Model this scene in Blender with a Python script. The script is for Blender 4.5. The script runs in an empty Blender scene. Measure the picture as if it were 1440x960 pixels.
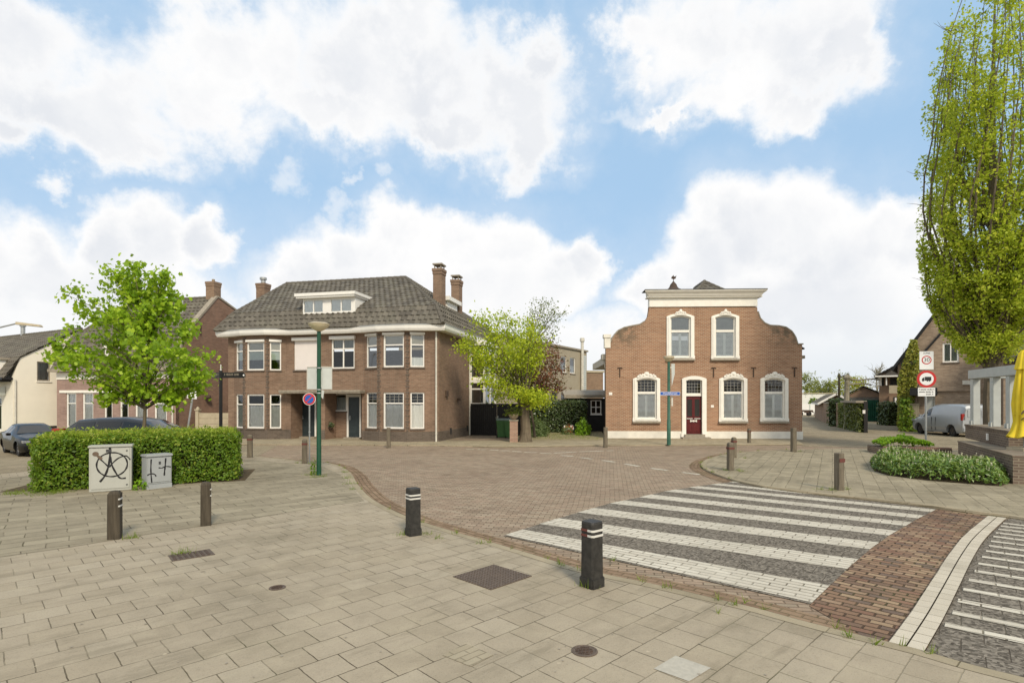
import bpy, bmesh, math, random
import numpy as np
from mathutils import Vector, Matrix
from mathutils.geometry import tessellate_polygon

random.seed(7)
RNG = np.random.default_rng(11)
R = math.radians
SC = bpy.context.scene
COL = SC.collection

# ------------------------------------------------------------------ camera
EYE = 2.05          # height of the lens above the road
FPX = 780.0         # focal length in photo pixels (photo 1440 wide)
HOR = 562.0         # photo row of the horizon
cam_data = bpy.data.cameras.new("camera")
cam = bpy.data.objects.new("camera", cam_data)
COL.objects.link(cam)
cam_data.sensor_fit = 'HORIZONTAL'
cam_data.sensor_width = 36.0
cam_data.lens = 36.0 * FPX / 1440.0
cam_data.shift_y = (HOR - 480.0) / 1440.0
cam_data.clip_start = 0.1
cam_data.clip_end = 2000.0
cam.location = (0, 0, EYE)
cam.rotation_euler = (R(90), 0, 0)
SC.camera = cam

# ------------------------------------------------------------------ exposure
SC.view_settings.view_transform = 'Standard'
SC.view_settings.look = 'None'
SC.view_settings.exposure = 0.3
SC.view_settings.gamma = 1.0
SC.view_settings.use_curve_mapping = False
SC.render.engine = 'CYCLES'
SC.cycles.max_bounces = 6
SC.cycles.transparent_max_bounces = 8
SC.cycles.use_denoising = True

# ------------------------------------------------------------------ sun
SUN_EL, SUN_AZ = R(40), R(160)          # azimuth clockwise from +Y: behind the camera, to the right
sd = bpy.data.lights.new("sun", 'SUN')
sd.energy = 2.5
sd.angle = R(12)
sd.color = (1.0, 0.89, 0.72)
sun = bpy.data.objects.new("sun", sd)
COL.objects.link(sun)
sdir = Vector((math.sin(SUN_AZ) * math.cos(SUN_EL), math.cos(SUN_AZ) * math.cos(SUN_EL), math.sin(SUN_EL)))
sun.rotation_euler = (-sdir).to_track_quat('-Z', 'Y').to_euler()
sun.location = sdir * 60

# ------------------------------------------------------------------ node helper
def node(nt, typ, ins=None, **props):
    n = nt.nodes.new(typ)
    for k, v in props.items():
        setattr(n, k, v)
    if ins:
        for k, v in ins.items():
            sock = n.inputs[k]
            if hasattr(v, 'is_output') or isinstance(v, bpy.types.NodeSocket):
                nt.links.new(v, sock)
            else:
                sock.default_value = v
    return n

def mth(nt, op, a, b=None, c=None, clamp=False):
    n = nt.nodes.new('ShaderNodeMath'); n.operation = op; n.use_clamp = clamp
    for i, v in enumerate((a, b, c)):
        if v is None: continue
        if isinstance(v, bpy.types.NodeSocket): nt.links.new(v, n.inputs[i])
        else: n.inputs[i].default_value = v
    return n.outputs[0]

def vmth(nt, op, a, b=None, c=None):
    n = nt.nodes.new('ShaderNodeVectorMath'); n.operation = op
    for i, v in enumerate((a, b, c)):
        if v is None: continue
        if isinstance(v, bpy.types.NodeSocket): nt.links.new(v, n.inputs[i])
        else: n.inputs[i].default_value = v
    return n.outputs['Value'] if op in ('LENGTH', 'DOT_PRODUCT', 'DISTANCE') else n.outputs[0]

def mixc(nt, fac, a, b, blend='MIX'):
    n = nt.nodes.new('ShaderNodeMix'); n.data_type = 'RGBA'; n.blend_type = blend
    for i, v in ((0, fac), (6, a), (7, b)):
        if isinstance(v, bpy.types.NodeSocket): nt.links.new(v, n.inputs[i])
        else:
            n.inputs[i].default_value = v if i == 0 else (tuple(v) + (1.0,) if len(v) == 3 else v)
    return n.outputs[2]

def smooth(nt, x, lo, hi, a=0.0, b=1.0):
    n = nt.nodes.new('ShaderNodeMapRange'); n.interpolation_type = 'SMOOTHSTEP'
    nt.links.new(x, n.inputs[0])
    for i, v in zip((1, 2, 3, 4), (lo, hi, a, b)): n.inputs[i].default_value = v
    return n.outputs[0]

# ------------------------------------------------------------------ world: sky with cumulus clouds
world = bpy.data.worlds.new("World"); SC.world = world; world.use_nodes = True
nt = world.node_tree; nt.nodes.clear()
sky = node(nt, 'ShaderNodeTexSky', sky_type='NISHITA', sun_disc=False, sun_elevation=SUN_EL,
           sun_rotation=SUN_AZ, air_density=1.0, dust_density=1.0, ozone_density=1.5)
tc = node(nt, 'ShaderNodeTexCoord')
dirv = tc.outputs['Generated']
def fbm(vec, scale, detail=7.0, rough=0.55, dist=0.0):
    return node(nt, 'ShaderNodeTexNoise', {'Vector': vec, 'Scale': scale, 'Detail': detail, 'Roughness': rough, 'Distortion': dist})
wn = fbm(dirv, 6.0, 10.0, 0.60)
w2 = fbm(dirv, 2.2, 4.0, 0.5)
w3 = fbm(dirv, 19.0, 9.0, 0.62)
sep = node(nt, 'ShaderNodeSeparateXYZ', {0: dirv})
x, y, z = sep.outputs
az = mth(nt, 'ARCTAN2', x, y)
el = mth(nt, 'ARCSINE', z)
p0 = node(nt, 'ShaderNodeCombineXYZ', {0: az, 1: el}).outputs[0]
p = p0
for nn_, amp in ((wn, (0.27, 0.24, 0.0)), (w2, (0.10, 0.06, 0.0)), (w3, (0.085, 0.085, 0.0))):
    p = vmth(nt, 'MULTIPLY_ADD', vmth(nt, 'SUBTRACT', nn_.outputs['Color'], (0.5, 0.5, 0.5)), amp, p)
# clouds: centre and half sizes of their billows (photo rows and columns turned into azimuth and elevation), and softness
HIGH = [
 (20,40,140,75),(80,130,130,85),(120,175,80,45),(45,205,50,40),(10,190,90,50),
 (300,50,80,80),(280,125,110,70),(400,90,130,100),(520,80,130,100),(480,150,120,40),(600,110,110,85),(640,165,70,40),
 (705,140,95,75),(730,195,50,50),(770,90,45,50),(590,25,70,60),
 (1000,45,110,90),(1110,55,110,95),(1030,120,110,50),(1110,135,80,42),(1190,60,50,65),(940,150,45,18),(905,55,40,45),
]
LOW = [
 (40,400,120,75),(150,335,55,62),(215,335,62,66),(285,330,45,42),(160,410,170,90),(40,360,60,42),
 (440,385,70,45),(520,350,60,50),(575,325,55,52),(640,345,60,48),(700,345,60,55),(600,410,230,80),(770,390,70,52),(820,368,38,38),
 (1060,325,72,72),(1120,330,80,75),(1000,370,80,62),(1180,370,110,80),(1245,335,60,58),(1300,350,70,60),(930,410,70,42),(1120,430,230,70),
]
pl_ = p0
for nn_, amp in ((wn, (0.20, 0.19, 0.0)), (w2, (0.10, 0.06, 0.0)), (w3, (0.03, 0.03, 0.0))):
    pl_ = vmth(nt, 'MULTIPLY_ADD', vmth(nt, 'SUBTRACT', nn_.outputs['Color'], (0.5, 0.5, 0.5)), amp, pl_)
def field(lst, p):
    f = None
    for (cu, cv, ru, rv) in lst:
        d0 = Vector(((cu - 720) / FPX, 1.0, (HOR - cv) / FPX)); hyp = math.hypot(d0.x, 1.0)
        a0, e0 = math.atan2(d0.x, 1.0), math.atan2(d0.z, hyp)
        ra = ru / FPX / (hyp * hyp); re = rv / FPX / hyp * math.cos(e0) ** 2
        ln = vmth(nt, 'LENGTH', vmth(nt, 'MULTIPLY_ADD', p, (1 / ra, 1 / re, 0), (-a0 / ra, -e0 / re, 0)))
        f = ln if f is None else mth(nt, 'SMOOTH_MIN', f, ln, 0.22)
    return f
fh, fl_ = field(HIGH, p), field(LOW, pl_)
fd = fbm(dirv, 9.0, 9.0, 0.62, 0.4)
fdc = mth(nt, 'SUBTRACT', fd.outputs[0], 0.5)
fh = mth(nt, 'MULTIPLY_ADD', fdc, 1.5, fh); fl_ = mth(nt, 'MULTIPLY_ADD', fdc, 0.32, fl_)
fp_ = mth(nt, 'MULTIPLY_ADD', fdc, 1.6, field([(420,246,24,20),(560,240,18,16),(487,292,16,16),(500,250,12,11),(900,150,60,20)], p))
mask = mth(nt, 'MAXIMUM', smooth(nt, fh, 1.62, 0.50), smooth(nt, fl_, 1.40, 0.72))
mask = mth(nt, 'MAXIMUM', mask, smooth(nt, fp_, 1.8, 0.1, 0.0, 0.5))
f = mth(nt, 'MINIMUM', fh, fl_)
edge = smooth(nt, f, 2.1, 0.9, 0.0, 0.24)           # thin veil round the clouds
vn = fbm(dirv, 3.2, 6.0, 0.6, 0.6)
edge = mth(nt, 'MULTIPLY', edge, smooth(nt, vn.outputs[0], 0.30, 0.62, 0.35, 1.0))
mask = mth(nt, 'MAXIMUM', mask, edge)
lowp = node(nt, 'ShaderNodeSeparateXYZ', {0: p}).outputs[1]
low = smooth(nt, lowp, 0.22, 0.10)                  # cloud bank near the horizon
mask = mth(nt, 'MAXIMUM', mask, low)
behind = smooth(nt, mth(nt, 'ABSOLUTE', az), 0.85, 1.1)   # the rest of the sky, out of the photograph
bn = fbm(dirv, 2.6, 7.0, 0.55, 0.3)
bm_ = mth(nt, 'MULTIPLY', behind, smooth(nt, bn.outputs[0], 0.40, 0.56))
mask = mth(nt, 'MAXIMUM', mask, bm_)
up = smooth(nt, el, 0.75, 0.95)
mask = mth(nt, 'MAXIMUM', mask, mth(nt, 'MULTIPLY', up, smooth(nt, bn.outputs[0], 0.40, 0.56)))
# cloud shade: white billows, slightly blue grey undersides and hollows
gn = fbm(dirv, 3.4, 8.0, 0.58, 0.3)
gs = smooth(nt, gn.outputs[0], 0.34, 0.64)
core = smooth(nt, f, 0.92, 0.2)
g2 = smooth(nt, wn.outputs[0], 0.42, 0.62)
grey = mth(nt, 'MULTIPLY', mth(nt, 'MULTIPLY_ADD', gs, 0.75, mth(nt, 'MULTIPLY', g2, 0.35)), core, clamp=True)
ccol = mixc(nt, grey, (8.3, 8.25, 8.2), (6.55, 6.75, 7.1))
hz = smooth(nt, el, 0.17, 0.02)
ccol = mixc(nt, mth(nt, 'MULTIPLY', hz, mth(nt, 'MULTIPLY_ADD', gs, 0.6, 0.35)), ccol, (6.5, 6.9, 7.25))
blue = mixc(nt, 0.88, sky.outputs[0], (3.5, 5.25, 7.25))
skyc = mixc(nt, mask, blue, ccol)
bg = node(nt, 'ShaderNodeBackground', {'Color': skyc, 'Strength': 0.1})
out = node(nt, 'ShaderNodeOutputWorld', {'Surface': bg.outputs[0]})
world.cycles.sampling_method = 'MANUAL'
world.cycles.sample_map_resolution = 512

# ------------------------------------------------------------------ photo column/row to a place
def G(u, v, z=0.0):
    d = FPX * (EYE - z) / (v - HOR)
    return Vector(((u - 720) / FPX * d, d, z))
def P(u, v, d):
    return Vector(((u - 720) / FPX * d, d, EYE + (HOR - v) / FPX * d))

class Fr:
    """A building's own axes: x along its front, y into it."""
    def __init__(s, o, ang):
        s.o = Vector((o[0], o[1])); s.a = ang
        s.ex = Vector((math.cos(ang), math.sin(ang))); s.ey = Vector((-math.sin(ang), math.cos(ang)))
    def px(s, u, v, y=0.0):
        a, b = (u - 720) / FPX, (HOR - v) / FPX
        t = (y + s.o.dot(s.ey)) / (a * s.ey.x + s.ey.y)
        q = Vector((t * a, t)) - s.o
        return q.dot(s.ex), EYE + t * b
    def x(s, u, y=0.0): return s.px(u, HOR, y)[0]
    def z(s, u, v, y=0.0): return s.px(u, v, y)[1]

# ------------------------------------------------------------------ mesh builder
class MB:
    def __init__(s, M=None):
        s.v = []; s.f = []; s.m = []; s.uv = {}; s.M = M
    def add(s, vs, fs, m=0, uvs=None):
        o = len(s.v)
        if s.M is not None:
            s.v += [tuple(s.M @ Vector(v)) for v in vs]
        else:
            s.v += [tuple(v) for v in vs]
        for i, fc in enumerate(fs):
            if uvs: s.uv[len(s.f)] = uvs[i]
            s.f.append(tuple(o + k for k in fc)); s.m.append(m)
        return s
    def box(s, x0, y0, z0, x1, y1, z1, m=0):
        vs = [(x0,y0,z0),(x1,y0,z0),(x1,y1,z0),(x0,y1,z0),(x0,y0,z1),(x1,y0,z1),(x1,y1,z1),(x0,y1,z1)]
        return s.add(vs, [(0,3,2,1),(4,5,6,7),(0,1,5,4),(1,2,6,5),(2,3,7,6),(3,0,4,7)], m)
    def prism(s, pts, z0, z1, m=0):
        """Plan outline raised from z0 to z1."""
        n = len(pts)
        tri = tessellate_polygon([[Vector((p[0], p[1], 0)) for p in pts]])
        vs = [(p[0], p[1], z1) for p in pts] + [(p[0], p[1], z0) for p in pts]
        fs = []
        for t in tri:
            a, b, c = (Vector(pts[i][:2]) for i in t)
            if (b - a).cross(c - a) < 0: t = t[::-1]
            fs += [tuple(t), tuple(n + i for i in t[::-1])]
        area = sum(pts[i][0] * pts[(i+1) % n][1] - pts[(i+1) % n][0] * pts[i][1] for i in range(n))
        for i in range(n):
            j = (i + 1) % n
            fs.append((i, n+i, n+j, j) if area > 0 else (j, n+j, n+i, i))
        return s.add(vs, fs, m)
    def panel(s, outline, holes=(), t=0.25, y=0.0, m=0):
        """An upright wall: outline and openings in (x, z), front face at y, thickness t."""
        loops = [list(outline)] + [list(h) for h in holes]
        allp = [p for l in loops for p in l]; n = len(allp)
        tri = tessellate_polygon([[Vector((p[0], p[1], 0)) for p in l] for l in loops])
        vs = [(p[0], y, p[1]) for p in allp] + [(p[0], y + t, p[1]) for p in allp]
        fs = []
        for tr in tri:
            a, b, c = (Vector(allp[i][:2]) for i in tr)
            if (b - a).cross(c - a) < 0: tr = tr[::-1]
            fs += [tuple(tr), tuple(n + i for i in tr[::-1])]
        o = 0
        for l in loops:
            k = len(l)
            for i in range(k):
                a, b = o + i, o + (i + 1) % k
                fs.append((a, b, n + b, n + a))
            o += k
        return s.add(vs, fs, m)
    def tube(s, pts, rad, n=8, caps=True, m=0):
        pts = [Vector(p) for p in pts]
        if not hasattr(rad, '__len__'): rad = [rad] * len(pts)
        vs, fs = [], []
        up = None
        for i, q in enumerate(pts):
            d = (pts[min(i+1, len(pts)-1)] - pts[max(i-1, 0)])
            d = d.normalized() if d.length > 1e-9 else Vector((0, 0, 1))
            if up is None:
                up = Vector((1, 0, 0)) if abs(d.x) < 0.9 else Vector((0, 1, 0))
            a = (up - d * up.dot(d)).normalized(); up = a; b = d.cross(a)
            for k in range(n):
                an = 2 * math.pi * (k + .5) / n
                vs.append(q + (a * math.cos(an) + b * math.sin(an)) * rad[i])
        for i in range(len(pts) - 1):
            for k in range(n):
                k2 = (k + 1) % n
                fs.append((i*n+k, i*n+k2, (i+1)*n+k2, (i+1)*n+k))
        if caps:
            fs.append(tuple(range(n))[::-1]); fs.append(tuple((len(pts)-1)*n + k for k in range(n)))
        return s.add(vs, fs, m)
    def lathe(s, prof, n=20, c=(0, 0, 0), m=0, cap=True):
        vs, fs = [], []
        for (r, z) in prof:
            for k in range(n):
                an = 2 * math.pi * k / n
                vs.append((c[0] + r * math.cos(an), c[1] + r * math.sin(an), c[2] + z))
        for i in range(len(prof) - 1):
            for k in range(n):
                k2 = (k + 1) % n
                fs.append((i*n+k, i*n+k2, (i+1)*n+k2, (i+1)*n+k))
        if cap:
            fs.append(tuple(range(n))[::-1]); fs.append(tuple((len(prof)-1)*n + k for k in range(n)))
        return s.add(vs, fs, m)
    def sweep(s, path, prof, m=0, closed=False):
        """Profile of (outward offset, z) carried along a plan path; outward is to the right of travel."""
        pts = [Vector(p[:2]) for p in path]; n = len(pts); k = len(prof)
        vs, fs = [], []
        for i, q in enumerate(pts):
            d1 = (q - pts[i-1]) if (i > 0 or closed) else None
            d2 = (pts[(i+1) % n] - q) if (i < n-1 or closed) else None
            if d1 is None: d1 = d2
            if d2 is None: d2 = d1
            d1 = d1.normalized(); d2 = d2.normalized()
            n1 = Vector((d1.y, -d1.x)); n2 = Vector((d2.y, -d2.x))
            mt = n1 + n2; mt = mt / max(0.35, mt.dot(n1))
            for (o, zz) in prof: vs.append((q.x + mt.x * o, q.y + mt.y * o, zz))
        for i in range(n if closed else n - 1):
            j = (i + 1) % n
            for a in range(k):
                b = (a + 1) % k
                fs.append((i*k+a, i*k+b, j*k+b, j*k+a))
        if not closed:
            fs.append(tuple(range(k))[::-1]); fs.append(tuple((n-1)*k + a for a in range(k)))
        return s.add(vs, fs, m)
    def build(s, name, mats, parent=None, smooth=False, bevel=0.0, recalc=True, angle=35):
        me = bpy.data.meshes.new(name)
        me.from_pydata(s.v, [], s.f)
        if not isinstance(mats, (list, tuple)): mats = [mats]
        for m in mats: me.materials.append(m)
        if len(mats) > 1: me.polygons.foreach_set('material_index', s.m)
        if s.uv:
            ul = me.uv_layers.new(name='UVMap')
            for pi, uvs in s.uv.items():
                for li, c in zip(me.polygons[pi].loop_indices, uvs): ul.data[li].uv = c
        if recalc or bevel:
            b = bmesh.new(); b.from_mesh(me)
            if bevel:
                bmesh.ops.remove_doubles(b, verts=b.verts, dist=1e-5)
                es = [e for e in b.edges if len(e.link_faces) == 2 and e.calc_face_angle(0) > 0.6]
                bmesh.ops.bevel(b, geom=es, offset=bevel, segments=2, affect='EDGES', clamp_overlap=True)
            if recalc: bmesh.ops.recalc_face_normals(b, faces=b.faces)
            b.to_mesh(me); b.free()
        if smooth:
            me.polygons.foreach_set('use_smooth', [True] * len(me.polygons))
            me.set_sharp_from_angle(angle=R(angle))
        o = bpy.data.objects.new(name, me); COL.objects.link(o)
        if parent is not None: o.parent = parent
        return o

def thing(name, label, cat, loc=(0, 0, 0), rz=0.0, group=None):
    o = bpy.data.objects.new(name, None); COL.objects.link(o)
    o.location = loc; o.rotation_euler = (0, 0, rz); o.empty_display_size = 0.2
    o['label'] = label; o['category'] = cat
    if group: o['group'] = group
    return o
def tag(o, label, cat, group=None):
    o['label'] = label; o['category'] = cat
    if group: o['group'] = group
    return o
def kind(o, k, label=None):
    o['kind'] = k
    if label: o['label'] = label
    return o
def copy_thing(root, loc, rz, label, group=None):
    r = root.copy(); COL.objects.link(r); r.location = loc; r.rotation_euler = (0, 0, rz); r['label'] = label
    if group: r['group'] = group
    for ch in list(root.children):
        c = ch.copy(); COL.objects.link(c); c.parent = r
        for g in list(ch.children):
            d = g.copy(); COL.objects.link(d); d.parent = c
    return r
def T(x=0, y=0, z=0, rz=0.0): return Matrix.Translation((x, y, z)) @ Matrix.Rotation(rz, 4, 'Z')

def text(name, body, size, mat, parent, M, depth=0.002, align='CENTER', sx=1.0):
    cu = bpy.data.curves.new(name, 'FONT'); cu.body = body; cu.size = size; cu.align_x = align; cu.align_y = 'CENTER'; cu.extrude = depth
    ob = bpy.data.objects.new(name, cu); COL.objects.link(ob)
    dg = bpy.context.evaluated_depsgraph_get()
    me = bpy.data.meshes.new_from_object(ob.evaluated_get(dg))
    bpy.data.objects.remove(ob); bpy.data.curves.remove(cu)
    me.transform(M @ Matrix.Rotation(R(90), 4, 'X') @ Matrix.Diagonal((sx, 1, 1, 1)))
    me.materials.clear(); me.materials.append(mat)
    o = bpy.data.objects.new(name, me); COL.objects.link(o); o.parent = parent
    return o
# ------------------------------------------------------------------ materials
def new_mat(name):
    m = bpy.data.materials.new(name); m.use_nodes = True
    nt = m.node_tree; b = nt.nodes['Principled BSDF']
    return m, nt, b
def c4(c): return (c[0], c[1], c[2], 1.0)
def objco(nt): return node(nt, 'ShaderNodeTexCoord').outputs['Object']
def noise(nt, vec, scale, detail=4.0, rough=0.6):
    return node(nt, 'ShaderNodeTexNoise', {'Vector': vec, 'Scale': scale, 'Detail': detail, 'Roughness': rough}).outputs[0]
def bump(nt, b, h, strength=0.4, dist=0.01):
    n = node(nt, 'ShaderNodeBump', {'Height': h, 'Strength': strength, 'Distance': dist})
    nt.links.new(n.outputs[0], b.inputs['Normal'])

def plain(name, col, rough=0.6, metal=0.0, var=0.12, scale=6.0, grime=0.25, spec=0.4, bumpy=0.0, coat=0.0):
    """Painted or cast surface with uneven tone and a little grime."""
    m, nt, b = new_mat(name)
    co = objco(nt)
    n1 = noise(nt, co, scale, 5.0); n2 = noise(nt, co, scale * 0.23, 3.0)
    lo = tuple(c * (1 - var) for c in col); hi = tuple(min(1, c * (1 + var)) for c in col)
    c = mixc(nt, smooth(nt, n1, 0.3, 0.7), lo, hi)
    if grime:
        g = mth(nt, 'MULTIPLY', smooth(nt, n2, 0.52, 0.75), grime)
        c = mixc(nt, g, c, tuple(k * 0.55 for k in col))
    nt.links.new(c, b.inputs['Base Color'])
    b.inputs['Roughness'].default_value = rough; b.inputs['Metallic'].default_value = metal
    b.inputs['Specular IOR Level'].default_value = spec
    if coat: b.inputs['Coat Weight'].default_value = coat; b.inputs['Coat Roughness'].default_value = 0.04
    if bumpy: bump(nt, b, n1, bumpy, 0.01)
    return m

def wall_brick(name, c1, c2, mortar, w=0.22, h=0.066, ms=0.011, dirt=0.3, patch=0.2, moss=None, stretch=1.0):
    m, nt, b = new_mat(name)
    co = objco(nt)
    s = node(nt, 'ShaderNodeSeparateXYZ', {0: co}).outputs
    v = node(nt, 'ShaderNodeCombineXYZ', {0: mth(nt, 'ADD', s[0], s[1]), 1: s[2]}).outputs[0]
    br = node(nt, 'ShaderNodeTexBrick', {'Vector': v, 'Color1': c4(c1), 'Color2': c4(c2), 'Mortar': c4(mortar), 'Scale': 1.0,
              'Mortar Size': ms, 'Mortar Smooth': 0.2, 'Bias': 0.0, 'Brick Width': w, 'Row Height': h})
    cell = node(nt, 'ShaderNodeCombineXYZ', {0: mth(nt, 'FLOOR', mth(nt, 'DIVIDE', node(nt, 'ShaderNodeSeparateXYZ', {0: v}).outputs[0], w * 3.3)),
                                              1: mth(nt, 'FLOOR', mth(nt, 'DIVIDE', s[2], h))}).outputs[0]
    wn = node(nt, 'ShaderNodeTexWhiteNoise', {'Vector': cell}).outputs[0]
    c = mixc(nt, mth(nt, 'MULTIPLY', wn, 0.22), br.outputs[0], tuple(k * 0.5 for k in c1))
    n1 = noise(nt, co, 0.9, 6.0, 0.62); n2 = noise(nt, co, 0.28, 4.0)
    n3 = noise(nt, vmth(nt, 'MULTIPLY', co, (2.5, 2.5, 0.35)), 1.0, 5.0)     # rain streaks
    c = mixc(nt, mth(nt, 'MULTIPLY', smooth(nt, n1, 0.48, 0.72), dirt), c, tuple(k * 0.42 for k in c2))
    c = mixc(nt, mth(nt, 'MULTIPLY', smooth(nt, n2, 0.5, 0.7), patch), c, tuple(min(1, k * 1.35) for k in c1))
    c = mixc(nt, mth(nt, 'MULTIPLY', smooth(nt, n3, 0.52, 0.7), dirt * 0.7), c, tuple(k * 0.5 for k in mortar))
    if moss:
        zc = smooth(nt, s[2], moss[1], moss[2])
        zc = mth(nt, 'MULTIPLY', zc, smooth(nt, mth(nt, 'ABSOLUTE', mth(nt, 'SUBTRACT', s[0], moss[3])), moss[4], moss[5]))
        k = mth(nt, 'MULTIPLY', zc, smooth(nt, noise(nt, co, 2.2, 6.0, 0.7), 0.40, 0.60))
        c = mixc(nt, mth(nt, 'MULTIPLY', k, 0.85), c, moss[0])
    nt.links.new(c, b.inputs['Base Color'])
    b.inputs['Roughness'].default_value = 0.9; b.inputs['Specular IOR Level'].default_value = 0.2
    bump(nt, b, mth(nt, 'ADD', br.outputs['Fac'], mth(nt, 'MULTIPLY', n1, -0.4)), -0.4, 0.008)
    return m

def paving(name, w, h, rot, c1, c2, joint, js=0.006, off=0.5, freq=2, dirt=0.35, light=0.2, moss=0.25, wob=0.01, speck=0.25, uv=False, bstr=0.5, squash=1.0, dirtc=None, mossc=(0.10, 0.12, 0.04), jvar=0.6, ramp=None, fs=90.0, spots=0.0, peb=None):
    """Bricks or slabs laid on the ground, with uneven joints, stains, dust and a little moss."""
    m, nt, b = new_mat(name)
    co = node(nt, 'ShaderNodeTexCoord').outputs['UV' if uv else 'Object']
    mp = node(nt, 'ShaderNodeMapping', {'Vector': co, 'Rotation': (0, 0, rot)}).outputs[0]
    wv = node(nt, 'ShaderNodeTexNoise', {'Vector': mp, 'Scale': 1.6, 'Detail': 3.0}).outputs['Color']
    mp2 = vmth(nt, 'MULTIPLY_ADD', vmth(nt, 'SUBTRACT', wv, (0.5, 0.5, 0.5)), (wob * 2, wob * 2, 0), mp)
    nz = node(nt, 'ShaderNodeTexNoise', {'Vector': mp, 'Scale': 14.0, 'Detail': 3.0}).outputs['Color']
    mp2 = vmth(nt, 'MULTIPLY_ADD', vmth(nt, 'SUBTRACT', nz, (0.5, 0.5, 0.5)), (wob * .7, wob * .7, 0), mp2)
    br = node(nt, 'ShaderNodeTexBrick', {'Vector': mp2, 'Color1': c4(c1), 'Color2': c4(c2), 'Mortar': c4(joint), 'Scale': 1.0,
              'Mortar Size': js, 'Mortar Smooth': 0.35, 'Bias': -0.1, 'Brick Width': w, 'Row Height': h}, offset=off, offset_frequency=freq)
    fac = br.outputs['Fac']
    # joints are dark in some stretches and dusty in others
    jn = smooth(nt, noise(nt, co, 1.1, 4.0), 0.38, 0.62)
    base = mixc(nt, 0.5, c1, c2)
    nz2 = br.outputs['Color']
    if ramp:
        br.inputs['Color1'].default_value = (0, 0, 0, 1); br.inputs['Color2'].default_value = (1, 1, 1, 1); br.inputs['Mortar'].default_value = (.5, .5, .5, 1)
        rp = node(nt, 'ShaderNodeValToRGB', {0: br.outputs['Color']}); rp.color_ramp.interpolation = 'CONSTANT'
        el_ = rp.color_ramp.elements
        while len(el_) < len(ramp): el_.new(0.5)
        for i_, cc in enumerate(ramp): el_[i_].position = i_ / len(ramp); el_[i_].color = c4(cc)
        nz2 = mixc(nt, fac, rp.outputs[0], joint)
    c = mixc(nt, mth(nt, 'MULTIPLY', mth(nt, 'MULTIPLY', fac, jn), jvar), nz2, base)
    big = noise(nt, co, 0.45, 6.0, 0.62); mid = noise(nt, co, 2.6, 6.0, 0.65); fine = noise(nt, co, fs, 3.0, 0.7); fin2 = noise(nt, co, 28.0, 5.0, 0.75)
    dc = dirtc or tuple(k * 0.5 for k in c2)
    c = mixc(nt, mth(nt, 'MULTIPLY', smooth(nt, big, 0.45, 0.7), dirt), c, dc)
    c = mixc(nt, mth(nt, 'MULTIPLY', smooth(nt, mid, 0.5, 0.75), dirt * 0.7), c, dc)
    c = mixc(nt, mth(nt, 'MULTIPLY', smooth(nt, mid, 0.5, 0.3), light), c, tuple(min(1, k * 1.25) for k in c1))
    c = mixc(nt, mth(nt, 'MULTIPLY', smooth(nt, fine, 0.5, 0.72), speck), c, tuple(k * 0.45 for k in c2))
    c = mixc(nt, mth(nt, 'MULTIPLY', smooth(nt, fin2, 0.52, 0.75), speck * 0.8), c, tuple(min(1, k * 1.3) for k in c1))
    if peb:         # pebbles showing in the slab faces
        vp = node(nt, 'ShaderNodeTexVoronoi', {'Vector': co, 'Scale': peb[0]})
        rnd_ = node(nt, 'ShaderNodeSeparateXYZ', {0: vp.outputs['Color']}).outputs[0]
        pc = mixc(nt, rnd_, peb[1], peb[2])
        c = mixc(nt, mth(nt, 'MULTIPLY', mth(nt, 'SUBTRACT', 1.0, fac), 0.8), c, pc)
    if spots:       # trodden gum, drips and pale scuffs
        for sc_, th_, col_, k_ in ((1.7, .030, tuple(q * .42 for q in c2), spots), (2.6, .016, tuple(min(1, q * 1.7) for q in c1), spots * .8)):
            vo = node(nt, 'ShaderNodeTexVoronoi', {'Vector': vmth(nt, 'MULTIPLY_ADD', nz, (.05, .05, 0), co), 'Scale': sc_})
            c = mixc(nt, mth(nt, 'MULTIPLY', smooth(nt, vo.outputs['Distance'], th_ * sc_ * 1.3, th_ * sc_ * .6), k_), c, col_)
        st_ = noise(nt, vmth(nt, 'MULTIPLY', mp, (.5, 2.6, 1)), 1.1, 7.0, 0.7)
        c = mixc(nt, mth(nt, 'MULTIPLY', smooth(nt, st_, 0.52, 0.66), spots * .75), c, tuple(q * .62 for q in c2))
        c = mixc(nt, mth(nt, 'MULTIPLY', smooth(nt, st_, 0.46, 0.33), spots * .5), c, tuple(min(1, q * 1.22) for q in c1))
    gr = mth(nt, 'MULTIPLY', smooth(nt, noise(nt, co, 0.8, 5.0), 0.5, 0.68), mth(nt, 'ADD', mth(nt, 'MULTIPLY', fac, 0.9), 0.12))
    c = mixc(nt, mth(nt, 'MULTIPLY', gr, moss), c, mossc)
    nt.links.new(c, b.inputs['Base Color'])
    b.inputs['Roughness'].default_value = 0.9; b.inputs['Specular IOR Level'].default_value = 0.08
    hgt = mth(nt, 'SUBTRACT', mth(nt, 'ADD', mth(nt, 'MULTIPLY', fin2, 0.3), mth(nt, 'MULTIPLY', mid, 0.5)), fac)
    bump(nt, b, hgt, bstr, 0.012)
    return m

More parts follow.
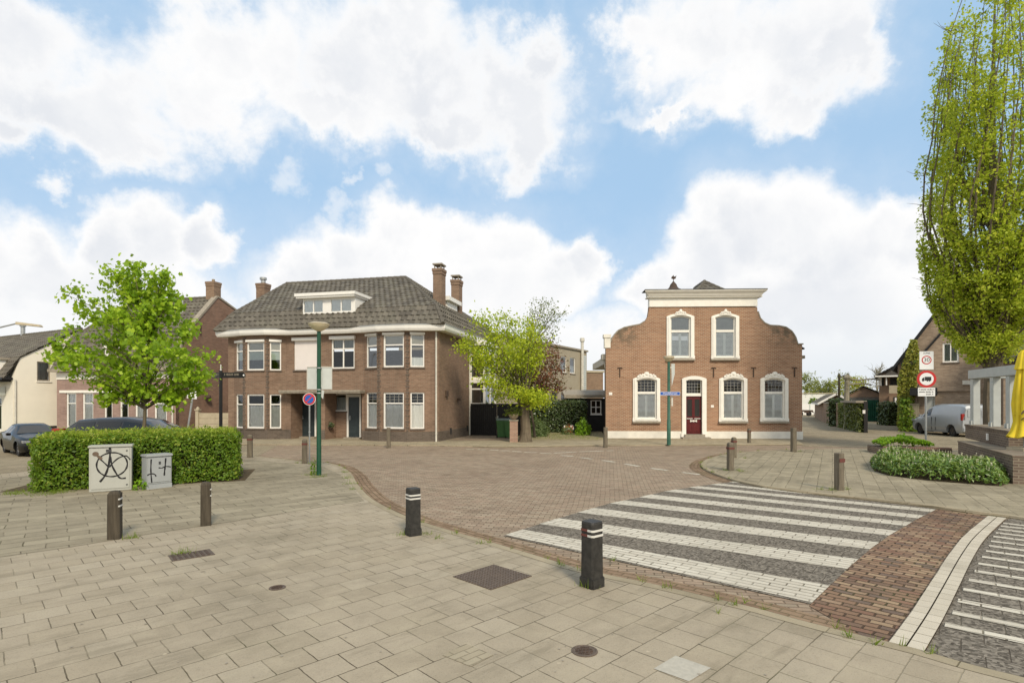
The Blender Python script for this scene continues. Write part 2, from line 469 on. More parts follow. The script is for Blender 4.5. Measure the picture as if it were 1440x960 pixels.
def leaves(name, c1, c2, c3=None, trans=0.35, rough=0.5, spec=0.35):
    m, nt, b = new_mat(name)
    g = node(nt, 'ShaderNodeNewGeometry').outputs['Random Per Island']
    c = mixc(nt, g, c1, c2)
    if c3: c = mixc(nt, smooth(nt, g, 0.8, 0.95), c, c3)
    nt.links.new(c, b.inputs['Base Color'])
    b.inputs['Roughness'].default_value = rough; b.inputs['Specular IOR Level'].default_value = spec
    t = node(nt, 'ShaderNodeBsdfTranslucent', {'Color': mixc(nt, 0.5, c, (0.62, 0.72, 0.08), 'MIX')})
    mx = node(nt, 'ShaderNodeMixShader', {0: trans, 1: b.outputs[0], 2: t.outputs[0]})
    nt.links.new(mx.outputs[0], nt.nodes['Material Output'].inputs[0])
    return m

def glass_mat(name, tint=(0.90, 0.93, 0.92), refl=0.10):
    m, nt, b = new_mat(name)
    nt.nodes.remove(b)
    fr = node(nt, 'ShaderNodeFresnel', {'IOR': 1.5})
    fac = mth(nt, 'ADD', fr.outputs[0], refl, clamp=True)
    wob = noise(nt, objco(nt), 1.3, 2.0)
    bp = node(nt, 'ShaderNodeBump', {'Height': wob, 'Strength': 0.05, 'Distance': 0.1})
    gl = node(nt, 'ShaderNodeBsdfGlossy', {'Color': (0.9, 0.93, 0.95, 1), 'Roughness': 0.03, 'Normal': bp.outputs[0]})
    tr = node(nt, 'ShaderNodeBsdfTransparent', {'Color': c4(tint)})
    mx = node(nt, 'ShaderNodeMixShader', {0: fac, 1: tr.outputs[0], 2: gl.outputs[0]})
    nt.links.new(mx.outputs[0], nt.nodes['Material Output'].inputs[0])
    return m

def roof_tile_mat(name, c1, c2, lich=(0.22, 0.21, 0.15), amt=0.4):
    m, nt, b = new_mat(name)
    uv = node(nt, 'ShaderNodeTexCoord').outputs['UV']; co = objco(nt)
    cell = vmth(nt, 'FLOOR', uv)
    wn = node(nt, 'ShaderNodeTexWhiteNoise', {'Vector': cell}).outputs[0]
    c = mixc(nt, wn, c1, c2)
    n1 = noise(nt, co, 1.2, 6.0, 0.7); n2 = noise(nt, co, 9.0, 4.0, 0.7)
    c = mixc(nt, mth(nt, 'MULTIPLY', smooth(nt, n1, 0.45, 0.7), amt), c, lich)
    c = mixc(nt, mth(nt, 'MULTIPLY', smooth(nt, n2, 0.5, 0.75), amt), c, tuple(k * 0.5 for k in c1))
    nt.links.new(c, b.inputs['Base Color']); b.inputs['Roughness'].default_value = 0.8; b.inputs['Specular IOR Level'].default_value = 0.25
    bump(nt, b, n2, 0.3, 0.01)
    return m

def wood_mat(name, c1, c2, sc=1.0):
    m, nt, b = new_mat(name)
    co = vmth(nt, 'MULTIPLY', objco(nt), (34 * sc, 34 * sc, 2.2 * sc))
    n1 = noise(nt, co, 1.0, 5.0, 0.65); n2 = noise(nt, objco(nt), 5.0, 4.0)
    c = mixc(nt, smooth(nt, n1, 0.3, 0.7), c1, c2)
    c = mixc(nt, mth(nt, 'MULTIPLY', smooth(nt, n2, 0.5, 0.7), 0.4), c, tuple(k * 0.5 for k in c1))
    nt.links.new(c, b.inputs['Base Color']); b.inputs['Roughness'].default_value = 0.85; b.inputs['Specular IOR Level'].default_value = 0.25
    bump(nt, b, n1, 0.5, 0.006)
    return m

MT = {}
A45 = R(-45)
MT['slab'] = paving('concrete_slab', 0.315, 0.315, R(-44), (0.345, 0.298, 0.214), (0.305, 0.26, 0.18), (0.07, 0.056, 0.036), js=0.0052, dirt=0.42, light=0.35, moss=0.25, wob=0.013, speck=0.4, bstr=0.5, jvar=.72, spots=.6, ramp=[(0.352, 0.299, 0.219), (0.364, 0.309, 0.227), (0.337, 0.285, 0.206), (0.358, 0.304, 0.222), (0.348, 0.294, 0.212), (0.375, 0.321, 0.237), (0.351, 0.297, 0.216), (0.356, 0.300, 0.218)])
MT['slab_old'] = paving('old_concrete_slab', 0.50, 0.315, R(-40), (0.325, 0.282, 0.20), (0.245, 0.21, 0.147), (0.10, 0.083, 0.055), js=0.009, dirt=0.5, light=0.35, moss=0.18, wob=0.035, speck=0.35, spots=.6)
MT['slab_far'] = paving('far_concrete_slab', 0.31, 0.31, R(-8), (0.38, 0.32, 0.22), (0.29, 0.245, 0.165), (0.13, 0.11, 0.07), js=0.007, dirt=0.35, light=0.25, moss=0.2)
MT['slab_isle'] = paving('isle_slab', 0.31, 0.31, R(-60), (0.345, 0.298, 0.208), (0.26, 0.223, 0.153), (0.12, 0.10, 0.065), js=0.009, dirt=0.45, light=0.35, moss=0.2, wob=0.025, spots=.5)
MT['clinker'] = paving('road_clinker', 0.205, 0.088, R(10), (0.335, 0.245, 0.178), (0.245, 0.165, 0.118), (0.135, 0.105, 0.07), js=0.009, dirt=0.25, light=0.35, moss=0.10, wob=0.02, speck=0.22, bstr=0.8, jvar=.4, ramp=[(0.340, 0.269, 0.192), (0.287, 0.219, 0.157), (0.375, 0.303, 0.221), (0.310, 0.234, 0.167), (0.266, 0.206, 0.147), (0.346, 0.262, 0.186), (0.310, 0.253, 0.182)])
MT['clinker_red'] = paving('red_clinker', 0.20, 0.10, R(46), (0.235, 0.145, 0.10), (0.135, 0.085, 0.06), (0.06, 0.045, 0.03), js=0.011, dirt=0.35, light=0.35, moss=0.3, wob=0.035, speck=0.35, bstr=1.2, jvar=.35, ramp=[(0.255, 0.165, 0.108), (0.32, 0.225, 0.15), (0.20, 0.135, 0.095), (0.36, 0.26, 0.165), (0.245, 0.145, 0.10), (0.17, 0.125, 0.098), (0.30, 0.20, 0.13)])
MT['gutter'] = paving('gutter_brick', 0.21, 0.10, 0.0, (0.29, 0.205, 0.135), (0.19, 0.125, 0.08), (0.11, 0.09, 0.05), js=0.010, dirt=0.4, light=0.3, moss=0.5, wob=0.012, uv=True, bstr=0.9)
MT['kerb'] = paving('kerb_stone', 0.9, 0.5, 0.0, (0.36, 0.305, 0.21), (0.29, 0.245, 0.165), (0.12, 0.10, 0.06), js=0.006, dirt=0.4, light=0.3, moss=0.45, uv=True)
MT['clinker_grey'] = paving('grey_clinker', 0.21, 0.105, R(-20), (0.335, 0.28, 0.19), (0.255, 0.21, 0.14), (0.13, 0.11, 0.07), js=0.008, dirt=0.4, light=0.3, moss=0.25)
MT['zebra_dark'] = paving('dark_exposed_aggregate', 0.305, 0.305, R(39), (0.165, 0.142, 0.112), (0.13, 0.112, 0.088), (0.065, 0.053, 0.04), js=0.005, dirt=0.2, light=0.35, moss=0.08, wob=0.008, fs=48.0, speck=.5, peb=(40.0, (0.05, 0.043, 0.034), (0.29, 0.255, 0.205)), bstr=0.8)
MT['zebra_white'] = paving('white_paint_brick', 0.30, 0.102, R(39), (0.60, 0.555, 0.455), (0.49, 0.445, 0.36), (0.11, 0.09, 0.062), js=0.009, dirt=0.45, light=0.2, moss=0.15, wob=0.016, speck=0.35, jvar=.5, dirtc=(0.36, 0.32, 0.25), bstr=.8)
MT['white_uv'] = paving('white_band_brick', 0.20, 0.30, 0.0, (0.54, 0.485, 0.385), (0.46, 0.41, 0.32), (0.20, 0.165, 0.115), js=0.006, dirt=0.3, light=0.2, moss=0.15, wob=0.01, speck=0.25, uv=True)
MT['soil'] = plain('soil', (0.10, 0.075, 0.045), 0.95, var=0.4, scale=20, grime=0.5, spec=0.1, bumpy=0.6)
MT['gravel'] = plain('gravel_earth', (0.30, 0.25, 0.15), 0.95, var=0.3, scale=14, grime=0.45, spec=0.1, bumpy=0.6)
MT['field'] = plain('field_earth', (0.14, 0.15, 0.06), 0.95, var=0.3, scale=0.6, grime=0.4, spec=0.1)
MT['white_tile'] = plain('pale_slab', (0.42, 0.39, 0.32), 0.8, var=0.07, scale=25, grime=0.25, spec=0.25, bumpy=0.1)

MT['brick_l'] = wall_brick('brown_brick', (0.275, 0.172, 0.115), (0.18, 0.105, 0.07), (0.25, 0.20, 0.145), dirt=0.3, patch=0.15)
MT['brick_ld'] = wall_brick('dark_plinth_brick', (0.15, 0.115, 0.09), (0.10, 0.075, 0.058), (0.17, 0.145, 0.115), dirt=0.35, patch=0.15)
MT['brick_r'] = wall_brick('orange_brown_brick', (0.385, 0.205, 0.118), (0.27, 0.13, 0.075), (0.42, 0.33, 0.235), dirt=0.25, patch=0.2, w=0.21, h=0.07, ms=0.013, moss=((0.115, 0.098, 0.07), 4.5, 5.5, 5.05, 2.7, 4.0))
MT['brick_p'] = wall_brick('pinkish_brick', (0.36, 0.23, 0.19), (0.27, 0.165, 0.14), (0.36, 0.29, 0.24), dirt=0.2, patch=0.2)
MT['brick_g'] = wall_brick('red_gable_brick', (0.28, 0.155, 0.105), (0.19, 0.10, 0.07), (0.28, 0.215, 0.16), dirt=0.35, patch=0.25)
MT['brick_m'] = wall_brick('mottled_brick', (0.42, 0.315, 0.225), (0.27, 0.195, 0.14), (0.33, 0.275, 0.205), dirt=0.25, patch=0.15, w=0.22, h=0.09)
MT['brick_w'] = wall_brick('terrace_wall_brick', (0.20, 0.145, 0.11), (0.115, 0.08, 0.06), (0.27, 0.225, 0.165), dirt=0.35, patch=0.2, w=0.21, h=0.068, ms=0.014)
MT['coping'] = wall_brick('coping_brick', (0.25, 0.185, 0.14), (0.17, 0.12, 0.09), (0.25, 0.21, 0.155), w=0.21, h=0.068, dirt=0.35)
MT['brick_post'] = wall_brick('post_brick', (0.40, 0.24, 0.175), (0.29, 0.165, 0.12), (0.36, 0.29, 0.215), dirt=0.2, patch=0.2)
MT['brick_far'] = wall_brick('far_brick', (0.30, 0.19, 0.12), (0.21, 0.13, 0.085), (0.28, 0.22, 0.16), dirt=0.3, patch=0.2)
MT['render'] = plain('grey_beige_render', (0.37, 0.32, 0.235), 0.9, var=0.05, scale=1.5, grime=0.15, spec=0.15)
MT['cream'] = plain('cream_plaster', (0.80, 0.745, 0.62), 0.85, var=0.03, scale=1.2, grime=0.1, spec=0.2, bumpy=0.05)
MT['white'] = plain('white_paint', (0.80, 0.775, 0.71), 0.5, var=0.03, scale=3, grime=0.10)
MT['cream_paint'] = plain('cream_paint', (0.82, 0.785, 0.70), 0.55, var=0.04, scale=4, grime=0.12)
MT['plinth'] = plain('white_plinth_plaster', (0.76, 0.72, 0.63), 0.85, var=0.07, scale=2.5, grime=0.35, spec=0.2, bumpy=0.1)
MT['shutter_grey'] = plain('pale_shutter', (0.84, 0.84, 0.80), 0.6, var=0.04, scale=5, grime=0.05)
MT['roller'] = plain('roller_shutter', (0.78, 0.72, 0.67), 0.6, var=0.02, scale=3, grime=0.05)
MT['curtain'] = plain('net_curtain', (0.84, 0.83, 0.79), 0.9, var=0.05, scale=7, grime=0.1, spec=0.1)
MT['curtain_g'] = plain('grey_curtain', (0.34, 0.35, 0.33), 0.9, var=0.08, scale=5, grime=0.1, spec=0.1)
MT['curtain_b'] = plain('beige_top_blind', (0.46, 0.42, 0.33), 0.9, var=0.08, scale=5, grime=0.1, spec=0.1)
MT['blind'] = plain('pale_blind', (0.52, 0.57, 0.50), 0.8, var=0.03, scale=5, grime=0.0, spec=0.1)
MT['dark_in'] = plain('dark_interior', (0.03, 0.028, 0.025), 0.9, grime=0)
MT['glass'] = glass_mat('window_glass', (0.96, 0.97, 0.96), refl=0.015)
MT['glass_up'] = glass_mat('reflecting_window_glass', refl=0.10)
MT['glass_lead'] = glass_mat('leaded_glass', (0.6, 0.62, 0.58), refl=0.0)
MT['car_glass'] = glass_mat('car_glass', (0.25, 0.28, 0.27), refl=0.16)
MT['lead'] = plain('lead_strip', (0.33, 0.32, 0.28), 0.5, grime=0.1)
MT['door_dark'] = plain('dark_blue_green_door', (0.030, 0.042, 0.045), 0.35, grime=0.15)
MT['door_red'] = plain('dark_red_door', (0.105, 0.014, 0.014), 0.35, grime=0.1)
MT['stone'] = plain('grey_stone', (0.30, 0.26, 0.20), 0.85, var=0.15, scale=8, grime=0.3)
MT['tile_grey'] = roof_tile_mat('grey_roof_tile', (0.155, 0.138, 0.11), (0.088, 0.078, 0.063), amt=.28)
MT['tile_dark'] = roof_tile_mat('dark_roof_tile', (0.085, 0.075, 0.066), (0.06, 0.053, 0.047), amt=0.25)
MT['tile_plain'] = roof_tile_mat('weathered_roof', (0.15, 0.13, 0.10), (0.10, 0.088, 0.07), amt=0.45)
MT['black'] = plain('black_paint', (0.012, 0.012, 0.012), 0.45, grime=0.1)
MT['black_wood'] = plain('black_boards', (0.014, 0.012, 0.011), 0.6, var=0.2, scale=6, grime=0.1)
MT['iron'] = plain('rusty_iron', (0.07, 0.045, 0.031), 0.8, var=0.25, scale=20)
MT['cast'] = plain('cast_iron', (0.13, 0.095, 0.068), 0.6, metal=0.3, var=0.25, scale=30, bumpy=0.2)
MT['zinc'] = plain('zinc', (0.36, 0.37, 0.36), 0.45, metal=0.4, var=0.1, scale=4)
MT['pipe_pale'] = plain('pale_pipe', (0.60, 0.57, 0.49), 0.5, grime=0.2)
MT['lamp_green'] = plain('dark_green_lamp_paint', (0.010, 0.062, 0.030), 0.4, var=0.15, scale=6, grime=0.15)
MT['lamp_green2'] = plain('faded_green_lamp_paint', (0.035, 0.115, 0.075), 0.5, var=0.2, scale=6, grime=0.3)
MT['lamp_bowl'] = plain('opal_lamp_bowl', (0.66, 0.58, 0.38), 0.35, var=0.06, scale=8, grime=0.3)
MT['lamp_cap'] = plain('lamp_cap', (0.45, 0.38, 0.25), 0.5, grime=0.3)
MT['sign_back'] = plain('sign_back', (0.55, 0.57, 0.53), 0.45, metal=0.1, var=0.05, scale=6, grime=0.2)
MT['sign_white'] = plain('sign_white', (0.80, 0.80, 0.78), 0.4, var=0.02, grime=0.08)
MT['sign_red'] = plain('sign_red', (0.52, 0.035, 0.03), 0.4, var=0.05, grime=0.05)
MT['sign_blue'] = plain('sign_blue', (0.022, 0.10, 0.42), 0.4, var=0.05, grime=0.05)
MT['sign_black'] = plain('sign_black', (0.02, 0.02, 0.02), 0.5, grime=0)
MT['bol_wood'] = wood_mat('weathered_dark_wood', (0.048, 0.039, 0.027), (0.088, 0.072, 0.05))
MT['bol_grey'] = wood_mat('weathered_grey_wood', (0.115, 0.096, 0.068), (0.19, 0.16, 0.115))
MT['bol_black'] = plain('black_recycled_plastic', (0.030, 0.028, 0.024), 0.55, var=0.35, scale=14, grime=0.3, bumpy=0.3)
MT['band_white'] = plain('white_band', (0.62, 0.60, 0.54), 0.6, grime=0.3)
MT['band_red'] = plain('red_band', (0.13, 0.04, 0.03), 0.6, grime=0.3)
MT['cabinet'] = plain('grey_cabinet', (0.41, 0.41, 0.36), 0.5, var=0.03, scale=3, grime=0.15)
MT['cabinet2'] = plain('blue_grey_cabinet', (0.34, 0.355, 0.345), 0.5, var=0.04, scale=3, grime=0.2)
MT['spray'] = plain('black_spray_paint', (0.010, 0.010, 0.010), 0.5, grime=0)
MT['spray_brown'] = plain('brown_spray_paint', (0.13, 0.09, 0.06), 0.6, grime=0.2)
MT['bark'] = wood_mat('bark', (0.095, 0.075, 0.05), (0.17, 0.135, 0.09), 0.35)
MT['bark_dark'] = wood_mat('dark_bark', (0.05, 0.04, 0.028), (0.10, 0.08, 0.055), 0.3)
MT['bark_grey'] = wood_mat('grey_bark', (0.20, 0.18, 0.13), (0.31, 0.28, 0.21), 0.3)
MT['lf_maple'] = leaves('fresh_maple_leaf', (0.12, 0.24, 0.010), (0.40, 0.60, 0.024), (0.50, 0.66, 0.05), trans=0.5)
MT['lf_horn'] = leaves('hornbeam_leaf', (0.328, 0.425, 0.034), (0.562, 0.630, 0.047), (0.702, 0.703, 0.078), trans=0.5)
MT['lf_yel'] = leaves('yellow_green_leaf', (0.361, 0.451, 0.022), (0.572, 0.627, 0.036), (0.224, 0.364, 0.024), trans=0.45)
MT['lf_dim'] = leaves('olive_green_leaf', (0.09, 0.13, 0.02), (0.16, 0.20, 0.03), trans=0.35)
MT['lf_red'] = leaves('dark_red_leaf', (0.115, 0.032, 0.03), (0.20, 0.065, 0.048), (0.26, 0.12, 0.065), trans=0.25)
MT['lf_hedge'] = leaves('hedge_leaf', (0.080, 0.161, 0.012), (0.169, 0.282, 0.018), (0.273, 0.329, 0.044), trans=0.35)
MT['lf_hedge_top'] = leaves('hedge_shoot_leaf', (0.270, 0.372, 0.032), (0.394, 0.473, 0.056), (0.405, 0.372, 0.101), trans=0.4)
MT['lf_ivy'] = leaves('ivy_leaf', (0.038, 0.070, 0.019), (0.090, 0.132, 0.038), (0.156, 0.192, 0.072), trans=0.1, rough=0.35, spec=0.5)
MT['lf_laurel'] = leaves('laurel_leaf', (0.070, 0.140, 0.022), (0.168, 0.266, 0.045), (0.266, 0.350, 0.084), trans=0.15, rough=0.35, spec=0.5)
MT['lf_bright'] = leaves('bright_ground_leaf', (0.138, 0.299, 0.014), (0.253, 0.437, 0.017), trans=0.35)
MT['lf_flower'] = leaves('cream_blossom', (0.62, 0.58, 0.40), (0.75, 0.70, 0.55), trans=0.3)
MT['lf_climb'] = leaves('climber_leaf', (0.230, 0.241, 0.034), (0.368, 0.345, 0.057), (0.127, 0.196, 0.029), trans=0.35)
MT['lf_lane'] = leaves('lane_ivy_leaf', (0.078, 0.111, 0.026), (0.169, 0.195, 0.052), (0.260, 0.260, 0.104), trans=0.2)
MT['lf_lav'] = leaves('grey_green_leaf', (0.120, 0.180, 0.066), (0.204, 0.264, 0.114), trans=0.25)
MT['lf_far'] = leaves('far_leaf', (0.17, 0.20, 0.045), (0.27, 0.28, 0.07), trans=0.35)
MT['lf_far_y'] = leaves('far_yellow_leaf', (0.32, 0.33, 0.03), (0.42, 0.40, 0.05), trans=0.35)
MT['grass'] = leaves('grass_blade', (0.10, 0.17, 0.015), (0.20, 0.26, 0.03), trans=0.3)
MT['hedge_core'] = plain('hedge_dark_core', (0.020, 0.022, 0.010), 0.95, var=0.4, scale=18, grime=0.2, spec=0.05)
MT['car_black'] = plain('black_car_paint', (0.007, 0.007, 0.007), 0.22, var=0.05, grime=0, coat=0.12, spec=0.3)
MT['car_grey'] = plain('dark_grey_car_paint', (0.022, 0.022, 0.022), 0.3, metal=0.0, var=0.05, grime=0.05, coat=0.4)
MT['car_silver'] = plain('silver_car_paint', (0.40, 0.415, 0.42), 0.35, metal=0.35, var=0.03, grime=0.08, coat=0.6)
MT['rubber'] = plain('tyre_rubber', (0.016, 0.015, 0.014), 0.8, grime=0.2)
MT['alloy'] = plain('alloy_rim', (0.45, 0.45, 0.46), 0.35, metal=0.8, grime=0.2)
MT['steel_rim'] = plain('steel_rim', (0.09, 0.075, 0.06), 0.6, metal=0.3)
MT['lens_red'] = plain('tail_lamp', (0.30, 0.012, 0.010), 0.2, grime=0, coat=0.8)
MT['lens_clear'] = plain('headlamp', (0.62, 0.64, 0.66), 0.12, metal=0.6, grime=0, coat=1.0)
MT['grey_plastic'] = plain('grey_plastic', (0.05, 0.05, 0.05), 0.6, grime=0.1)
MT['gate_black'] = plain('black_gate_boards', (0.0095, 0.009, 0.0085), 0.5, var=0.2, scale=5, grime=0.1)
MT['gate_green'] = plain('green_corrugated_gate', (0.012, 0.085, 0.05), 0.45, var=0.2, scale=3, grime=0.2)
MT['bin_green'] = plain('green_bin', (0.045, 0.125, 0.035), 0.45, var=0.1, scale=6, grime=0.15)
MT['bin_lid'] = plain('grey_bin_lid', (0.10, 0.13, 0.10), 0.5)
MT['terracotta'] = plain('stone_bowl', (0.30, 0.24, 0.16), 0.85, var=0.15, scale=10)
MT['orange'] = plain('orange_paint', (0.60, 0.13, 0.035), 0.6, var=0.35, scale=9, grime=0.3)
MT['pergola'] = plain('pale_grey_pergola_paint', (0.46, 0.48, 0.45), 0.55, var=0.05, scale=4, grime=0.15)
MT['parasol'] = plain('yellow_parasol_cloth', (0.74, 0.56, 0.045), 0.8, var=0.06, scale=6, grime=0.12, spec=0.1)
MT['timber'] = wood_mat('grey_timber', (0.24, 0.20, 0.14), (0.36, 0.31, 0.22), 0.3)
MT['concrete'] = plain('concrete_panel', (0.42, 0.36, 0.25), 0.85, var=0.08, scale=6, grime=0.25, spec=0.2)
MT['far_white'] = plain('far_white_wall', (0.74, 0.73, 0.69), 0.8, var=0.03, scale=1, grime=0.08)
# ------------------------------------------------------------------ ground
def sheet(name, pts, z, mat, k='structure', uv=False):
    b = MB()
    tri = tessellate_polygon([[Vector((p[0], p[1], 0)) for p in pts]])
    b.add([(p[0], p[1], z) for p in pts], [tuple(t) for t in tri])
    o = b.build(name, mat, recalc=False)
    if o.data.polygons[0].normal.z < 0: o.data.flip_normals()
    for pl in o.data.polygons: pass
    bmm = bmesh.new(); bmm.from_mesh(o.data)
    for fc in bmm.faces:
        if fc.normal.z < 0: fc.normal_flip()
    bmm.to_mesh(o.data); bmm.free()
    return kind(o, k)
def catmull(pts, n=6):
    pts = [Vector(p[:2]) for p in pts]; out = []
    for i in range(len(pts) - 1):
        p0 = pts[max(i-1, 0)]; p1 = pts[i]; p2 = pts[i+1]; p3 = pts[min(i+2, len(pts)-1)]
        for k in range(n):
            t = k / n
            out.append(0.5 * ((2*p1) + (p2-p0)*t + (2*p0-5*p1+4*p2-p3)*t*t + (3*p1-p0-3*p2+p3)*t**3))
    out.append(pts[-1]); return out
def offset(path, d):
    n = len(path); out = []
    for i, q in enumerate(path):
        t = (path[min(i+1, n-1)] - path[max(i-1, 0)]).normalized()
        out.append(q + Vector((t.y, -t.x)) * d)
    return out
def ribbon(name, path, d0, d1, z, mat, z1=None):
    """A strip laid along a plan path, with its own length-wise brick coordinates."""
    a = offset(path, d0); c = offset(path, d1); b = MB(); vs = []; L = [0]
    for i in range(1, len(path)): L.append(L[-1] + (path[i] - path[i-1]).length)
    for i in range(len(path)):
        vs += [(a[i].x, a[i].y, z), (c[i].x, c[i].y, z if z1 is None else z1)]
    fs, uv = [], []
    for i in range(len(path) - 1):
        f = (2*i, 2*i+1, 2*i+3, 2*i+2); u = [(L[i], d0), (L[i], d1), (L[i+1], d1), (L[i+1], d0)]
        fs.append(f); uv.append(u)
    b.add(vs, fs, 0, uv)
    o = b.build(name, mat, recalc=False)
    if o.data.polygons[0].normal.z < 0:
        bmm = bmesh.new(); bmm.from_mesh(o.data); bmesh.ops.reverse_faces(bmm, faces=bmm.faces); bmm.to_mesh(o.data); bmm.free()
    return kind(o, 'structure')
def slab(name, pts, z, mat):
    b = MB(); b.prism([(p[0], p[1]) for p in pts], -0.05, z)
    return kind(b.build(name, mat), 'structure')

PAV = 0.05
sheet('ground', [(-500, -60), (500, -60), (500, 700), (-500, 700)], -0.02, MT['field'])
sheet('road', [(-45, -8), (45, -8), (45, 31.5), (-45, 31.5)], 0.0, MT['clinker'])
sheet('parking_area', [(-45, 12), (-10.5, 12.0), (-9.2, 20.0), (-10.5, 24.9), (-45, 24.9)], 0.006, MT['clinker_grey'])
# alley and yard on the right, far side
sheet('alley', [G(1129, 627.5)[:2], G(1500, 634)[:2], (44, 34), (44, 75), (22, 85), (15.6, 60), (15.2, 30)], 0.008, MT['clinker_grey'])

K1 = [(339, 642), (390, 646), (425, 650), (455, 652), (478, 657), (494, 668), (503, 683), (524, 705), (570, 729), (633, 750), (695, 768), (760, 788), (820, 806),
      (922, 828), (1005, 848), (1060, 861), (1110, 875), (1162, 889), (1222, 904), (1290, 921), (1365, 943), (1440, 962), (1600, 1003)]
kerb = catmull([G(u, v) for u, v in K1], 5)
kerb = [q for q in kerb if q.y > 2.0]
end = kerb[-1] + Vector((3.2, -2.2))
kerb.append(end)
plaza = [tuple(q) for q in kerb] + [(12, -6), (-30, -6), (-30, 13.0), G(-60, 676)[:2], G(45, 664)[:2], G(110, 655)[:2], G(200, 649)[:2], G(280, 643)[:2]]
slab('pavement', plaza, PAV, MT['slab'])
# kerb stone, then the gutter rows of brick at road level (right of travel is the pavement side)
def kerb_run(name, path, side):
    b = MB(); vs = []
    a = offset(path, side * 0.0); c = offset(path, side * 0.13)
    ribbon(name, path, side * 0.0, side * 0.13, PAV + 0.004, MT['kerb'])
    return ribbon(name + '_face', offset(path, -side * 0.012), 0.0, side * 0.012, 0.004, MT['kerb'], PAV + 0.004)
kerb_run('kerb', kerb, 1)
ribbon('gutter', kerb, -0.36, -0.012, 0.005, MT['gutter'])
# older paving behind the new slabs on the left
old = [G(-120, 800, PAV)[:2], G(0, 783, PAV)[:2], G(99, 769, PAV)[:2], G(195, 753, PAV)[:2], G(300, 737, PAV)[:2], G(395, 722, PAV)[:2], G(455, 712, PAV)[:2], G(512, 704, PAV)[:2],
       G(493, 684, PAV)[:2], G(480, 668, PAV)[:2], G(455, 656, PAV)[:2], G(425, 653.5, PAV)[:2], G(342, 645, PAV)[:2], G(285, 647, PAV)[:2], G(205, 652, PAV)[:2], G(112, 658, PAV)[:2], G(48, 668, PAV)[:2], G(-60, 681, PAV)[:2]]
sheet('old_pavement', old, PAV + 0.004, MT['slab_old'])
# bed under the hedge
sheet('hedge_bed', [(-11.1, 12.0), (-6.6, 13.7), (-7.4, 16.0), (-11.7, 14.2)], PAV + 0.009, MT['soil'])

# far side pavements before the houses
FARP = [(-45, 24.9), (-12, 25.2), G(620, 627)[:2], G(700, 629)[:2], G(850, 627)[:2], G(1010, 626.2)[:2], G(1129, 625.5)[:2], (15.6, 31.0), (-45, 33.5)]
slab('far_pavement', FARP, PAV, MT['slab_far'])
fk = catmull([Vector(p) for p in FARP[:7]], 3)
kerb_run('far_kerb', fk, -1)
sheet('yard', [(-3.2, 27.4), (-0.2, 27.2), (0.1, 36), (-1.6, 36)], PAV + 0.005, MT['clinker'])
sheet('garden_ground', [(0.15, 27.6), (4.7, 27.6), (6.3, 40), (0.15, 40)], PAV + 0.006, MT['gravel'])

# the island pavement on the right with its rounded nose
ISL = [(1600, 762), (1440, 732), (1376, 723.5), (1310, 714.5), (1230, 705), (1152, 696.5), (1073, 686), (1025, 675), (996, 664), (986, 657), (988, 651), (998, 646), (1021, 640), (1066, 635.5), (1124, 633.5), (1235, 632), (1340, 634), (1500, 637)]
isl = [G(u, v) for u, v in ISL]
islc = catmull(isl, 4)
slab('island_pavement', [tuple(q) for q in islc], PAV, MT['slab_isle'])
kerb_run('island_kerb', islc, 1)
gut2 = [q for q in islc[8 * 4 - 8:14 * 4]]
ribbon('island_gutter', islc[26:60], -0.34, -0.012, 0.006, MT['gutter'])

# ------------------------------------------------------------------ zebra crossing (bricks and slabs set in the road)
ZL = [(711,752.5),(758.7,737),(812.5,720.7),(857.5,708),(898.7,699.5),(933.7,691),(968,685.7),(998,681.6),(1025,678)]
ZR = [(1142,848),(1190.8,801),(1223,773),(1250,753.5),(1273.4,740),(1291,729.4),(1309,720.5)]
zl = [G(u, v).xy for u, v in ZL]; zr = [G(u, v).xy for u, v in ZR]
# continue the right ends by the crossing's own rhythm
st = (zr[-1] - zr[-3]) / 2
zr += [zr[-1] + st * 0.92, zr[-1] + st * 1.84]
out_l = zl[0] + (zl[0] - zl[1]) * 0.06; out_r = zr[0] + (zr[0] - zr[1]) * 0.03
poly = [out_l] + [out_r] + zr[1:7] + [zr[6] + st * 0.55] + [zl[8] + (zl[8] - zl[7]) * 0.7] + zl[::-1][0:8]
sheet('crossing_base', poly, 0.008, MT['zebra_dark'])
for i in range(9):
    a0, b0 = zl[i], zr[i]
    a1 = zl[i] + ((zl[i+1] - zl[i]) if i < 8 else (zl[8] - zl[7])) * 0.47
    b1 = zr[i] + ((zr[i+1] - zr[i]) if i < 8 else (zr[8] - zr[7])) * 0.47
    if i == 7: b0, b1 = a0.lerp(b0, 0.985), a1.lerp(b1, 0.0 + 0.985)
    if i >= 7:   # cut off where the island kerb passes
        cut = 0.34 if i == 8 else 1.0
        if i == 7: b0, b1 = a0.lerp(zr[7], 0.80), a1.lerp(zr[7], 0.72)
        if i == 8: b0, b1 = a0.lerp(zr[8], 0.27), a1.lerp(zr[8], 0.20)
    sheet('zebra_stripe', [a0, b0, b1, a1], 0.012, MT['zebra_white'])

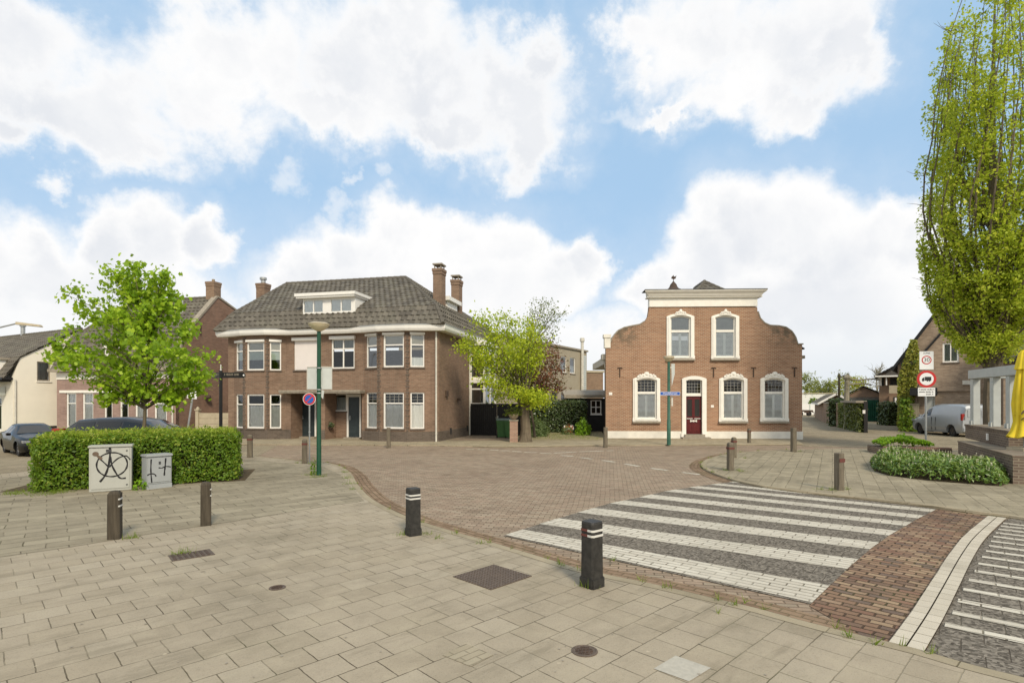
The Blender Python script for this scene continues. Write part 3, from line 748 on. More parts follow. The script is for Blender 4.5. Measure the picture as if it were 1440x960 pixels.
# red brick strip, white kerb band and the striped bicycle ramp beyond
WL = [(1253,901),(1281,863),(1306,825),(1331,786),(1349,762),(1362,749),(1374,739),(1389,727)]
wl = catmull([G(u, v) for u, v in WL], 5)
wl = [wl[0] + (wl[0] - wl[4]) * 0.35] + wl
sheet('red_brick_strip', [out_r + (out_r - zr[1]) * 0.04, wl[0]] + wl[1:] + [G(1376, 723.5).xy, G(1310, 715).xy, zr[6] + st * .2] + zr[1:7][::-1], 0.006, MT['clinker_red'])
ribbon('white_band', wl, 0.004, 0.118, 0.030, MT['white_uv'])
ribbon('white_band_joint', wl, 0.118, 0.130, 0.018, MT['soil'])
ribbon('white_band', wl, 0.130, 0.245, 0.030, MT['white_uv'])
edge = offset(wl, 0.245)
sheet('ramp_base', [tuple(q) for q in edge] + [(20, 11.5), (20, 2), (4.2, 2.2)], 0.010, MT['zebra_dark'])
# short white bars: rows across the ramp
bdir = (zr[0] - zl[0]).normalized(); bnor = Vector((-bdir.y, bdir.x))
RS = [(1322,881.5),(1333,864),(1341,847),(1349,831),(1357,817.5),(1365.5,805),(1371,794.3),(1376.5,784.6),(1382,776.4),(1386,769),(1389.5,762.3),(1393,756),(1396.5,750.5),(1400,745.5),(1403.5,741),(1407,737)]
for u, v in RS:
    q = G(u, v).xy + bdir * 0.03
    b = MB(); n = 0
    for k in range(9):
        a = q + bdir * (k * 0.62); c = a + bdir * 0.58
        w = 0.128
        vs = [(a.x, a.y, .016), (c.x, c.y, .016), (c.x + bnor.x * w, c.y + bnor.y * w, .016), (a.x + bnor.x * w, a.y + bnor.y * w, .016)]
        b.add(vs, [(0, 1, 2, 3)])
    kind(b.build('ramp_stripe', MT['zebra_white'], recalc=False), 'structure')

# dashes of white bricks round the bend and the faint line to the far pavement
DASH = [((655,631.6),(666,631.7)),((671,632),(682,632.3)),((687,632.4),(700,633)),((702,633.5),(717,634)),((719,634.7),(733,635.2)),((736,635.8),(754,636.4)),((758,637.2),(775,637.8)),
        ((787,640.3),(804,641.6)),((814,643.2),(830,645.4)),((845,647.2),(861,649.6)),((876,652.2),(896,655.6)),((913,658.4),(936,661.4)),((957,664.2),(982,667.4)),
        ((781,637),(812,635.4)),((816,635.2),(850,633.9)),((855,633.8),(865,633.4))]
for a, c in DASH:
    p, q = G(*a).xy, G(*c).xy
    d = (q - p).normalized(); nn = Vector((-d.y, d.x)) * 0.16
    sheet('road_dash', [p, q, q + nn, p + nn], 0.004, MT['zebra_white'])

# covers and patches in the near pavement
def disc_cover(u, v, r, label):
    t = thing('manhole_cover', label, 'manhole cover', G(u, v, PAV))
    b = MB(); b.lathe([(r, 0), (r, 0.006), (r * .86, 0.008), (r * .84, 0.005), (0.001, 0.005)], 28); b.build('rim', MT['cast'], t)
    b = MB()
    for k, w in enumerate((0.45, 0.66, 0.70, 0.60, 0.36)):
        yy = (k - 2) * r * 0.27
        n = 5
        for j in range(n):
            x0 = -w * r + j * 2 * w * r / n
            b.box(x0, yy - r * .07, 0.004, x0 + 2 * w * r / n * .78, yy + r * .07, 0.010)
    b.build('raised_bars', MT['iron'], t)
    return t
disc_cover(822, 915, 0.105, 'round rusty cover in the slabs before the pale square slab').rotation_euler.z = R(-12)
disc_cover(390, 826, 0.085, 'small round iron cover in the slabs left of the big square hatch')
c4p = [G(635.6, 810, PAV), G(690, 829.5, PAV), G(748, 810, PAV), G(696, 794.5, PAV)]
ctr = sum((q for q in c4p), Vector()) / 4
hw = 0.5 * ((c4p[1] - c4p[0]).length + (c4p[2] - c4p[3]).length) / 2; hh = 0.5 * ((c4p[2] - c4p[1]).length + (c4p[3] - c4p[0]).length) / 2
hd = (c4p[2] - c4p[1]) ; ha = math.atan2(hd.y, hd.x)
t = thing('access_hatch', 'large square rusty hatch of chequer plate behind the nearest black bollard', 'hatch', ctr, ha)
b = MB(); b.box(-hh, -hw, -.01, hh, hw, 0.008); b.build('plate', MT['cast'], t)
b = MB(); n = 15
for i in range(n):
    for j in range(n):
        x0, y0 = -hh + (i + .5) * 2 * hh / n, -hw + (j + .5) * 2 * hw / n
        s = 0.013; a = (s, s * .35) if (i + j) % 2 else (s * .35, s)
        b.add([(x0 - a[0], y0 - a[1], .0085), (x0 + a[0], y0 - a[1], .0085), (x0 + a[0], y0 + a[1], .0085), (x0 - a[0], y0 + a[1], .0085), (x0, y0, .014)], [(0, 1, 4), (1, 2, 4), (2, 3, 4), (3, 0, 4)])
b.build('tread', MT['iron'], t)
c4p = [G(246, 777, PAV), G(263, 788, PAV), G(294, 783, PAV), G(275, 773.5, PAV)]
ctr = sum((q for q in c4p), Vector()) / 4; hd = c4p[2] - c4p[1]
t = thing('street_drain', 'small sunken drain grate with moss, between the two cabinets and camera', 'drain', ctr, math.atan2(hd.y, hd.x))
b = MB(); b.box(-.24, -.17, -.01, .24, .17, .006); b.build('frame', MT['cast'], t)
b = MB()
for k in range(7): b.box(-.21 + k * .062, -.14, .006, -.21 + k * .062 + .03, .14, .011)
b.build('grate', MT['iron'], t)
# odd slabs: one pale, one patch of little bricks
q = [G(919, 940, PAV), G(969, 958, PAV), G(1000, 939, PAV), G(950, 921.7, PAV)]
sheet('pale_slab', [p.xy for p in q], PAV + 0.004, MT['white_tile'])
q = [G(622, 921, PAV), G(662, 937, PAV), G(694, 921, PAV), G(655, 905, PAV)]
MT['patch'] = paving('brick_patch', 0.2, 0.075, R(-44), (0.37, 0.32, 0.228), (0.32, 0.272, 0.19), (0.13, 0.105, 0.07), js=0.006, dirt=0.3)
sheet('brick_patch', [p.xy for p in q], PAV + 0.004, MT['patch'])
for (u, v, s) in ((638,  700.5, .3), (655, 712, .25), (462, 722, .3)):
    pass
# ------------------------------------------------------------------ building helpers
def rect(x0, z0, x1, z1): return [(x0, z0), (x1, z0), (x1, z1), (x0, z1)]
def AB(a, b):
    """Axes of an upright wall from plan point a to b (outside on the right of travel from a to b... that is, towards -y of its own)."""
    a = Vector(a); b = Vector(b); d = b - a
    return T(a.x, a.y, 0, math.atan2(d.y, d.x)), d.length

def shade_part(w, M, s0, z0, s1, z1, y, how, mat):
    b = MB(M)
    if how == 'curtain':
        n = max(6, int((s1 - s0) / 0.03)); vs = []; fs = []; ph = (s0 * 7.7) % 6.28
        for i in range(n + 1):
            s = s0 + (s1 - s0) * i / n; yy = y + 0.024 * math.sin(i * .62 + ph + .9 * math.sin(i * .17 + ph)) + .008 * math.sin(i * 1.3)
            vs += [(s, yy, z0), (s, yy, z1)]
        for i in range(n): fs.append((2*i, 2*i+2, 2*i+3, 2*i+1))
        b.add(vs, fs)
        return b.build('curtain', mat, w, smooth=True, angle=80)
    if how == 'blind':
        b.box(s0, y, z0, s1, y + .012, z1); return b.build('blind', mat, w)
    if how == 'shutter':
        mid = (s0 + s1) / 2
        for (a, c) in ((s0, mid - .02), (mid + .02, s1)):
            for e in (a, c - .045): b.box(e, y, z0, e + .045, y + .03, z1)
            b.box(a, y, z0, c, y + .03, z0 + .05); b.box(a, y, z1 - .05, c, y + .03, z1)
            n = int((z1 - z0 - .1) / 0.062)
            for k in range(n):
                zz = z0 + .05 + (k + .5) * (z1 - z0 - .1) / n
                b.add([(a + .04, y + .004, zz - .028), (c - .04, y + .004, zz - .028), (c - .04, y + .028, zz + .022), (a + .04, y + .028, zz + .022)], [(0, 1, 2, 3)])
        b.box(mid - .02, y - .004, z0, mid + .02, y + .034, z1)
        return b.build('louvre_shutter', mat, w)

def win(parent, M, s0, z0, s1, z1, y=0.0, inset=0.05, fw=0.06, depth=0.08, hb=(), vb=(), glass='glass', frame='white', sill='white', shade=None, arch=0.0, lead=None, sillp=0.06, name='window'):
    b = MB(M); y0, y1 = y + inset, y + inset + depth
    b.box(s0, y0, z0, s0 + fw, y1, z1); b.box(s1 - fw, y0, z0, s1, y1, z1)
    b.box(s0 + fw, y0, z0, s1 - fw, y1, z0 + fw)
    if arch:
        n = 8; pts = [(s0 + fw, z1 - fw - arch)] ; top = []
        for k in range(n + 1):
            tt = k / n; sx = s0 + fw + (s1 - s0 - 2*fw) * tt
            top.append((sx, z1 - fw - arch + arch * (1 - (2*tt - 1) ** 2)))
        outl = [(s0 + fw, z1), ] + top[:1] + top[1:] + [(s1 - fw, z1)]
        b.panel([(s0 + fw, z1)] + top + [(s1 - fw, z1)], t=depth, y=y0)
    else:
        b.box(s0 + fw, y0, z1 - fw, s1 - fw, y1, z1)
    for h in hb:
        if isinstance(h, tuple): zc, hw = h
        else: zc, hw = z0 + h * (z1 - z0), 0.03
        b.box(s0 + fw, y0 - .008, zc - hw, s1 - fw, y1 - .01, zc + hw)
    for vbar in vb:
        fr, a, c = vbar if isinstance(vbar, tuple) else (vbar, 0, 1)
        sc = s0 + fr * (s1 - s0); za, zb = z0 + fw + a * (z1 - z0 - 2*fw), z0 + fw + c * (z1 - z0 - 2*fw)
        b.box(sc - .03, y0 + .004, za, sc + .03, y1 - .006, zb)
    w = b.build(name, MT[frame], parent)
    g = MB(M); yg = y0 + depth * .55
    g.add([(s0 + fw * .8, yg, z0 + fw * .8), (s1 - fw * .8, yg, z0 + fw * .8), (s1 - fw * .8, yg, z1 - fw * .8), (s0 + fw * .8, yg, z1 - fw * .8)], [(0, 1, 2, 3)])
    g.build('pane', MT[glass], w, recalc=False)
    if lead:
        za, zb, nx, nz = lead; l = MB(M)
        for k in range(1, nx):
            sc = s0 + fw + (s1 - s0 - 2*fw) * k / nx; l.box(sc - .008, yg - .008, za, sc + .008, yg - .001, zb)
        for k in range(1, nz):
            zc = za + (zb - za) * k / nz; l.box(s0 + fw, yg - .0085, zc - .008, s1 - fw, yg - .0015, zc + .008)
        l.build('lead_strips', MT['lead'], w)
    if shade:
        for (how, mat, za, zb) in shade:
            shade_part(w, M, s0 + fw + .005, z0 + za * (z1 - z0), s1 - fw - .005, z0 + zb * (z1 - z0), yg + (.034 if how == 'curtain' else .012), how, MT[mat])
    if sill:
        l = MB(M); l.box(s0 - .04, y - sillp, z0 - .07, s1 + .04, y0 - .003, z0 - .002); l.build('sill', MT[sill], w)
    return w

def roof_plane(b, A, B, C, D, tw=0.30, th=0.34, lift=0.045, wave=0.035, phase=0.0, base=True):
    """Rows of curved tiles over the plane A-B (eave, left to right seen from outside), C-D (upper edge right to left)."""
    A, B, C, D = map(Vector, (A, B, C, D))
    U = (B - A); L = U.length; U = U / L
    V = (D - A) - U * (D - A).dot(U); Hh = V.length; V = V / Hh
    Nn = U.cross(V); Nn.normalize()
    if Nn.z < 0: Nn = -Nn
    sl, sr = (D - A).dot(U) / Hh, ((C - B).dot(U)) / Hh
    rows = max(1, int(round(Hh / th))); th = Hh / rows
    vs, fs, uv = [], [], []
    prof = ((0.0, 0.0), (0.22, 1.0), (0.5, 0.45), (0.8, 0.05), (1.0, 0.0))
    for r in range(rows):
        v0, v1 = r * th - .02, (r + 1) * th + .01
        l0, r0 = sl * r * th, L + sr * r * th; l1, r1 = sl * (r + 1) * th, L + sr * (r + 1) * th
        lo, hi = min(l0, l1), max(r0, r1)
        off = (0.5 * tw if r % 2 else 0.0) + phase
        k0, k1 = math.floor((lo - off) / tw), math.ceil((hi - off) / tw)
        us = []
        for k in range(k0, k1):
            for (fr, h) in prof[:-1]: us.append((off + (k + fr) * tw, h, k))
        us.append((off + k1 * tw, 0.0, k1 - 1))
        o = len(vs); m = len(us)
        for (u, h, k) in us:
            u0 = min(max(u, l0), r0); u1 = min(max(u, l1), r1)
            jit = 0.006 * math.sin(k * 12.9898 + r * 78.233)
            q0 = A + U * u0 + V * v0; q1 = A + U * u1 + V * v1
            vs += [q0 + Nn * (lift + wave * h + jit), q1 + Nn * (0.012 + wave * h), q0 + Nn * (-0.01)]
        for i in range(m - 1):
            a, c = o + 3*i, o + 3*(i+1); k = us[i][2]
            fs.append((a, c, c + 1, a + 1)); cu = (k + .1 + .05, r + .5); uv.append([(k + .2, r + .2), (k + .8, r + .2), (k + .8, r + .8), (k + .2, r + .8)])
            fs.append((a + 2, c + 2, c, a)); uv.append([(k + .2, r + .2)] * 4)
    if base:
        o = len(vs); vs += [A - Nn * .02, B - Nn * .02, C - Nn * .02, D - Nn * .02]; fs.append((o, o+1, o+2, o+3)); uv.append([(0.5, 0.5)] * 4)
    b.add(vs, fs, 0, uv)
def ridge(b, p, q, r=0.11, step=0.36):
    p, q = Vector(p), Vector(q); n = max(1, int((q - p).length / step)); d = (q - p) / n
    for i in range(n):
        a = p + d * i
        b.tube([a, a + d * 1.04], [r, r * .86], n=8)
def downpipe(x, y, z0, z1, r=.045, bends=()):
    b = MB(); b.tube([(x, y, z0), (x, y, z1)], r, n=8)
    for zz in (z0 + .4, (z0 + z1) / 2, z1 - .4): b.lathe([(r * 1.25, 0), (r * 1.25, .05)], 8, (x, y, zz))
    return b
def chimney(parent, x, y, z0, z1, w, d, mat, cap=.06, pots=True):
    b = MB(); b.box(x - w/2, y - d/2, z0, x + w/2, y + d/2, z1)
    b.box(x - w/2 - cap*.35, y - d/2 - cap*.35, z1 - .30, x + w/2 + cap*.35, y + d/2 + cap*.35, z1 - .14)
    b.box(x - w/2 - cap*.7, y - d/2 - cap*.7, z1 - .14, x + w/2 + cap*.7, y + d/2 + cap*.7, z1 + .002)
    c = b.build('chimney', mat, parent)
    if pots:
        k = MB()
        for dx in (-w * .42, w * .42 - .05):
            for dy in (-d * .42, d * .42 - .05): k.box(x + dx, y + dy, z1, x + dx + .05, y + dy + .05, z1 + .2)
        k.box(x - w * .55, y - d * .55, z1 + .2, x + w * .55, y + d * .55, z1 + .27)
        k.build('chimney_cap', MT['stone'], c)
    return c

# ------------------------------------------------------------------ brown double house with bays
F1 = Fr((-14.99, 29.3), math.atan2(-2.65, 11.47)); W1 = 11.77; D1 = 9.5; BP = 0.45
t = thing('double_house', 'brown brick double house with grey tiled hip roof and white gutter', 'house', (F1.o.x, F1.o.y, 0), F1.a)
H1 = t
ZG = 5.36            # wall top
p = -BP
def bay(ul, ub, uc, ur):
    return F1.x(ul), F1.x(ub, p), F1.x(uc, p), F1.x(ur)
bays = [bay(329, 343.5, 376, 402), bay(511, 533, 573, 605)]
Z = lambda u, v, y=0.0: F1.z(u, v, y)
brick = MB(); plinth = MB()
xs_l, xs_r = bays
# flat front between the bays, with the two entrance recesses
rx0, rx1 = F1.x(409), F1.x(450); rx2, rx3 = F1.x(457), F1.x(509)
zc = Z(460, 553)      # underside of the entrance slab
uw1 = (F1.x(413.5), Z(430, 520), F1.x(446), Z(430, 478)); uw2 = (F1.x(466), Z(482, 518), F1.x(498.5), Z(482, 476))
brick.panel([(xs_l[3], 0), (rx0, 0), (rx0, zc), (rx1, zc), (rx1, 0), (rx2, 0), (rx2, zc), (rx3, zc), (rx3, 0), (xs_r[0], 0), (xs_r[0], ZG), (xs_l[3], ZG)],
            [rect(*uw1), rect(*uw2)], t=.28)
# recess backs
RD = 1.0
d1 = (F1.x(421.5, RD), 0.12, F1.x(445, RD), Z(432, 556, RD)); d2 = (F1.x(488, RD), 0.12, F1.x(508, RD), Z(497, 554, RD)); sw = (F1.x(470, RD), Z(478, 578, RD), F1.x(488, RD) - .002, Z(478, 553.5, RD))
brick.panel([(rx0 - .3, 0), (d1[0], 0), (d1[0], d1[3]), (d1[2], d1[3]), (d1[2], 0), (rx1 + .3, 0), (rx1 + .3, zc + .3), (rx0 - .3, zc + .3)], t=.2, y=RD)
brick.panel([(rx2 - .12, 0), (d2[0], 0), (d2[0], d2[3]), (d2[2], d2[3]), (d2[2], 0), (rx3 + .3, 0), (rx3 + .3, zc + .3), (rx2 - .12, zc + .3)], [rect(*sw)], t=.2, y=RD)
for x0, x1 in ((rx0 - .25, rx0), (rx1, rx1 + .1), (rx2 - .1, rx2), (rx3, rx3 + .25)): brick.box(x0, .28, 0, x1, RD, zc)
brick.box(rx0 - .2, .28, zc, rx3 + .2, RD + .2, zc + .12)
# bays: three faces each, openings on both floors
bw = []
for (xa, xb, xc, xd), (cu0, cu1, ru0, ru1, lu0, lu1, vs) in ((xs_l, (347, 371.5, 379.5, 395.5, 332.5, 341, (554, 602, 480, 520.5))), (xs_r, (539, 568, 576, 594.5, 518, 531.5, (551.5, 602.5, 470, 516)))):
    cu = (cu0 + cu1) / 2
    zs = [(Z(cu, vs[1], p), Z(cu, vs[0], p)), (Z(cu, vs[3], p), Z(cu, vs[2], p))]
    faces = []
    M, L = AB((xb, p), (xc, p)); faces.append((M, L, F1.x(cu0, p) - xb, F1.x(cu1, p) - xb, 'c'))
    M, L = AB((xa, 0), (xb, p)); faces.append((M, L, L * .18, L * .86, 'l'))
    M, L = AB((xc, p), (xd, 0)); faces.append((M, L, L * .13, L * .74, 'r'))
    for (M, L, s0, s1, k) in faces:
        brick.M = M; plinth.M = M
        brick.panel(rect(0, 0, L, ZG), [rect(s0, za, s1, zb) for za, zb in zs], t=.24)
        bw.append((M, s0, s1, zs, k))
    brick.M = None; plinth.M = None
# remaining front piers, side and rear walls
brick.box(0, 0, 0, xs_l[0], .28, ZG); brick.box(xs_r[3], 0, 0, W1, .28, ZG)
SD = 5.0                                             # the brick side wall; a white bay follows behind it
brick.box(W1 - .28, .28, 0, W1, D1, ZG); brick.box(0, .28, 0, .28, D1, ZG); brick.box(.28, D1 - .28, 0, W1 - .28, D1, ZG)
brick.build('wall', MT['brick_l'], t)
# dark brick base course along the front, soldier courses and corner strips
zp = Z(560, 606)
pm = MB()
front = [(0, 0), (xs_l[0], 0), (xs_l[1], p), (xs_l[2], p), (xs_l[3], 0), (rx0, 0)]
pm.sweep(front, [(0.0, 0), (.012, 0), (.012, zp), (0.0, zp)])
pm.sweep([(rx1, 0), (rx2, 0)], [(0.0, 0), (.012, 0), (.012, zp), (0.0, zp)])
pm.sweep([(rx3, 0), (xs_r[0], 0), (xs_r[1], p), (xs_r[2], p), (xs_r[3], 0), (W1, 0), (W1, SD)], [(0.0, 0), (.012, 0), (.012, zp), (0.0, zp)])
for bx in (xs_l[1], xs_l[2], xs_r[1], xs_r[2]):      # toothed dark corner bricks of the bays
    zz = zp + .02; k = 0
    while zz < ZG - .1:
        w = .09 if k % 2 else .05
        pm.box(bx - w, p - .018, zz, bx + w, p + .02, zz + .085); zz += .14; k += 1
pm.build('plinth', MT['brick_ld'], t)
st = MB()
for (xa, xb, xc, xd) in bays:
    for s0, e0 in (((xa, 0), (xb, p)), ((xb, p), (xc, p)), ((xc, p), (xd, 0))):
        pass
# windows
shades_g = [('curtain', 'curtain', 0.03, 0.66)]
for n_, (M, s0, s1, zs, k) in enumerate(bw):
    for fl, (za, zb) in enumerate(zs):
        hb = (0.70,) if fl == 0 else (0.68,)
        left = n_ < 3
        if fl == 0: sh = [('curtain', 'curtain', .03, .66)] if (k == 'c' or not left) else [('curtain', 'curtain_g', .03, .66)]
        else: sh = ([('blind', 'blind', .36, .66)] if left else []) + [('blind', 'curtain_b', .71, .95)] + ([('curtain', 'curtain', .03, .30)] if (k == 'r' and not left) else [])
        win(t, M, s0, za, s1, zb, fw=.075 if k == 'c' else .06, hb=hb, sill='brick_ld', shade=sh, glass='glass' if fl == 0 else 'glass_up',
            lead=(za + .7 * (zb - za) + .03, zb - .07, 4 if k == 'c' else 2, 3) if (fl == 0 and not left) else None, sillp=.05)
        if fl == 1:
            b = MB(M); b.box(s0 - .03, -.07, zb - .02, s1 + .03, .05, zb + .09); b.build('lintel_box', MT['white'], t)
# shutter window and the double window over the entrance
I4 = Matrix.Identity(4)
w_ = win(t, I4, *uw1, fw=.05, sill='brick_ld', shade=None)
b = MB(); n = 24
for k in range(n):
    z0 = uw1[1] + .05 + k * (uw1[3] - uw1[1] - .05) / n; h = (uw1[3] - uw1[1] - .05) / n
    b.box(uw1[0] + .03, .035, z0, uw1[2] - .03, .05, z0 + h - .006)
b.box(uw1[0] + .02, .045, uw1[1] + .02, uw1[2] - .02, .06, uw1[3])
b.build('roller_shutter', MT['roller'], w_)
for q in (uw1, uw2):
    b = MB(); b.box(q[0] - .06, -.14, q[3] - .03, q[2] + .06, .04, q[3] + .12); b.build('lintel_box', MT['white'], t)
win(t, I4, *uw2, fw=.07, hb=(.66,), vb=(.5,), sill='brick_ld', glass='glass', shade=[('curtain', 'curtain_g', .7, .97)])
# entrance slab
b = MB(); b.box(F1.x(402), -.55, zc, F1.x(514), .0, zc + .06); b.box(F1.x(402) - .02, -.58, zc + .06, F1.x(514) + .02, -.002, zc + .16); b.build('entrance_canopy', MT['stone'], t)
# doors with frames
def house_door(q, mat, glass_top=True, xo=0.0):
    x0, z0, x1, z1 = q; b = MB()
    zt = z0 + 2.08
    b.box(x0, RD - .03, 0.02, x0 + .09, RD + .1, z1); b.box(x1 - .09, RD - .03, 0.02, x1, RD + .1, z1)
    b.box(x0 + .09, RD - .03, z1 - .08, x1 - .09, RD + .1, z1); b.box(x0 + .09, RD - .03, zt, x1 - .09, RD + .1, zt + .08)
    fr = b.build('door_frame', MT['white'], H1)
    g = MB(); g.box(x0 + .09, RD + .04, zt + .08, x1 - .09, RD + .05, z1 - .08); g.build('pane', MT['glass'], fr)
    d = MB(); d.box(x0 + .09, RD + .02, .06, x1 - .09, RD + .07, zt)
    for (a, c) in ((.12, .28), (.33, .60), (.65, .93)):
        d.box(x0 + .20, RD + .008, .06 + a * 2.0, x1 - .20, RD + .02, .06 + c * 2.0)
    do = d.build('door', MT[mat], H1, bevel=.004)
    h = MB(); h.tube([(x0 + .16, RD + .03, 1.08), (x0 + .16, RD - .05, 1.08), (x0 + .27, RD - .05, 1.08)], .014, 6); h.box(x0 + .13, RD + .005, 1.0, x0 + .19, RD + .02, 1.22)
    h.build('handle', MT['zinc'], do)
    s = MB(); s.box(x0 - .05, RD - .3, 0, x1 + .05, RD - .032, .12); s.build('doorstep', MT['stone'], H1)
house_door(d1, 'door_dark'); house_door(d2, 'door_dark')
win(t, I4, *sw, y=RD, fw=.06, sill='brick_ld', inset=0.0, shade=[('curtain', 'curtain_g', .0, .8)])
# gutter, following the bays, and flat bay caps
path = [(-.42, D1), (-.42, -.42)]
zg0, zg1 = ZG - .02, ZG + .26
gp = [(0, D1), (0, 0), (xs_l[0], 0), (xs_l[1], p), (xs_l[2], p), (xs_l[3], 0), (xs_r[0], 0), (xs_r[1], p), (xs_r[2], p), (xs_r[3], 0), (W1, 0), (W1, D1)]
gp2 = [(0, D1), (0, 0), (xs_l[0] + .2, -.1), (xs_l[1] + .05, p * .75), (xs_l[2] - .05, p * .75), (xs_l[3] - .2, -.1), (xs_l[3] + .5, 0), (xs_r[0] - .5, 0), (xs_r[0] + .2, -.1), (xs_r[1] + .05, p * .75), (xs_r[2] - .05, p * .75), (xs_r[3], -.1), (W1, 0), (W1, D1)]
b = MB(); b.sweep(gp2, [(-.3, zg0), (.40, zg0), (.45, zg0 + .10), (.47, zg1), (.33, zg1), (-.3, zg1 - .04)])
b.build('gutter', MT['white'], t)
b = MB(); b.sweep(gp2, [(.30, zg1 - .02), (.48, zg1 - .02), (.48, zg1 + .02), (.30, zg1 + .02)]); b.build('gutter_lining', MT['zinc'], t)
downpipe(W1 - .10, -.07, 0, zg0).build('downpipe', MT['pipe_pale'], t, smooth=True)
downpipe(W1 + .06, SD - .25, 0, zg0, .035).build('downpipe', MT['pipe_pale'], t, smooth=True)
# roof: steep skirt, then the main hip
e = .40; zb_, zr = 6.62, 9.12
e0 = [(-e, -e - .12), (W1 + e, -e - .12), (W1 + e, D1 + e), (-e, D1 + e)]
e1 = [(.18, .18), (W1 - .18, .18), (W1 - .18, D1 - .18), (.18, D1 - .18)]
yr = D1 / 2
xr0, xr1 = F1.x(403, yr), F1.x(571, yr)
b = MB()
for i in range(4):
    j = (i + 1) % 4
    A, B = (*e0[i], zg1), (*e0[j], zg1); Cq, Dq = (*e1[j], zb_), (*e1[i], zb_)
    roof_plane(b, A, B, Cq, Dq, tw=.30, th=.32)
a_, b_, c_, d_ = [(*q, zb_) for q in e1]; r0, r1 = (xr0, yr, zr), (xr1, yr, zr)
roof_plane(b, a_, b_, r1, r0, tw=.30, th=.33); roof_plane(b, b_, c_, r1, r1, tw=.30, th=.33); roof_plane(b, c_, d_, r0, r1, tw=.30, th=.33); roof_plane(b, d_, a_, r0, r0, tw=.30, th=.33)
roof = b.build('roof', MT['tile_grey'], t)
b = MB(); ridge(b, r0, r1, .13)
for q, rr in ((a_, r0), (b_, r1), (c_, r1), (d_, r0)): ridge(b, q, rr, .11)
for i in range(4): ridge(b, (*e0[i], zg1 + .03), (*e1[i], zb_ + .02), .10)
b.build('ridge_tiles', MT['tile_grey'], roof, smooth=True)
# front dormer
yd = -.02; dx0, dx1 = F1.x(426, yd), F1.x(499.5, yd); dz0, dz1 = Z(460, 440.5, yd) - .04, Z(460, 419, yd)
b = MB()
gw = [(F1.x(a, yd), F1.x(c, yd)) for a, c in ((426.5, 455), (464.5, 495))]
b.panel(rect(dx0, dz0, dx1, dz1), [rect(a, dz0 + .08, c, dz1 - .06) for a, c in gw], t=.08, y=yd)
for xx in (dx0, dx1 - .06): b.panel([(yd + .08, dz0), (yd + 3.0, dz1), (yd + .08, dz1)], t=.06, y=0) if False else None
for xx in (dx0, dx1 - .06):
    b.add([(xx, yd + .08, dz0), (xx + .06, yd + .08, dz0), (xx + .06, yd + 2.2, dz1), (xx, yd + 2.2, dz1), (xx, yd + .08, dz1), (xx + .06, yd + .08, dz1)], [(0, 1, 2, 3), (0, 4, 5, 1), (0, 3, 4), (1, 5, 2), (3, 2, 5, 4)])
dm = b.build('dormer', MT['white'], t)
b = MB(); b.box(F1.x(420, yd), yd - .24, dz1, F1.x(501.5, yd), yd + 2.6, dz1 + .09); b.box(F1.x(418.5, yd), yd - .29, dz1 + .09, F1.x(503, yd), yd + 2.9, dz1 + .24)
b.build('dormer_roof', MT['white'], dm)
for a, c in gw:
    win(t, I4, a, dz0 + .08, c, dz1 - .06, y=yd, inset=.0, depth=.06, fw=.05, vb=(.5,), sill=None, glass='glass_up', shade=[('blind', 'curtain', .05, .95)], name='dormer_window')
# chimneys and the side dormer on the right slope
def on_side(u, v, x):          # place on a plane of constant x in the house
    ca, cb = (u - 720) / FPX, (HOR - v) / FPX
    n = F1.ex; tt = (x + F1.o.dot(n)) / (ca * n.x + n.y)
    q = Vector((tt * ca, tt)) - F1.o
    return q.dot(F1.ey), EYE + tt * cb
yc1, zc1 = on_side(614, 380, W1 - .9)
yc1 = min(max(yc1, 1.5), 4.0)
def chim_px(u0, u1, vtop, y, zbase, capw=.07):
    x0, x1 = F1.x(u0, y), F1.x(u1, y); zt = F1.z((u0 + u1) / 2, vtop, y)
    return chimney(t, (x0 + x1) / 2, y + .3, zbase, zt - .27, x1 - x0, .62, MT['brick_l'], cap=capw)
chim_px(609, 621, 370, 2.3, 6.2); chim_px(634.5, 645.5, 386.5, 5.2, 6.2)
c_ = chimney(t, F1.x(366, 6.6), 6.9, 6.6, F1.z(366, 398, 6.6), .62, .62, MT['brick_l'], pots=False)
b = MB(); zt = F1.z(366, 398, 6.6); b.lathe([(.15, 0), (.15, .28), (.22, .28), (.22, .42), (.0, .44)], 10, (F1.x(366, 6.6), 6.9, zt)); b.build('chimney_cap', MT['zinc'], c_, smooth=True)
sx0, sx1 = F1.x(624, 3.6), W1 - .55
b = MB(); sy0, sy1, sz0, sz1 = 3.3, 5.0, 6.5, F1.z(630, 423, 3.4)
b.box(W1 - 1.9, sy0, sz0, W1 - .75, sy1, sz1)
for k in range(5): b.box(W1 - .75, sy0 + .1 + k * .32, sz0 + .1, W1 - .73, sy0 + .36 + k * .32, sz1 - .08)
sdm = b.build('dormer', MT['white'], t)
b = MB(); b.box(W1 - 2.2, sy0 - .2, sz1, W1 - .55, sy1 + .2, sz1 + .22); b.build('dormer_roof', MT['white'], sdm)
# small things on the side wall
b = MB(); b.box(W1, .9, Z(617, 557), W1 + .10, 1.15, Z(617, 557) + .28); b.box(W1, 2.7, 2.0, W1 + .16, 2.86, 2.14); b.build('wall_lamp', MT['iron'], t)
b = MB(); b.box(W1, 1.6, .30, W1 + .02, 1.85, .62); b.box(W1, 4.4, .30, W1 + .02, 4.62, .62); b.build('air_vent', MT['dark_in'], t)
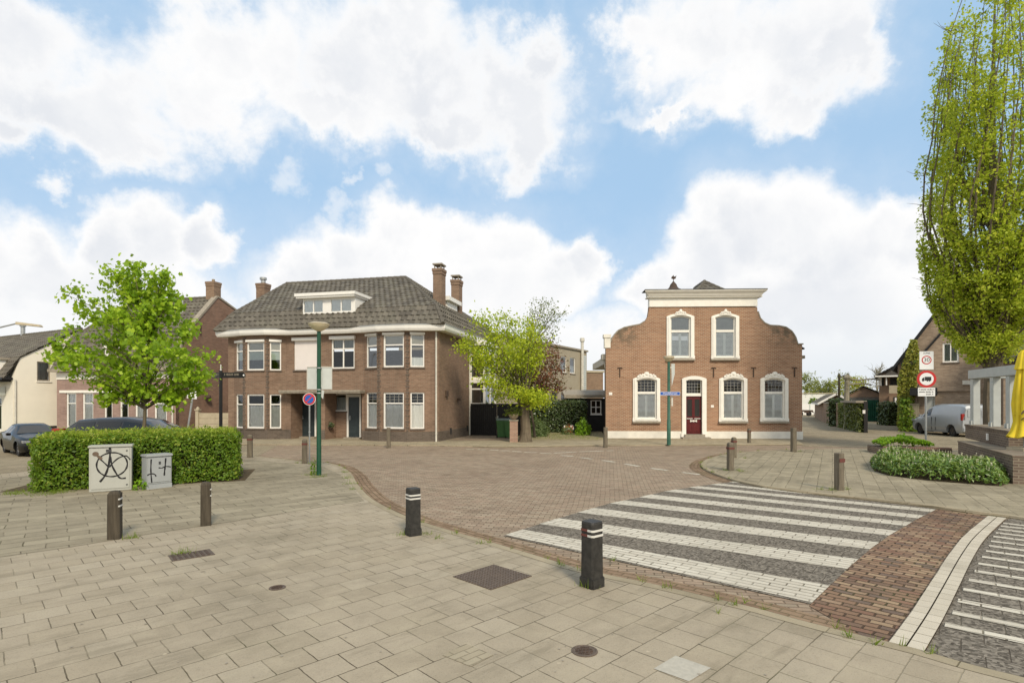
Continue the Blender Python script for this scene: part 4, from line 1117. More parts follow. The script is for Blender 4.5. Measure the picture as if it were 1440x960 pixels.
# white glazed bay on the side, behind the brick wall
wy0, wy1 = SD + .02, SD + 2.4
b = MB(); b.box(W1, wy0, 0, W1 + .9, wy1, 1.75)
for zz in (3.0, 5.15): b.box(W1, wy0 - .08, zz, W1 + 1.0, wy1 + .08, zz + .22)
for (za, zb2) in ((1.75, 3.0), (3.22, 5.15)):
    for yy in (wy0, wy1 - .1): b.box(W1 + .78, yy, za, W1 + .9, yy + .1, zb2)
    b.box(W1, wy0, za, W1 + .1, wy0 + .1, zb2); b.box(W1 + .8, (wy0 + wy1) / 2 - .05, za, W1 + .9, (wy0 + wy1) / 2 + .05, zb2)
    b.box(W1 + .02, wy0 + .02, za, W1 + .9, wy0 + .06, za + .12); b.box(W1 + .02, wy0 + .02, za + (zb2 - za) * .7, W1 + .9, wy0 + .06, za + (zb2 - za) * .7 + .08)
sb = b.build('side_bay', MT['white'], t)
b = MB()
for (za, zb2) in ((1.75, 3.0), (3.22, 5.15)): b.box(W1 + .1, wy0 + .05, za, W1 + .78, wy0 + .06, zb2); b.box(W1 + .83, wy0 + .1, za, W1 + .84, wy1 - .1, zb2)
b.build('pane', MT['glass_up'], sb)
b = MB(); b.box(W1 + .1, wy1 - .5, 0.3, W1 + .7, wy1 - .45, 5.1); b.build('curtain', MT['curtain_g'], sb)
# hanging basket beside the right door
hb_ = thing('hanging_basket', 'small basket of dark leaves hanging by the left entrance pillar', 'plant basket', (0, 0, 0))
def to_world(F, x, y, z): q = F.o + F.ex * x + F.ey * y; return Vector((q.x, q.y, z))
HBP = to_world(F1, F1.x(466, .6), .6, Z(466, 600, .6)); hb_.location = HBP
# ------------------------------------------------------------------ orange brick house with the curved gable
F2 = Fr((4.93, 29.05), math.atan2(-0.42, 10.2))
W2 = F2.x(1128)
t = thing('gabled_house', 'orange brown brick house with curved shoulder gable and white cornice', 'house', (F2.o.x, F2.o.y, 0), F2.a)
def q2(u, v, y=0.0): return F2.px(u, v, y)
OUT = [(852, 488), (857.5, 487), (859, 481), (862, 475), (865.5, 470), (870, 465), (878, 461), (889, 458.6), (900, 456.6), (907, 452), (911, 445), (912.5, 436), (912.8, 431.5)]
OUTR = [(1064.8, 431.5), (1065.3, 438), (1068.6, 447.7), (1075, 454.5), (1083, 458), (1095, 458.6), (1105, 460.5), (1113, 466), (1118, 473.5), (1121, 483), (1128, 484)]
outline = [(0, .0)] + [(W2, .0)] + [q2(*a) for a in OUTR[::-1]] + [q2(*a) for a in OUT[::-1]]
outline[0] = (q2(852, 600)[0], 0); outline[1] = (W2, 0)
SUR = {'a': (937.2, 440.5, 976, 504.5), 'b': (1000, 440.5, 1039, 504.5), 'c': (890, 528, 928, 592), 'd': (1011, 528, 1050.4, 592.4), 'e': (1068.8, 528, 1108, 592.2)}
GLS = {'a': (943.4, 446, 967.8, 500.8), 'b': (1006, 446, 1030.4, 500.8), 'c': (896, 534, 920.2, 587), 'd': (1017.2, 534, 1042, 587.5), 'e': (1074.6, 534, 1099.4, 587.5)}
doors = (958.8, 528.5, 993, 611)
def gpx(bx, y=0.0):
    cu, cv = (bx[0] + bx[2]) / 2, (bx[1] + bx[3]) / 2
    x0, x1 = F2.x(bx[0], y), F2.x(bx[2], y); return x0, F2.z(cu, bx[3], y), x1, F2.z(cu, bx[1], y)
def arched(x0, z0, x1, z1, rise, n=8):
    pts = [(x0, z0), (x1, z0)]
    for k in range(n + 1):
        tt = 1 - k / n; pts.append((x0 + (x1 - x0) * tt, z1 - rise + rise * (1 - (2*tt - 1) ** 2)))
    return pts
holes = []
GB = {}
for k in 'abcde':
    sx0, sz0, sx1, sz1 = gpx(SUR[k]); gx0, gz0, gx1, gz1 = gpx(GLS[k]); c = (sx0 + sx1) / 2; hw = (gx1 - gx0) / 2 + .08
    gz0 -= .06; gz1 += .08
    gxc = c
    GB[k] = (gxc - hw, gz0, gxc + hw, gz1, sx0, sz0, sx1, sz1)
    holes.append(arched(gxc - hw, gz0, gxc + hw, gz1, .10))
dx0, dz0, dx1, dz1 = gpx(doors); dgx0, dgx1 = F2.x(964.3), F2.x(986.9); dgz1 = F2.z(975, 533.5)
holes_all = holes
PZ = F2.z(1000, 606.2)
b = MB()
ol = [(outline[0][0], 0), (dgx0, 0), (dgx0, dgz1), (dgx1, dgz1), (dgx1, 0), (W2, 0)] + outline[2:]
b.panel(ol, holes_all, t=.30)
xa = outline[0][0]
BD = 8.6
b.box(xa + 1.0, .30, 0, xa + 1.28, BD, 4.6); b.box(W2 - .33, .30, 0, W2 - .05, BD, 4.6); b.box(xa + 1.28, BD - .28, 0, W2 - .33, BD, 4.6)
b.build('wall', MT['brick_r'], t)
# rusted coping of bricks on the shoulders, and white end blocks
b = MB()
for cur in ([q2(*a) for a in OUT[1:10]], [q2(*a) for a in OUTR[1:10]]):
    pts = [Vector((c[0], 0, c[1])) for c in cur]
    for i in range(len(pts) - 1):
        a_, c_ = pts[i], pts[i + 1]; d = (c_ - a_).normalized(); nn = Vector((-d.z, 0, d.x))
        if nn.z < 0: nn = -nn
        b.add([a_ + Vector((0, -.02, 0)), c_ + Vector((0, -.02, 0)), c_ + Vector((0, .32, 0)), a_ + Vector((0, .32, 0)), a_ + nn * .06 + Vector((0, -.02, 0)), c_ + nn * .06 + Vector((0, -.02, 0)), c_ + nn * .06 + Vector((0, .32, 0)), a_ + nn * .06 + Vector((0, .32, 0))],
              [(0, 1, 5, 4), (4, 5, 6, 7), (2, 3, 7, 6), (1, 2, 6, 5), (3, 0, 4, 7), (0, 3, 2, 1)])
b.build('gable_coping', MT['stone'], t)
b = MB()
x0, z0 = q2(850, 489); x1, z1 = q2(858.5, 470); b.box(x0, -.03, z0, x1, .33, z0 + (z1 - z0) * .75); b.box(x0 - .05, -.07, z0 + (z1 - z0) * .75, x1 + .03, .37, z1)
b.build('gable_block', MT['plinth'], t)
b = MB(); x0, z0 = q2(1121.5, 484.3); x1, z1 = q2(1129.5, 483); b.box(x0, -.04, z0, x1, .35, z0 + .06); b.build('gable_block', MT['stone'], t)
# white plaster base
b = MB(); b.sweep([(xa, .2), (xa, 0), (dx0, 0)], [(0, 0), (.03, 0), (.03, PZ), (0, PZ)]); b.sweep([(dx1, 0), (W2, 0), (W2, .32)], [(0, 0), (.03, 0), (.03, PZ), (0, PZ)])
b.build('plinth', MT['plinth'], t)
# cornice and frieze
fx0, fz0 = q2(913, 431.6); fx1, fz1 = q2(1064.6, 418)
b = MB(); b.box(fx0, -.06, fz0, fx1, .34, fz1); b.build('frieze', MT['cream_paint'], t)
b = MB()
cx0, cx1 = q2(905, 415)[0], q2(1074.5, 415)[0]
b.box(cx0 + .16, -.20, fz1, cx1 - .16, .40, fz1 + .06)
prof = [(0, fz1 + .06), (-.24, fz1 + .06), (-.30, fz1 + .16), (-.42, fz1 + .28), (-.44, fz1 + .34), (0, fz1 + .34)]
vs = []
for xx, sg in ((cx0, 1), (cx1, -1)):
    for (yy, zz) in prof: vs.append((xx + sg * (.22 if yy > -.25 else (.15 if yy > -.31 else 0)), yy if yy < 0 else .42, zz))
n = len(prof); fs = [(i, (i + 1) % n, n + (i + 1) % n, n + i) for i in range(n)] + [tuple(range(n))[::-1], tuple(range(n, 2 * n))]
b.add(vs, fs); b.build('cornice', MT['cream_paint'], t)
b = MB(); b.box(cx0 - .01, -.455, fz1 + .342, cx1 + .01, .43, fz1 + .375); b.build('cornice_lead', MT['grey_plastic'], t)
# window surrounds with crests, panes, leaded tops, louvre shutters
for k in 'abcde':
    gx0, gz0, gx1, gz1, sx0, sz0, sx1, sz1 = GB[k]
    b = MB(); b.panel(arched(sx0, sz0, sx1, sz1, .16), [arched(gx0, gz0, gx1, gz1, .10)], t=.10, y=-.07)
    b.panel(arched(sx0 + .07, sz0 + .05, sx1 - .07, sz1 - .06, .15), [arched(gx0 + .0, gz0, gx1 - .0, gz1, .10)], t=.035, y=-.105)
    b.box(sx0 - .02, -.09, sz0 - .001 + .0, sx0 + .12, -.0, sz0 + .16); b.box(sx1 - .12, -.09, sz0, sx1 + .02, -.0, sz0 + .16)
    s = b.build('window_surround', MT['cream_paint'], t)
    b = MB(); c = (sx0 + sx1) / 2; zt = sz1
    wd = .50 if k in 'cde' else .30
    pts = [(c - wd, zt - .10), (c + wd, zt - .10), (c + wd * .95, zt + .0), (c + wd * .75, zt + .05), (c + wd * .62, zt + .02), (c + wd * .45, zt + .10), (c + wd * .28, zt + .08), (c + wd * .20, zt + .17), (c, zt + .21)]
    pts += [(2 * c - x, z) for x, z in pts[::-1][1:-2]] + [(c - wd * .95, zt + .0)]
    b.panel(pts, t=.06, y=-.13)
    for dx, r in ((-wd * .7, .055), (wd * .7, .055), (0, .075), (-wd * .33, .05), (wd * .33, .05)):
        b.lathe([(r, 0), (r * .8, r * .5), (.001, r * .7)], 10, (0, 0, 0)) if False else b.tube([(c + dx, -.135, zt + .02 + (.06 if dx == 0 else 0)), (c + dx, -.165, zt + .02 + (.06 if dx == 0 else 0))], [r, r * .6], 10)
    b.build('crest', MT['cream_paint'], s)
    ht = F2.z(955, 465.5) if k in 'ab' else F2.z(1030, 552.0)
    up = k in 'ab'
    win(t, I4, gx0, gz0, gx1, gz1, inset=.02, depth=.09, fw=.075, hb=((ht, .06),), arch=.07, sill=None, frame='cream_paint',
        glass='glass_up' if up else 'glass', shade=[('shutter', 'shutter_grey', .03, (ht - gz0) / (gz1 - gz0) - .03)] + ([('blind', 'curtain_g', (ht - gz0) / (gz1 - gz0) + .02, .98)] if up else []),
        lead=(ht + .06, gz1 - .07, 5, 4) if not up else None)
    b = MB(); b.box(sx0 - .03, -.14, sz0 - .09, sx1 + .03, -.002, sz0 - .002); b.build('sill', MT['stone'], s)
# door
b = MB(); b.panel(arched(dx0, .0, dx1, dz1, .14)[:2] + arched(dx0, .0, dx1, dz1, .14)[2:], [], t=.01) if False else None
ar = arched(dx0, .0, dx1, dz1, .14)
ul = [(dx0, .0), (dgx0, .0), (dgx0, dgz1 - .06), (dgx0 + .15, dgz1), (dgx1 - .15, dgz1), (dgx1, dgz1 - .06), (dgx1, 0), (dx1, 0)] + ar[2:]
b.panel(ul, t=.12, y=-.085); b.box(dx0 - .05, -.12, 0, dgx0 - .02, -.0, .32); b.box(dgx1 + .02, -.12, 0, dx1 + .05, -.0, .32)
dsr = b.build('door_surround', MT['cream_paint'], t)
ztr, ztd = F2.z(975, 553.4), F2.z(975, 556.8); zds = F2.z(975, 610.2)
win(t, I4, dgx0, ztr - .02, dgx1, dgz1, inset=.05, fw=.05, sill=None, frame='cream_paint', glass='glass_lead', lead=(ztr, dgz1 - .05, 5, 4), name='fanlight')
b = MB(); b.box(dgx0, .02, ztd, dgx1, .16, ztr - .021); b.build('transom', MT['cream_paint'], dsr)
b = MB(); b.box(dgx0, .09, zds, dgx1, .14, ztd); mid = (dgx0 + dgx1) / 2
for (a, c) in ((dgx0 + .07, mid - .05), (mid + .05, dgx1 - .07)):
    b.panel(rect(a - .03, zds + .13, c + .03, zds + .62), [rect(a + .02, zds + .18, c - .02, zds + .57)], t=.02, y=.07)
    b.panel(rect(a - .03, zds + .86, c + .03, ztd - .10), [rect(a + .02, zds + .92, c - .02, ztd - .16)], t=.02, y=.07)
b.box(mid - .018, .06, zds, mid + .018, .09, ztd); b.box(dgx0 + .02, .055, zds + .03, dgx1 - .02, .09, zds + .10)
dr = b.build('door', MT['door_red'], t, bevel=.004)
b = MB()
for (a, c) in ((dgx0 + .07, mid - .05), (mid + .05, dgx1 - .07)): b.box(a + .02, .084, zds + .92, c - .02, .089, ztd - .16)
b.build('pane', MT['dark_in'], dr)
b = MB(); b.box(dgx0 + .06, .035, zds + .795, mid - .04, .07, zds + .825); b.box(mid + .04, .035, zds + .795, dgx1 - .06, .07, zds + .825)
b.box(mid - .17, .045, zds + .66, mid + .15, .07, zds + .70)
for k in range(5): b.box(mid - .17 + k * .075, .04, zds + .63 + .02 * (k % 2), mid - .12 + k * .075, .065, zds + .74 - .015 * (k % 2))
b.build('letter_plate', MT['cream_paint'], dr)
b = MB(); b.box(dx0 - .06, -.45, 0, dx1 + .12, -.05, .13); b.box(dgx0 - .1, -.25, .13, dgx1 + .1, .09, zds - .001); b.build('doorstep', MT['stone'], t)
# iron wall anchors, number plates
for u in (871.6, 1003.3, 1059.4, 1117):
    x_, z_ = q2(u, 523); b = MB()
    b.box(x_ - .02, -.05, z_ - .26, x_ + .02, -.002, z_ + .21); b.box(x_ - .10, -.05, z_ + .21, x_ + .10, -.002, z_ + .245)
    for sg in (-1, 1): b.tube([(x_ + sg * .095, -.03, z_ + .225), (x_ + sg * .125, -.03, z_ + .195), (x_ + sg * .105, -.03, z_ + .17)], .015, 6)
    b.build('wall_anchor', MT['iron'], t)
for u, v, w in ((858.6, 553.4, .17), (1001.7, 571, .15)):
    x_, z_ = q2(u, v); b = MB(); b.box(x_ - w / 2, -.02, z_ - w * .42, x_ + w / 2, -.002, z_ + w * .42); b.build('number_plate', MT['cream_paint'], t)
# side gutters and pipes
b = MB(); x_, z_ = xa + .1, F2.z(846, 505)
b.box(xa - .15, .32, z_, xa + .20, 1.0, z_ + .30); b.box(xa + .2, .33, z_ - .1, xa + 1.0, BD, z_ + .3); b.tube([(xa - .05, .42, z_), (xa + .02, .40, z_ - .4), (xa + .12, .38, z_ - .7), (xa + .12, .38, .1)], .045, 8)
b.build('downpipe', MT['pipe_pale'], t, smooth=True)
x_, z_ = q2(1130, 501); b = MB(); b.box(W2 - .1, .35, z_ - .08, W2 + .32, BD, z_ + .08); b.box(W2 - .06, .34, z_ - .15, W2 + .12, BD, z_ + .25)
b.build('gutter', MT['stone'], t)
b = MB(); b.tube([(W2 + .16, .5, z_ - .05), (W2 + .14, .5, z_ - .3), (W2 + .02, .5, z_ - .55), (W2 + .02, .5, .2)], .04, 8); b.build('downpipe', MT['pipe_pale'], t, smooth=True)
# roof behind: slopes up from both sides to a hipped top
xm, zt = F2.px(985, 398, 4.0); b = MB()
zE = 4.7; zTop = F2.z(985, 396.5, 3.2)
zm_ = 7.35
roof_plane(b, (xa + .7, BD, zE), (xa + .7, .32, zE), (xm - .3, .9, zm_), (xm - .3, 7.5, zm_), tw=.28, th=.34)
roof_plane(b, (W2 + .25, .32, zE), (W2 + .25, BD, zE), (xm + .3, 7.5, zm_), (xm + .3, .9, zm_), tw=.28, th=.34)
zf = fz1 + .1; lx, rx, yf = xm - 1.5, xm + 1.5, 1.1
roof_plane(b, (lx, yf, zf), (rx, yf, zf), (xm, 3.2, zTop), (xm, 3.2, zTop), tw=.28, th=.34)
roof_plane(b, (rx, yf, zf), (rx, 7, zf), (xm, 5.2, zTop), (xm, 3.2, zTop), tw=.28, th=.34)
roof_plane(b, (rx, 7, zf), (lx, 7, zf), (xm, 5.2, zTop), (xm, 5.2, zTop), tw=.28, th=.34)
roof_plane(b, (lx, 7, zf), (lx, yf, zf), (xm, 3.2, zTop), (xm, 5.2, zTop), tw=.28, th=.34)
b.box(lx + .1, yf + .1, zm_ - 1.2, rx - .1, 6.9, zf - .03)
b.box(xa + 1.4, .31, zE - .3, W2 - .4, .5, zE + .5)
roof = b.build('roof', MT['tile_grey'], t)
b = MB(); ridge(b, (xm, 3.2, zTop + .03), (xm, 5.2, zTop + .03)); ridge(b, (lx, yf, zf), (xm, 3.2, zTop + .02), .10); ridge(b, (rx, yf, zf), (xm, 3.2, zTop + .02), .10)
b.build('ridge_tiles', MT['tile_grey'], roof, smooth=True)
# little lead turret with a weather vane
yv = 2.0; vx, vz = F2.px(947, 411, yv); b = MB()
b.lathe([(.62, -1.4), (.62, -.05), (.66, 0), (.52, .10), (.30, .20), (.22, .30), (.18, .42), (.12, .50), (.06, .56), (.05, .60), (.001, .62)], 12, (vx, yv, vz))
cu = b.build('turret', MT['iron'], roof, smooth=True)
b = MB(); b.tube([(vx, yv, vz + .58), (vx, yv, vz + .95)], .02, 6); b.box(vx - .10, yv - .01, vz + .80, vx + .14, yv + .01, vz + .88)
b.add([(vx - .14, yv, vz + .78), (vx - .03, yv, vz + .93), (vx + .04, yv, vz + .82), (vx + .17, yv, vz + .95), (vx + .12, yv, vz + .76), (vx, yv, vz + .72)], [(0, 1, 2, 3, 4, 5)])
b.build('weather_vane', MT['iron'], cu)
# ------------------------------------------------------------------ pink brick house whose red gable end faces the lane
F3 = Fr((-19.95, 32.9), R(-13)); W3 = 8.92
t = thing('terraced_house', 'pinkish brick house with white bay windows and a tall red brick gable end', 'house', (F3.o.x, F3.o.y, 0), F3.a)
z3 = lambda u, v, y=0.0: F3.z(u, v, y)
zE = z3(100, 521)
b = MB(); wins = []
zb, zt = z3(160, 602), z3(160, 552)
for (u0, u1, dk) in ((93, 107, 0), (116, 131, 0), (146.5, 158, 1), (168.5, 180.5, 1), (190, 207.5, 0), (217, 234.5, 0)):
    wins.append((F3.x(u0), F3.x(u1), dk))
b.panel(rect(-W3, 0, 0, zE), [rect(a, zb, c, zt) for a, c, d in wins], t=.25)
b.box(-W3, .25, 0, -W3 + .25, 9, zE); b.box(-W3 + .25, 8.75, 0, -.285, 9, 6.25)
b.build('wall', MT['brick_p'], t)
b = MB(); b.box(-W3 - .01, -.025, 0, 0, 0, zb - .12); b.build('plinth', MT['brick_ld'], t)
for a, c, d in wins:
    win(t, I4, a, zb, c, zt, fw=.09, hb=(.70,), sill='stone', glass='glass', shade=None if d else [('curtain', 'curtain', .02, .98 if c < -5 else .68)])
b = MB()
b.box(-W3 + .25, -.05, zt, -.2, -.002, zt + .16); b.box(-W3, -.04, zE - .55, 0, -.002, zE - .12); b.build('lintel_band', MT['cream_paint'], t)
b = MB(); b.box(-W3 - .25, -.40, zE - .08, .02, -.002, zE + .10); b.build('gutter', MT['stone'], t)
# gable end wall in brick
G3 = [(0, 0), (9, 0), (9, 6.3), (5.2, 8.05), (3.35, 8.72), (.7, 5.95), (.02, zE + .1)]
M = AB((0, 0), (0, 9))[0]
b = MB(M); b.panel(G3, t=.28); b.build('gable_wall', MT['brick_g'], t)
b = MB(M)
for (p_, q_) in ((G3[5], G3[4]), (G3[4], G3[3]), (G3[3], G3[2]), (G3[6], G3[5])):
    d = Vector((q_[0] - p_[0], q_[1] - p_[1])).normalized(); nn = Vector((-d.y, d.x)); nn = nn if nn.y > 0 else -nn
    b.add([(p_[0], -.05, p_[1]), (q_[0], -.05, q_[1]), (q_[0], .32, q_[1]), (p_[0], .32, p_[1])] + [(w[0] + nn.x * .12, yy, w[1] + nn.y * .12) for w, yy in ((p_, -.05), (q_, -.05), (q_, .32), (p_, .32))],
          [(0, 1, 5, 4), (4, 5, 6, 7), (2, 3, 7, 6), (3, 0, 4, 7), (1, 2, 6, 5)])
b.build('gable_coping', MT['stone'], t)
b = MB()
roof_plane(b, (-W3 - .1, -.3, zE + .1), (0.0, -.3, zE + .1), (-.28, .7, 5.95), (-W3 + .25, .7, 5.95), tw=.3, th=.3)
roof_plane(b, (-W3 + .25, .7, 5.95), (-.28, .7, 5.95), (-.28, 3.35, 8.70), (-W3 + 2.2, 3.35, 8.70), tw=.3, th=.34)
roof_plane(b, (-.28, 9, 6.3), (-W3, 9, 6.3), (-W3 + 2.2, 3.35, 8.7), (-.28, 3.35, 8.7), tw=.3, th=.34)
roof_plane(b, (-W3, 9, 6.3), (-W3 - .1, -.3, zE + .1), (-W3 + 2.2, 3.35, 8.7), (-W3 + 2.2, 3.35, 8.7), tw=.3, th=.34)
rf = b.build('roof', MT['tile_plain'], t)
b = MB(); ridge(b, (-W3 + 2.2, 3.35, 8.72), (-.28, 3.35, 8.72), .12); ridge(b, (-W3 + .25, .7, 5.97), (-W3 + 2.2, 3.35, 8.72)); b.build('ridge_tiles', MT['tile_plain'], rf, smooth=True)
chimney(t, -.45, 3.5, 8.3, 9.75, .62, .62, MT['brick_far'], pots=False)
b = MB(); b.tube([(-.45, 3.5, 9.75), (-.45, 3.5, 9.95)], .1, 8); b.build('chimney_pot', MT['terracotta'], t)
for (yy, xx) in ((1.9, -2.2), (2.2, -3.6)):
    zz = 5.95 + (yy - .7) * 1.037; b = MB(); b.add([(xx, yy, zz + .10), (xx + .5, yy, zz + .10), (xx + .5, yy + .4, zz + .52), (xx, yy + .4, zz + .52), (xx, yy, zz), (xx + .5, yy, zz), (xx + .5, yy + .4, zz + .4), (xx, yy + .4, zz + .4)], [(0, 1, 2, 3), (0, 4, 5, 1), (1, 5, 6, 2), (3, 7, 4, 0)])
    b.build('skylight', MT['zinc'], t)
b = MB(); b.tube([(-1.7, 2.3, 7.5), (-1.7, 2.3, 8.6)], .05, 8); b.lathe([(.08, 0), (.08, .12), (.02, .16)], 8, (-1.7, 2.3, 8.6)); b.build('vent_pipe', MT['zinc'], t)
# dormer windows in the steep front slope
for u0, u1 in ((95.5, 106), (150, 163), (196, 209)):
    a, c = F3.x(u0), F3.x(u1); b = MB(); z0, z1 = zE + .35, zE + 1.25
    b.box(a - .12, .0, z0 - .1, a, .9, z1 + .1); b.box(c, .0, z0 - .1, c + .12, .9, z1 + .1); b.box(a - .2, -.1, z1 + .1, c + .2, 1.1, z1 + .25); b.box(a, .0, z0 - .1, c, .5, z0)
    d_ = b.build('dormer', MT['white'], t); win(t, I4, a, z0, c, z1 + .1, y=0.0, inset=.03, fw=.07, sill=None, glass='glass_up', name='dormer_window')
b = MB(); b.tube([(-.16, -.07, .1), (-.16, -.07, zE)], .05, 8); b.build('downpipe', MT['pipe_pale'], t)
x_, z_ = on_side(286, 560, 0) if False else (0, 0)
b = MB(M); b.lathe([(.14, 0), (.2, .1), (.16, .22), (.05, .26)], 10, (2.3, -.2, 2.1)); b.box(2.25, -.15, 2.2, 2.35, 0, 2.28); b.build('wall_lamp', MT['iron'], t)
for yy, zz in ((1.9, 6.6), (4.2, 7.6)):
    b = MB(M); b.box(yy - .03, -.05, zz - .5, yy + .03, -.002, zz + .1); b.build('wall_anchor', MT['iron'], t)
# white bracket on the gable, far right
b = MB(M); b.box(6.9, -.30, 6.0, 8.0, -.002, 6.2); b.build('bracket', MT['white'], t)

# ------------------------------------------------------------------ cream house at the far left
F5 = Fr((-30.6, 34.0), math.atan2(.887, .46)); L5 = 12.0
t = thing('cream_house', 'cream plastered house with a brown tiled roof and one square gable window', 'house', (F5.o.x, F5.o.y, 0), F5.a)
ga = [(0, 0), (7.2, 0), (7.2, 3.4), (6.85, 4.64), (3.6, 6.70), (.35, 4.64), (0, 3.4)]
wx0, wz0 = F5.px(52, 535.5); wx1, wz1 = F5.px(71, 509)
b = MB(); b.panel(ga, [rect(wx0, wz0, wx1, wz1)], t=.28)
M = AB((0, L5), (0, 0))[0]
b.M = M; dd = (L5 - 2.6, .12, L5 - 1.5, 2.25)
b.panel(rect(0, 0, L5 - .28, 3.4), [rect(*dd), rect(L5 - 5.6, .9, L5 - 3.6, 2.3)], t=.28); b.M = None
b.box(7.2 - .28, .28, 0, 7.2, L5, 3.4); b.box(.28, L5 - .28, 0, 6.92, L5, 3.4)
b.build('wall', MT['cream'], t)
b = MB(); b.box(.02, -.02, 0, 7.2, -.001, .38); b.build('plinth', MT['dark_in'], t)
win(t, I4, wx0, wz0, wx1, wz1, fw=.07, frame='stone', sill='cream_paint', glass='glass', shade=[('curtain', 'curtain_g', .0, 1.0)])
win(t, M, *dd, fw=.10, hb=(.75,), sill=None, frame='white', glass='glass', name='door')
win(t, M, L5 - 5.6, .9, L5 - 3.6, 2.3, fw=.08, vb=(.5,), sill='stone')
b = MB()
roof_plane(b, (-.45, L5 + .1, 3.35), (-.45, -.08, 3.35), (.35, -.08, 4.70), (.35, L5 + .1, 4.70), tw=.28, th=.3)
roof_plane(b, (.35, L5 + .1, 4.70), (.35, -.08, 4.70), (3.6, -.08, 6.78), (3.6, L5 + .1, 6.78), tw=.28, th=.34)
roof_plane(b, (7.6, -.08, 3.35), (7.6, L5 + .1, 3.35), (3.6, L5 + .1, 6.78), (3.6, -.08, 6.78), tw=.28, th=.34)
rf = b.build('roof', MT['tile_plain'], t)
b = MB(); ridge(b, (3.6, -.1, 6.8), (3.6, L5 + .1, 6.8), .12); b.build('ridge_tiles', MT['tile_plain'], rf, smooth=True)
b = MB(); b.lathe([(.14, 0), (.14, .75), (.2, .75), (.2, .9), (.05, .95)], 10, (3.6, 8.0, 6.7)); b.build('flue', MT['zinc'], rf, smooth=True)
b = MB(); b.box(-.55, -.05, 3.28, -.02, L5, 3.42); b.box(-.9, .2, 3.16, -.02, L5 - .3, 3.27); b.build('gutter', MT['black'], t)
b = MB(); b.box(-.50, 1.2, 3.45, .9, 3.4, 4.55); d_ = b.build('dormer', MT['cream_paint'], t)
b = MB(); b.box(-.515, 1.45, 3.65, -.50, 3.1, 4.35); b.build('pane', MT['glass_up'], d_)
b = MB(); b.box(-.6, 1.05, 4.55, 1.2, 3.55, 4.68); b.build('dormer_roof', MT['stone'], d_)
b = MB(); b.tube([(.10, -.07, .1), (.10, -.07, 3.3)], .045, 8); b.build('downpipe', MT['pipe_pale'], t)
b = MB(); b.box(-.9, .9, 2.35, -.03, 1.0, 2.85); b.build('sign_box', MT['sign_back'], t)

# low concrete fence between the gable end and the double house
t = thing('concrete_fence', 'low beige concrete panel fence before the red brick gable end', 'fence', (-17.9, 31.6, 0), R(-6))
for x0 in (0, 2.25):
    b = MB(); b.box(x0 - .09, -.09, 0, x0 + .09, .09, 1.45); b.box(x0 - .13, -.13, 1.45, x0 + .13, .13, 1.52); b.lathe([(.10, 0), (.07, .1), (.001, .15)], 8, (x0, 0, 1.52)); b.build('post', MT['concrete'], t)
b = MB()
for k in range(4): b.box(.09, -.03, .04 + k * .32, 2.16, .03, .04 + k * .32 + .305)
b.build('panel', MT['concrete'], t)

# ------------------------------------------------------------------ the middle yard
GL = to_world(F1, W1 + .08, SD - .12, 0); GR = Vector((0.55, 30.6, 0))
gd = GR - GL; gl = gd.xy.length
t = thing('yard_gate', 'black boarded double gate beside the brown house', 'gate', (GL.x, GL.y, 0), math.atan2(gd.y, gd.x))
mid = gl * .52
for a, c in ((.02, mid - .01), (mid + .01, gl)):
    b = MB(); n = int((c - a) / .11)
    for k in range(n):
        x0 = a + k * (c - a) / n; b.box(x0, 0, .06, x0 + (c - a) / n - .008, .035, 1.82)
    lf = b.build('gate_leaf', MT['gate_black'], t)
    b = MB(); b.box(a, -.03, 1.72, c, 0, 1.84); b.box(a, -.03, .06, c, 0, .20); b.box(a, -.03, .72, c, -.002, .84); b.box(a, -.031, .2, a + .09, 0, 1.72); b.box(c - .09, -.031, .2, c, 0, 1.72); b.build('gate_frame', MT['gate_black'], lf)
b = MB(); b.box(mid + .03, -.05, .92, mid + .09, -.03, 1.16); b.tube([(mid + .06, -.05, 1.06), (mid + .06, -.10, 1.06), (mid - .06, -.10, 1.06)], .014, 6); b.build('handle', MT['zinc'], t)
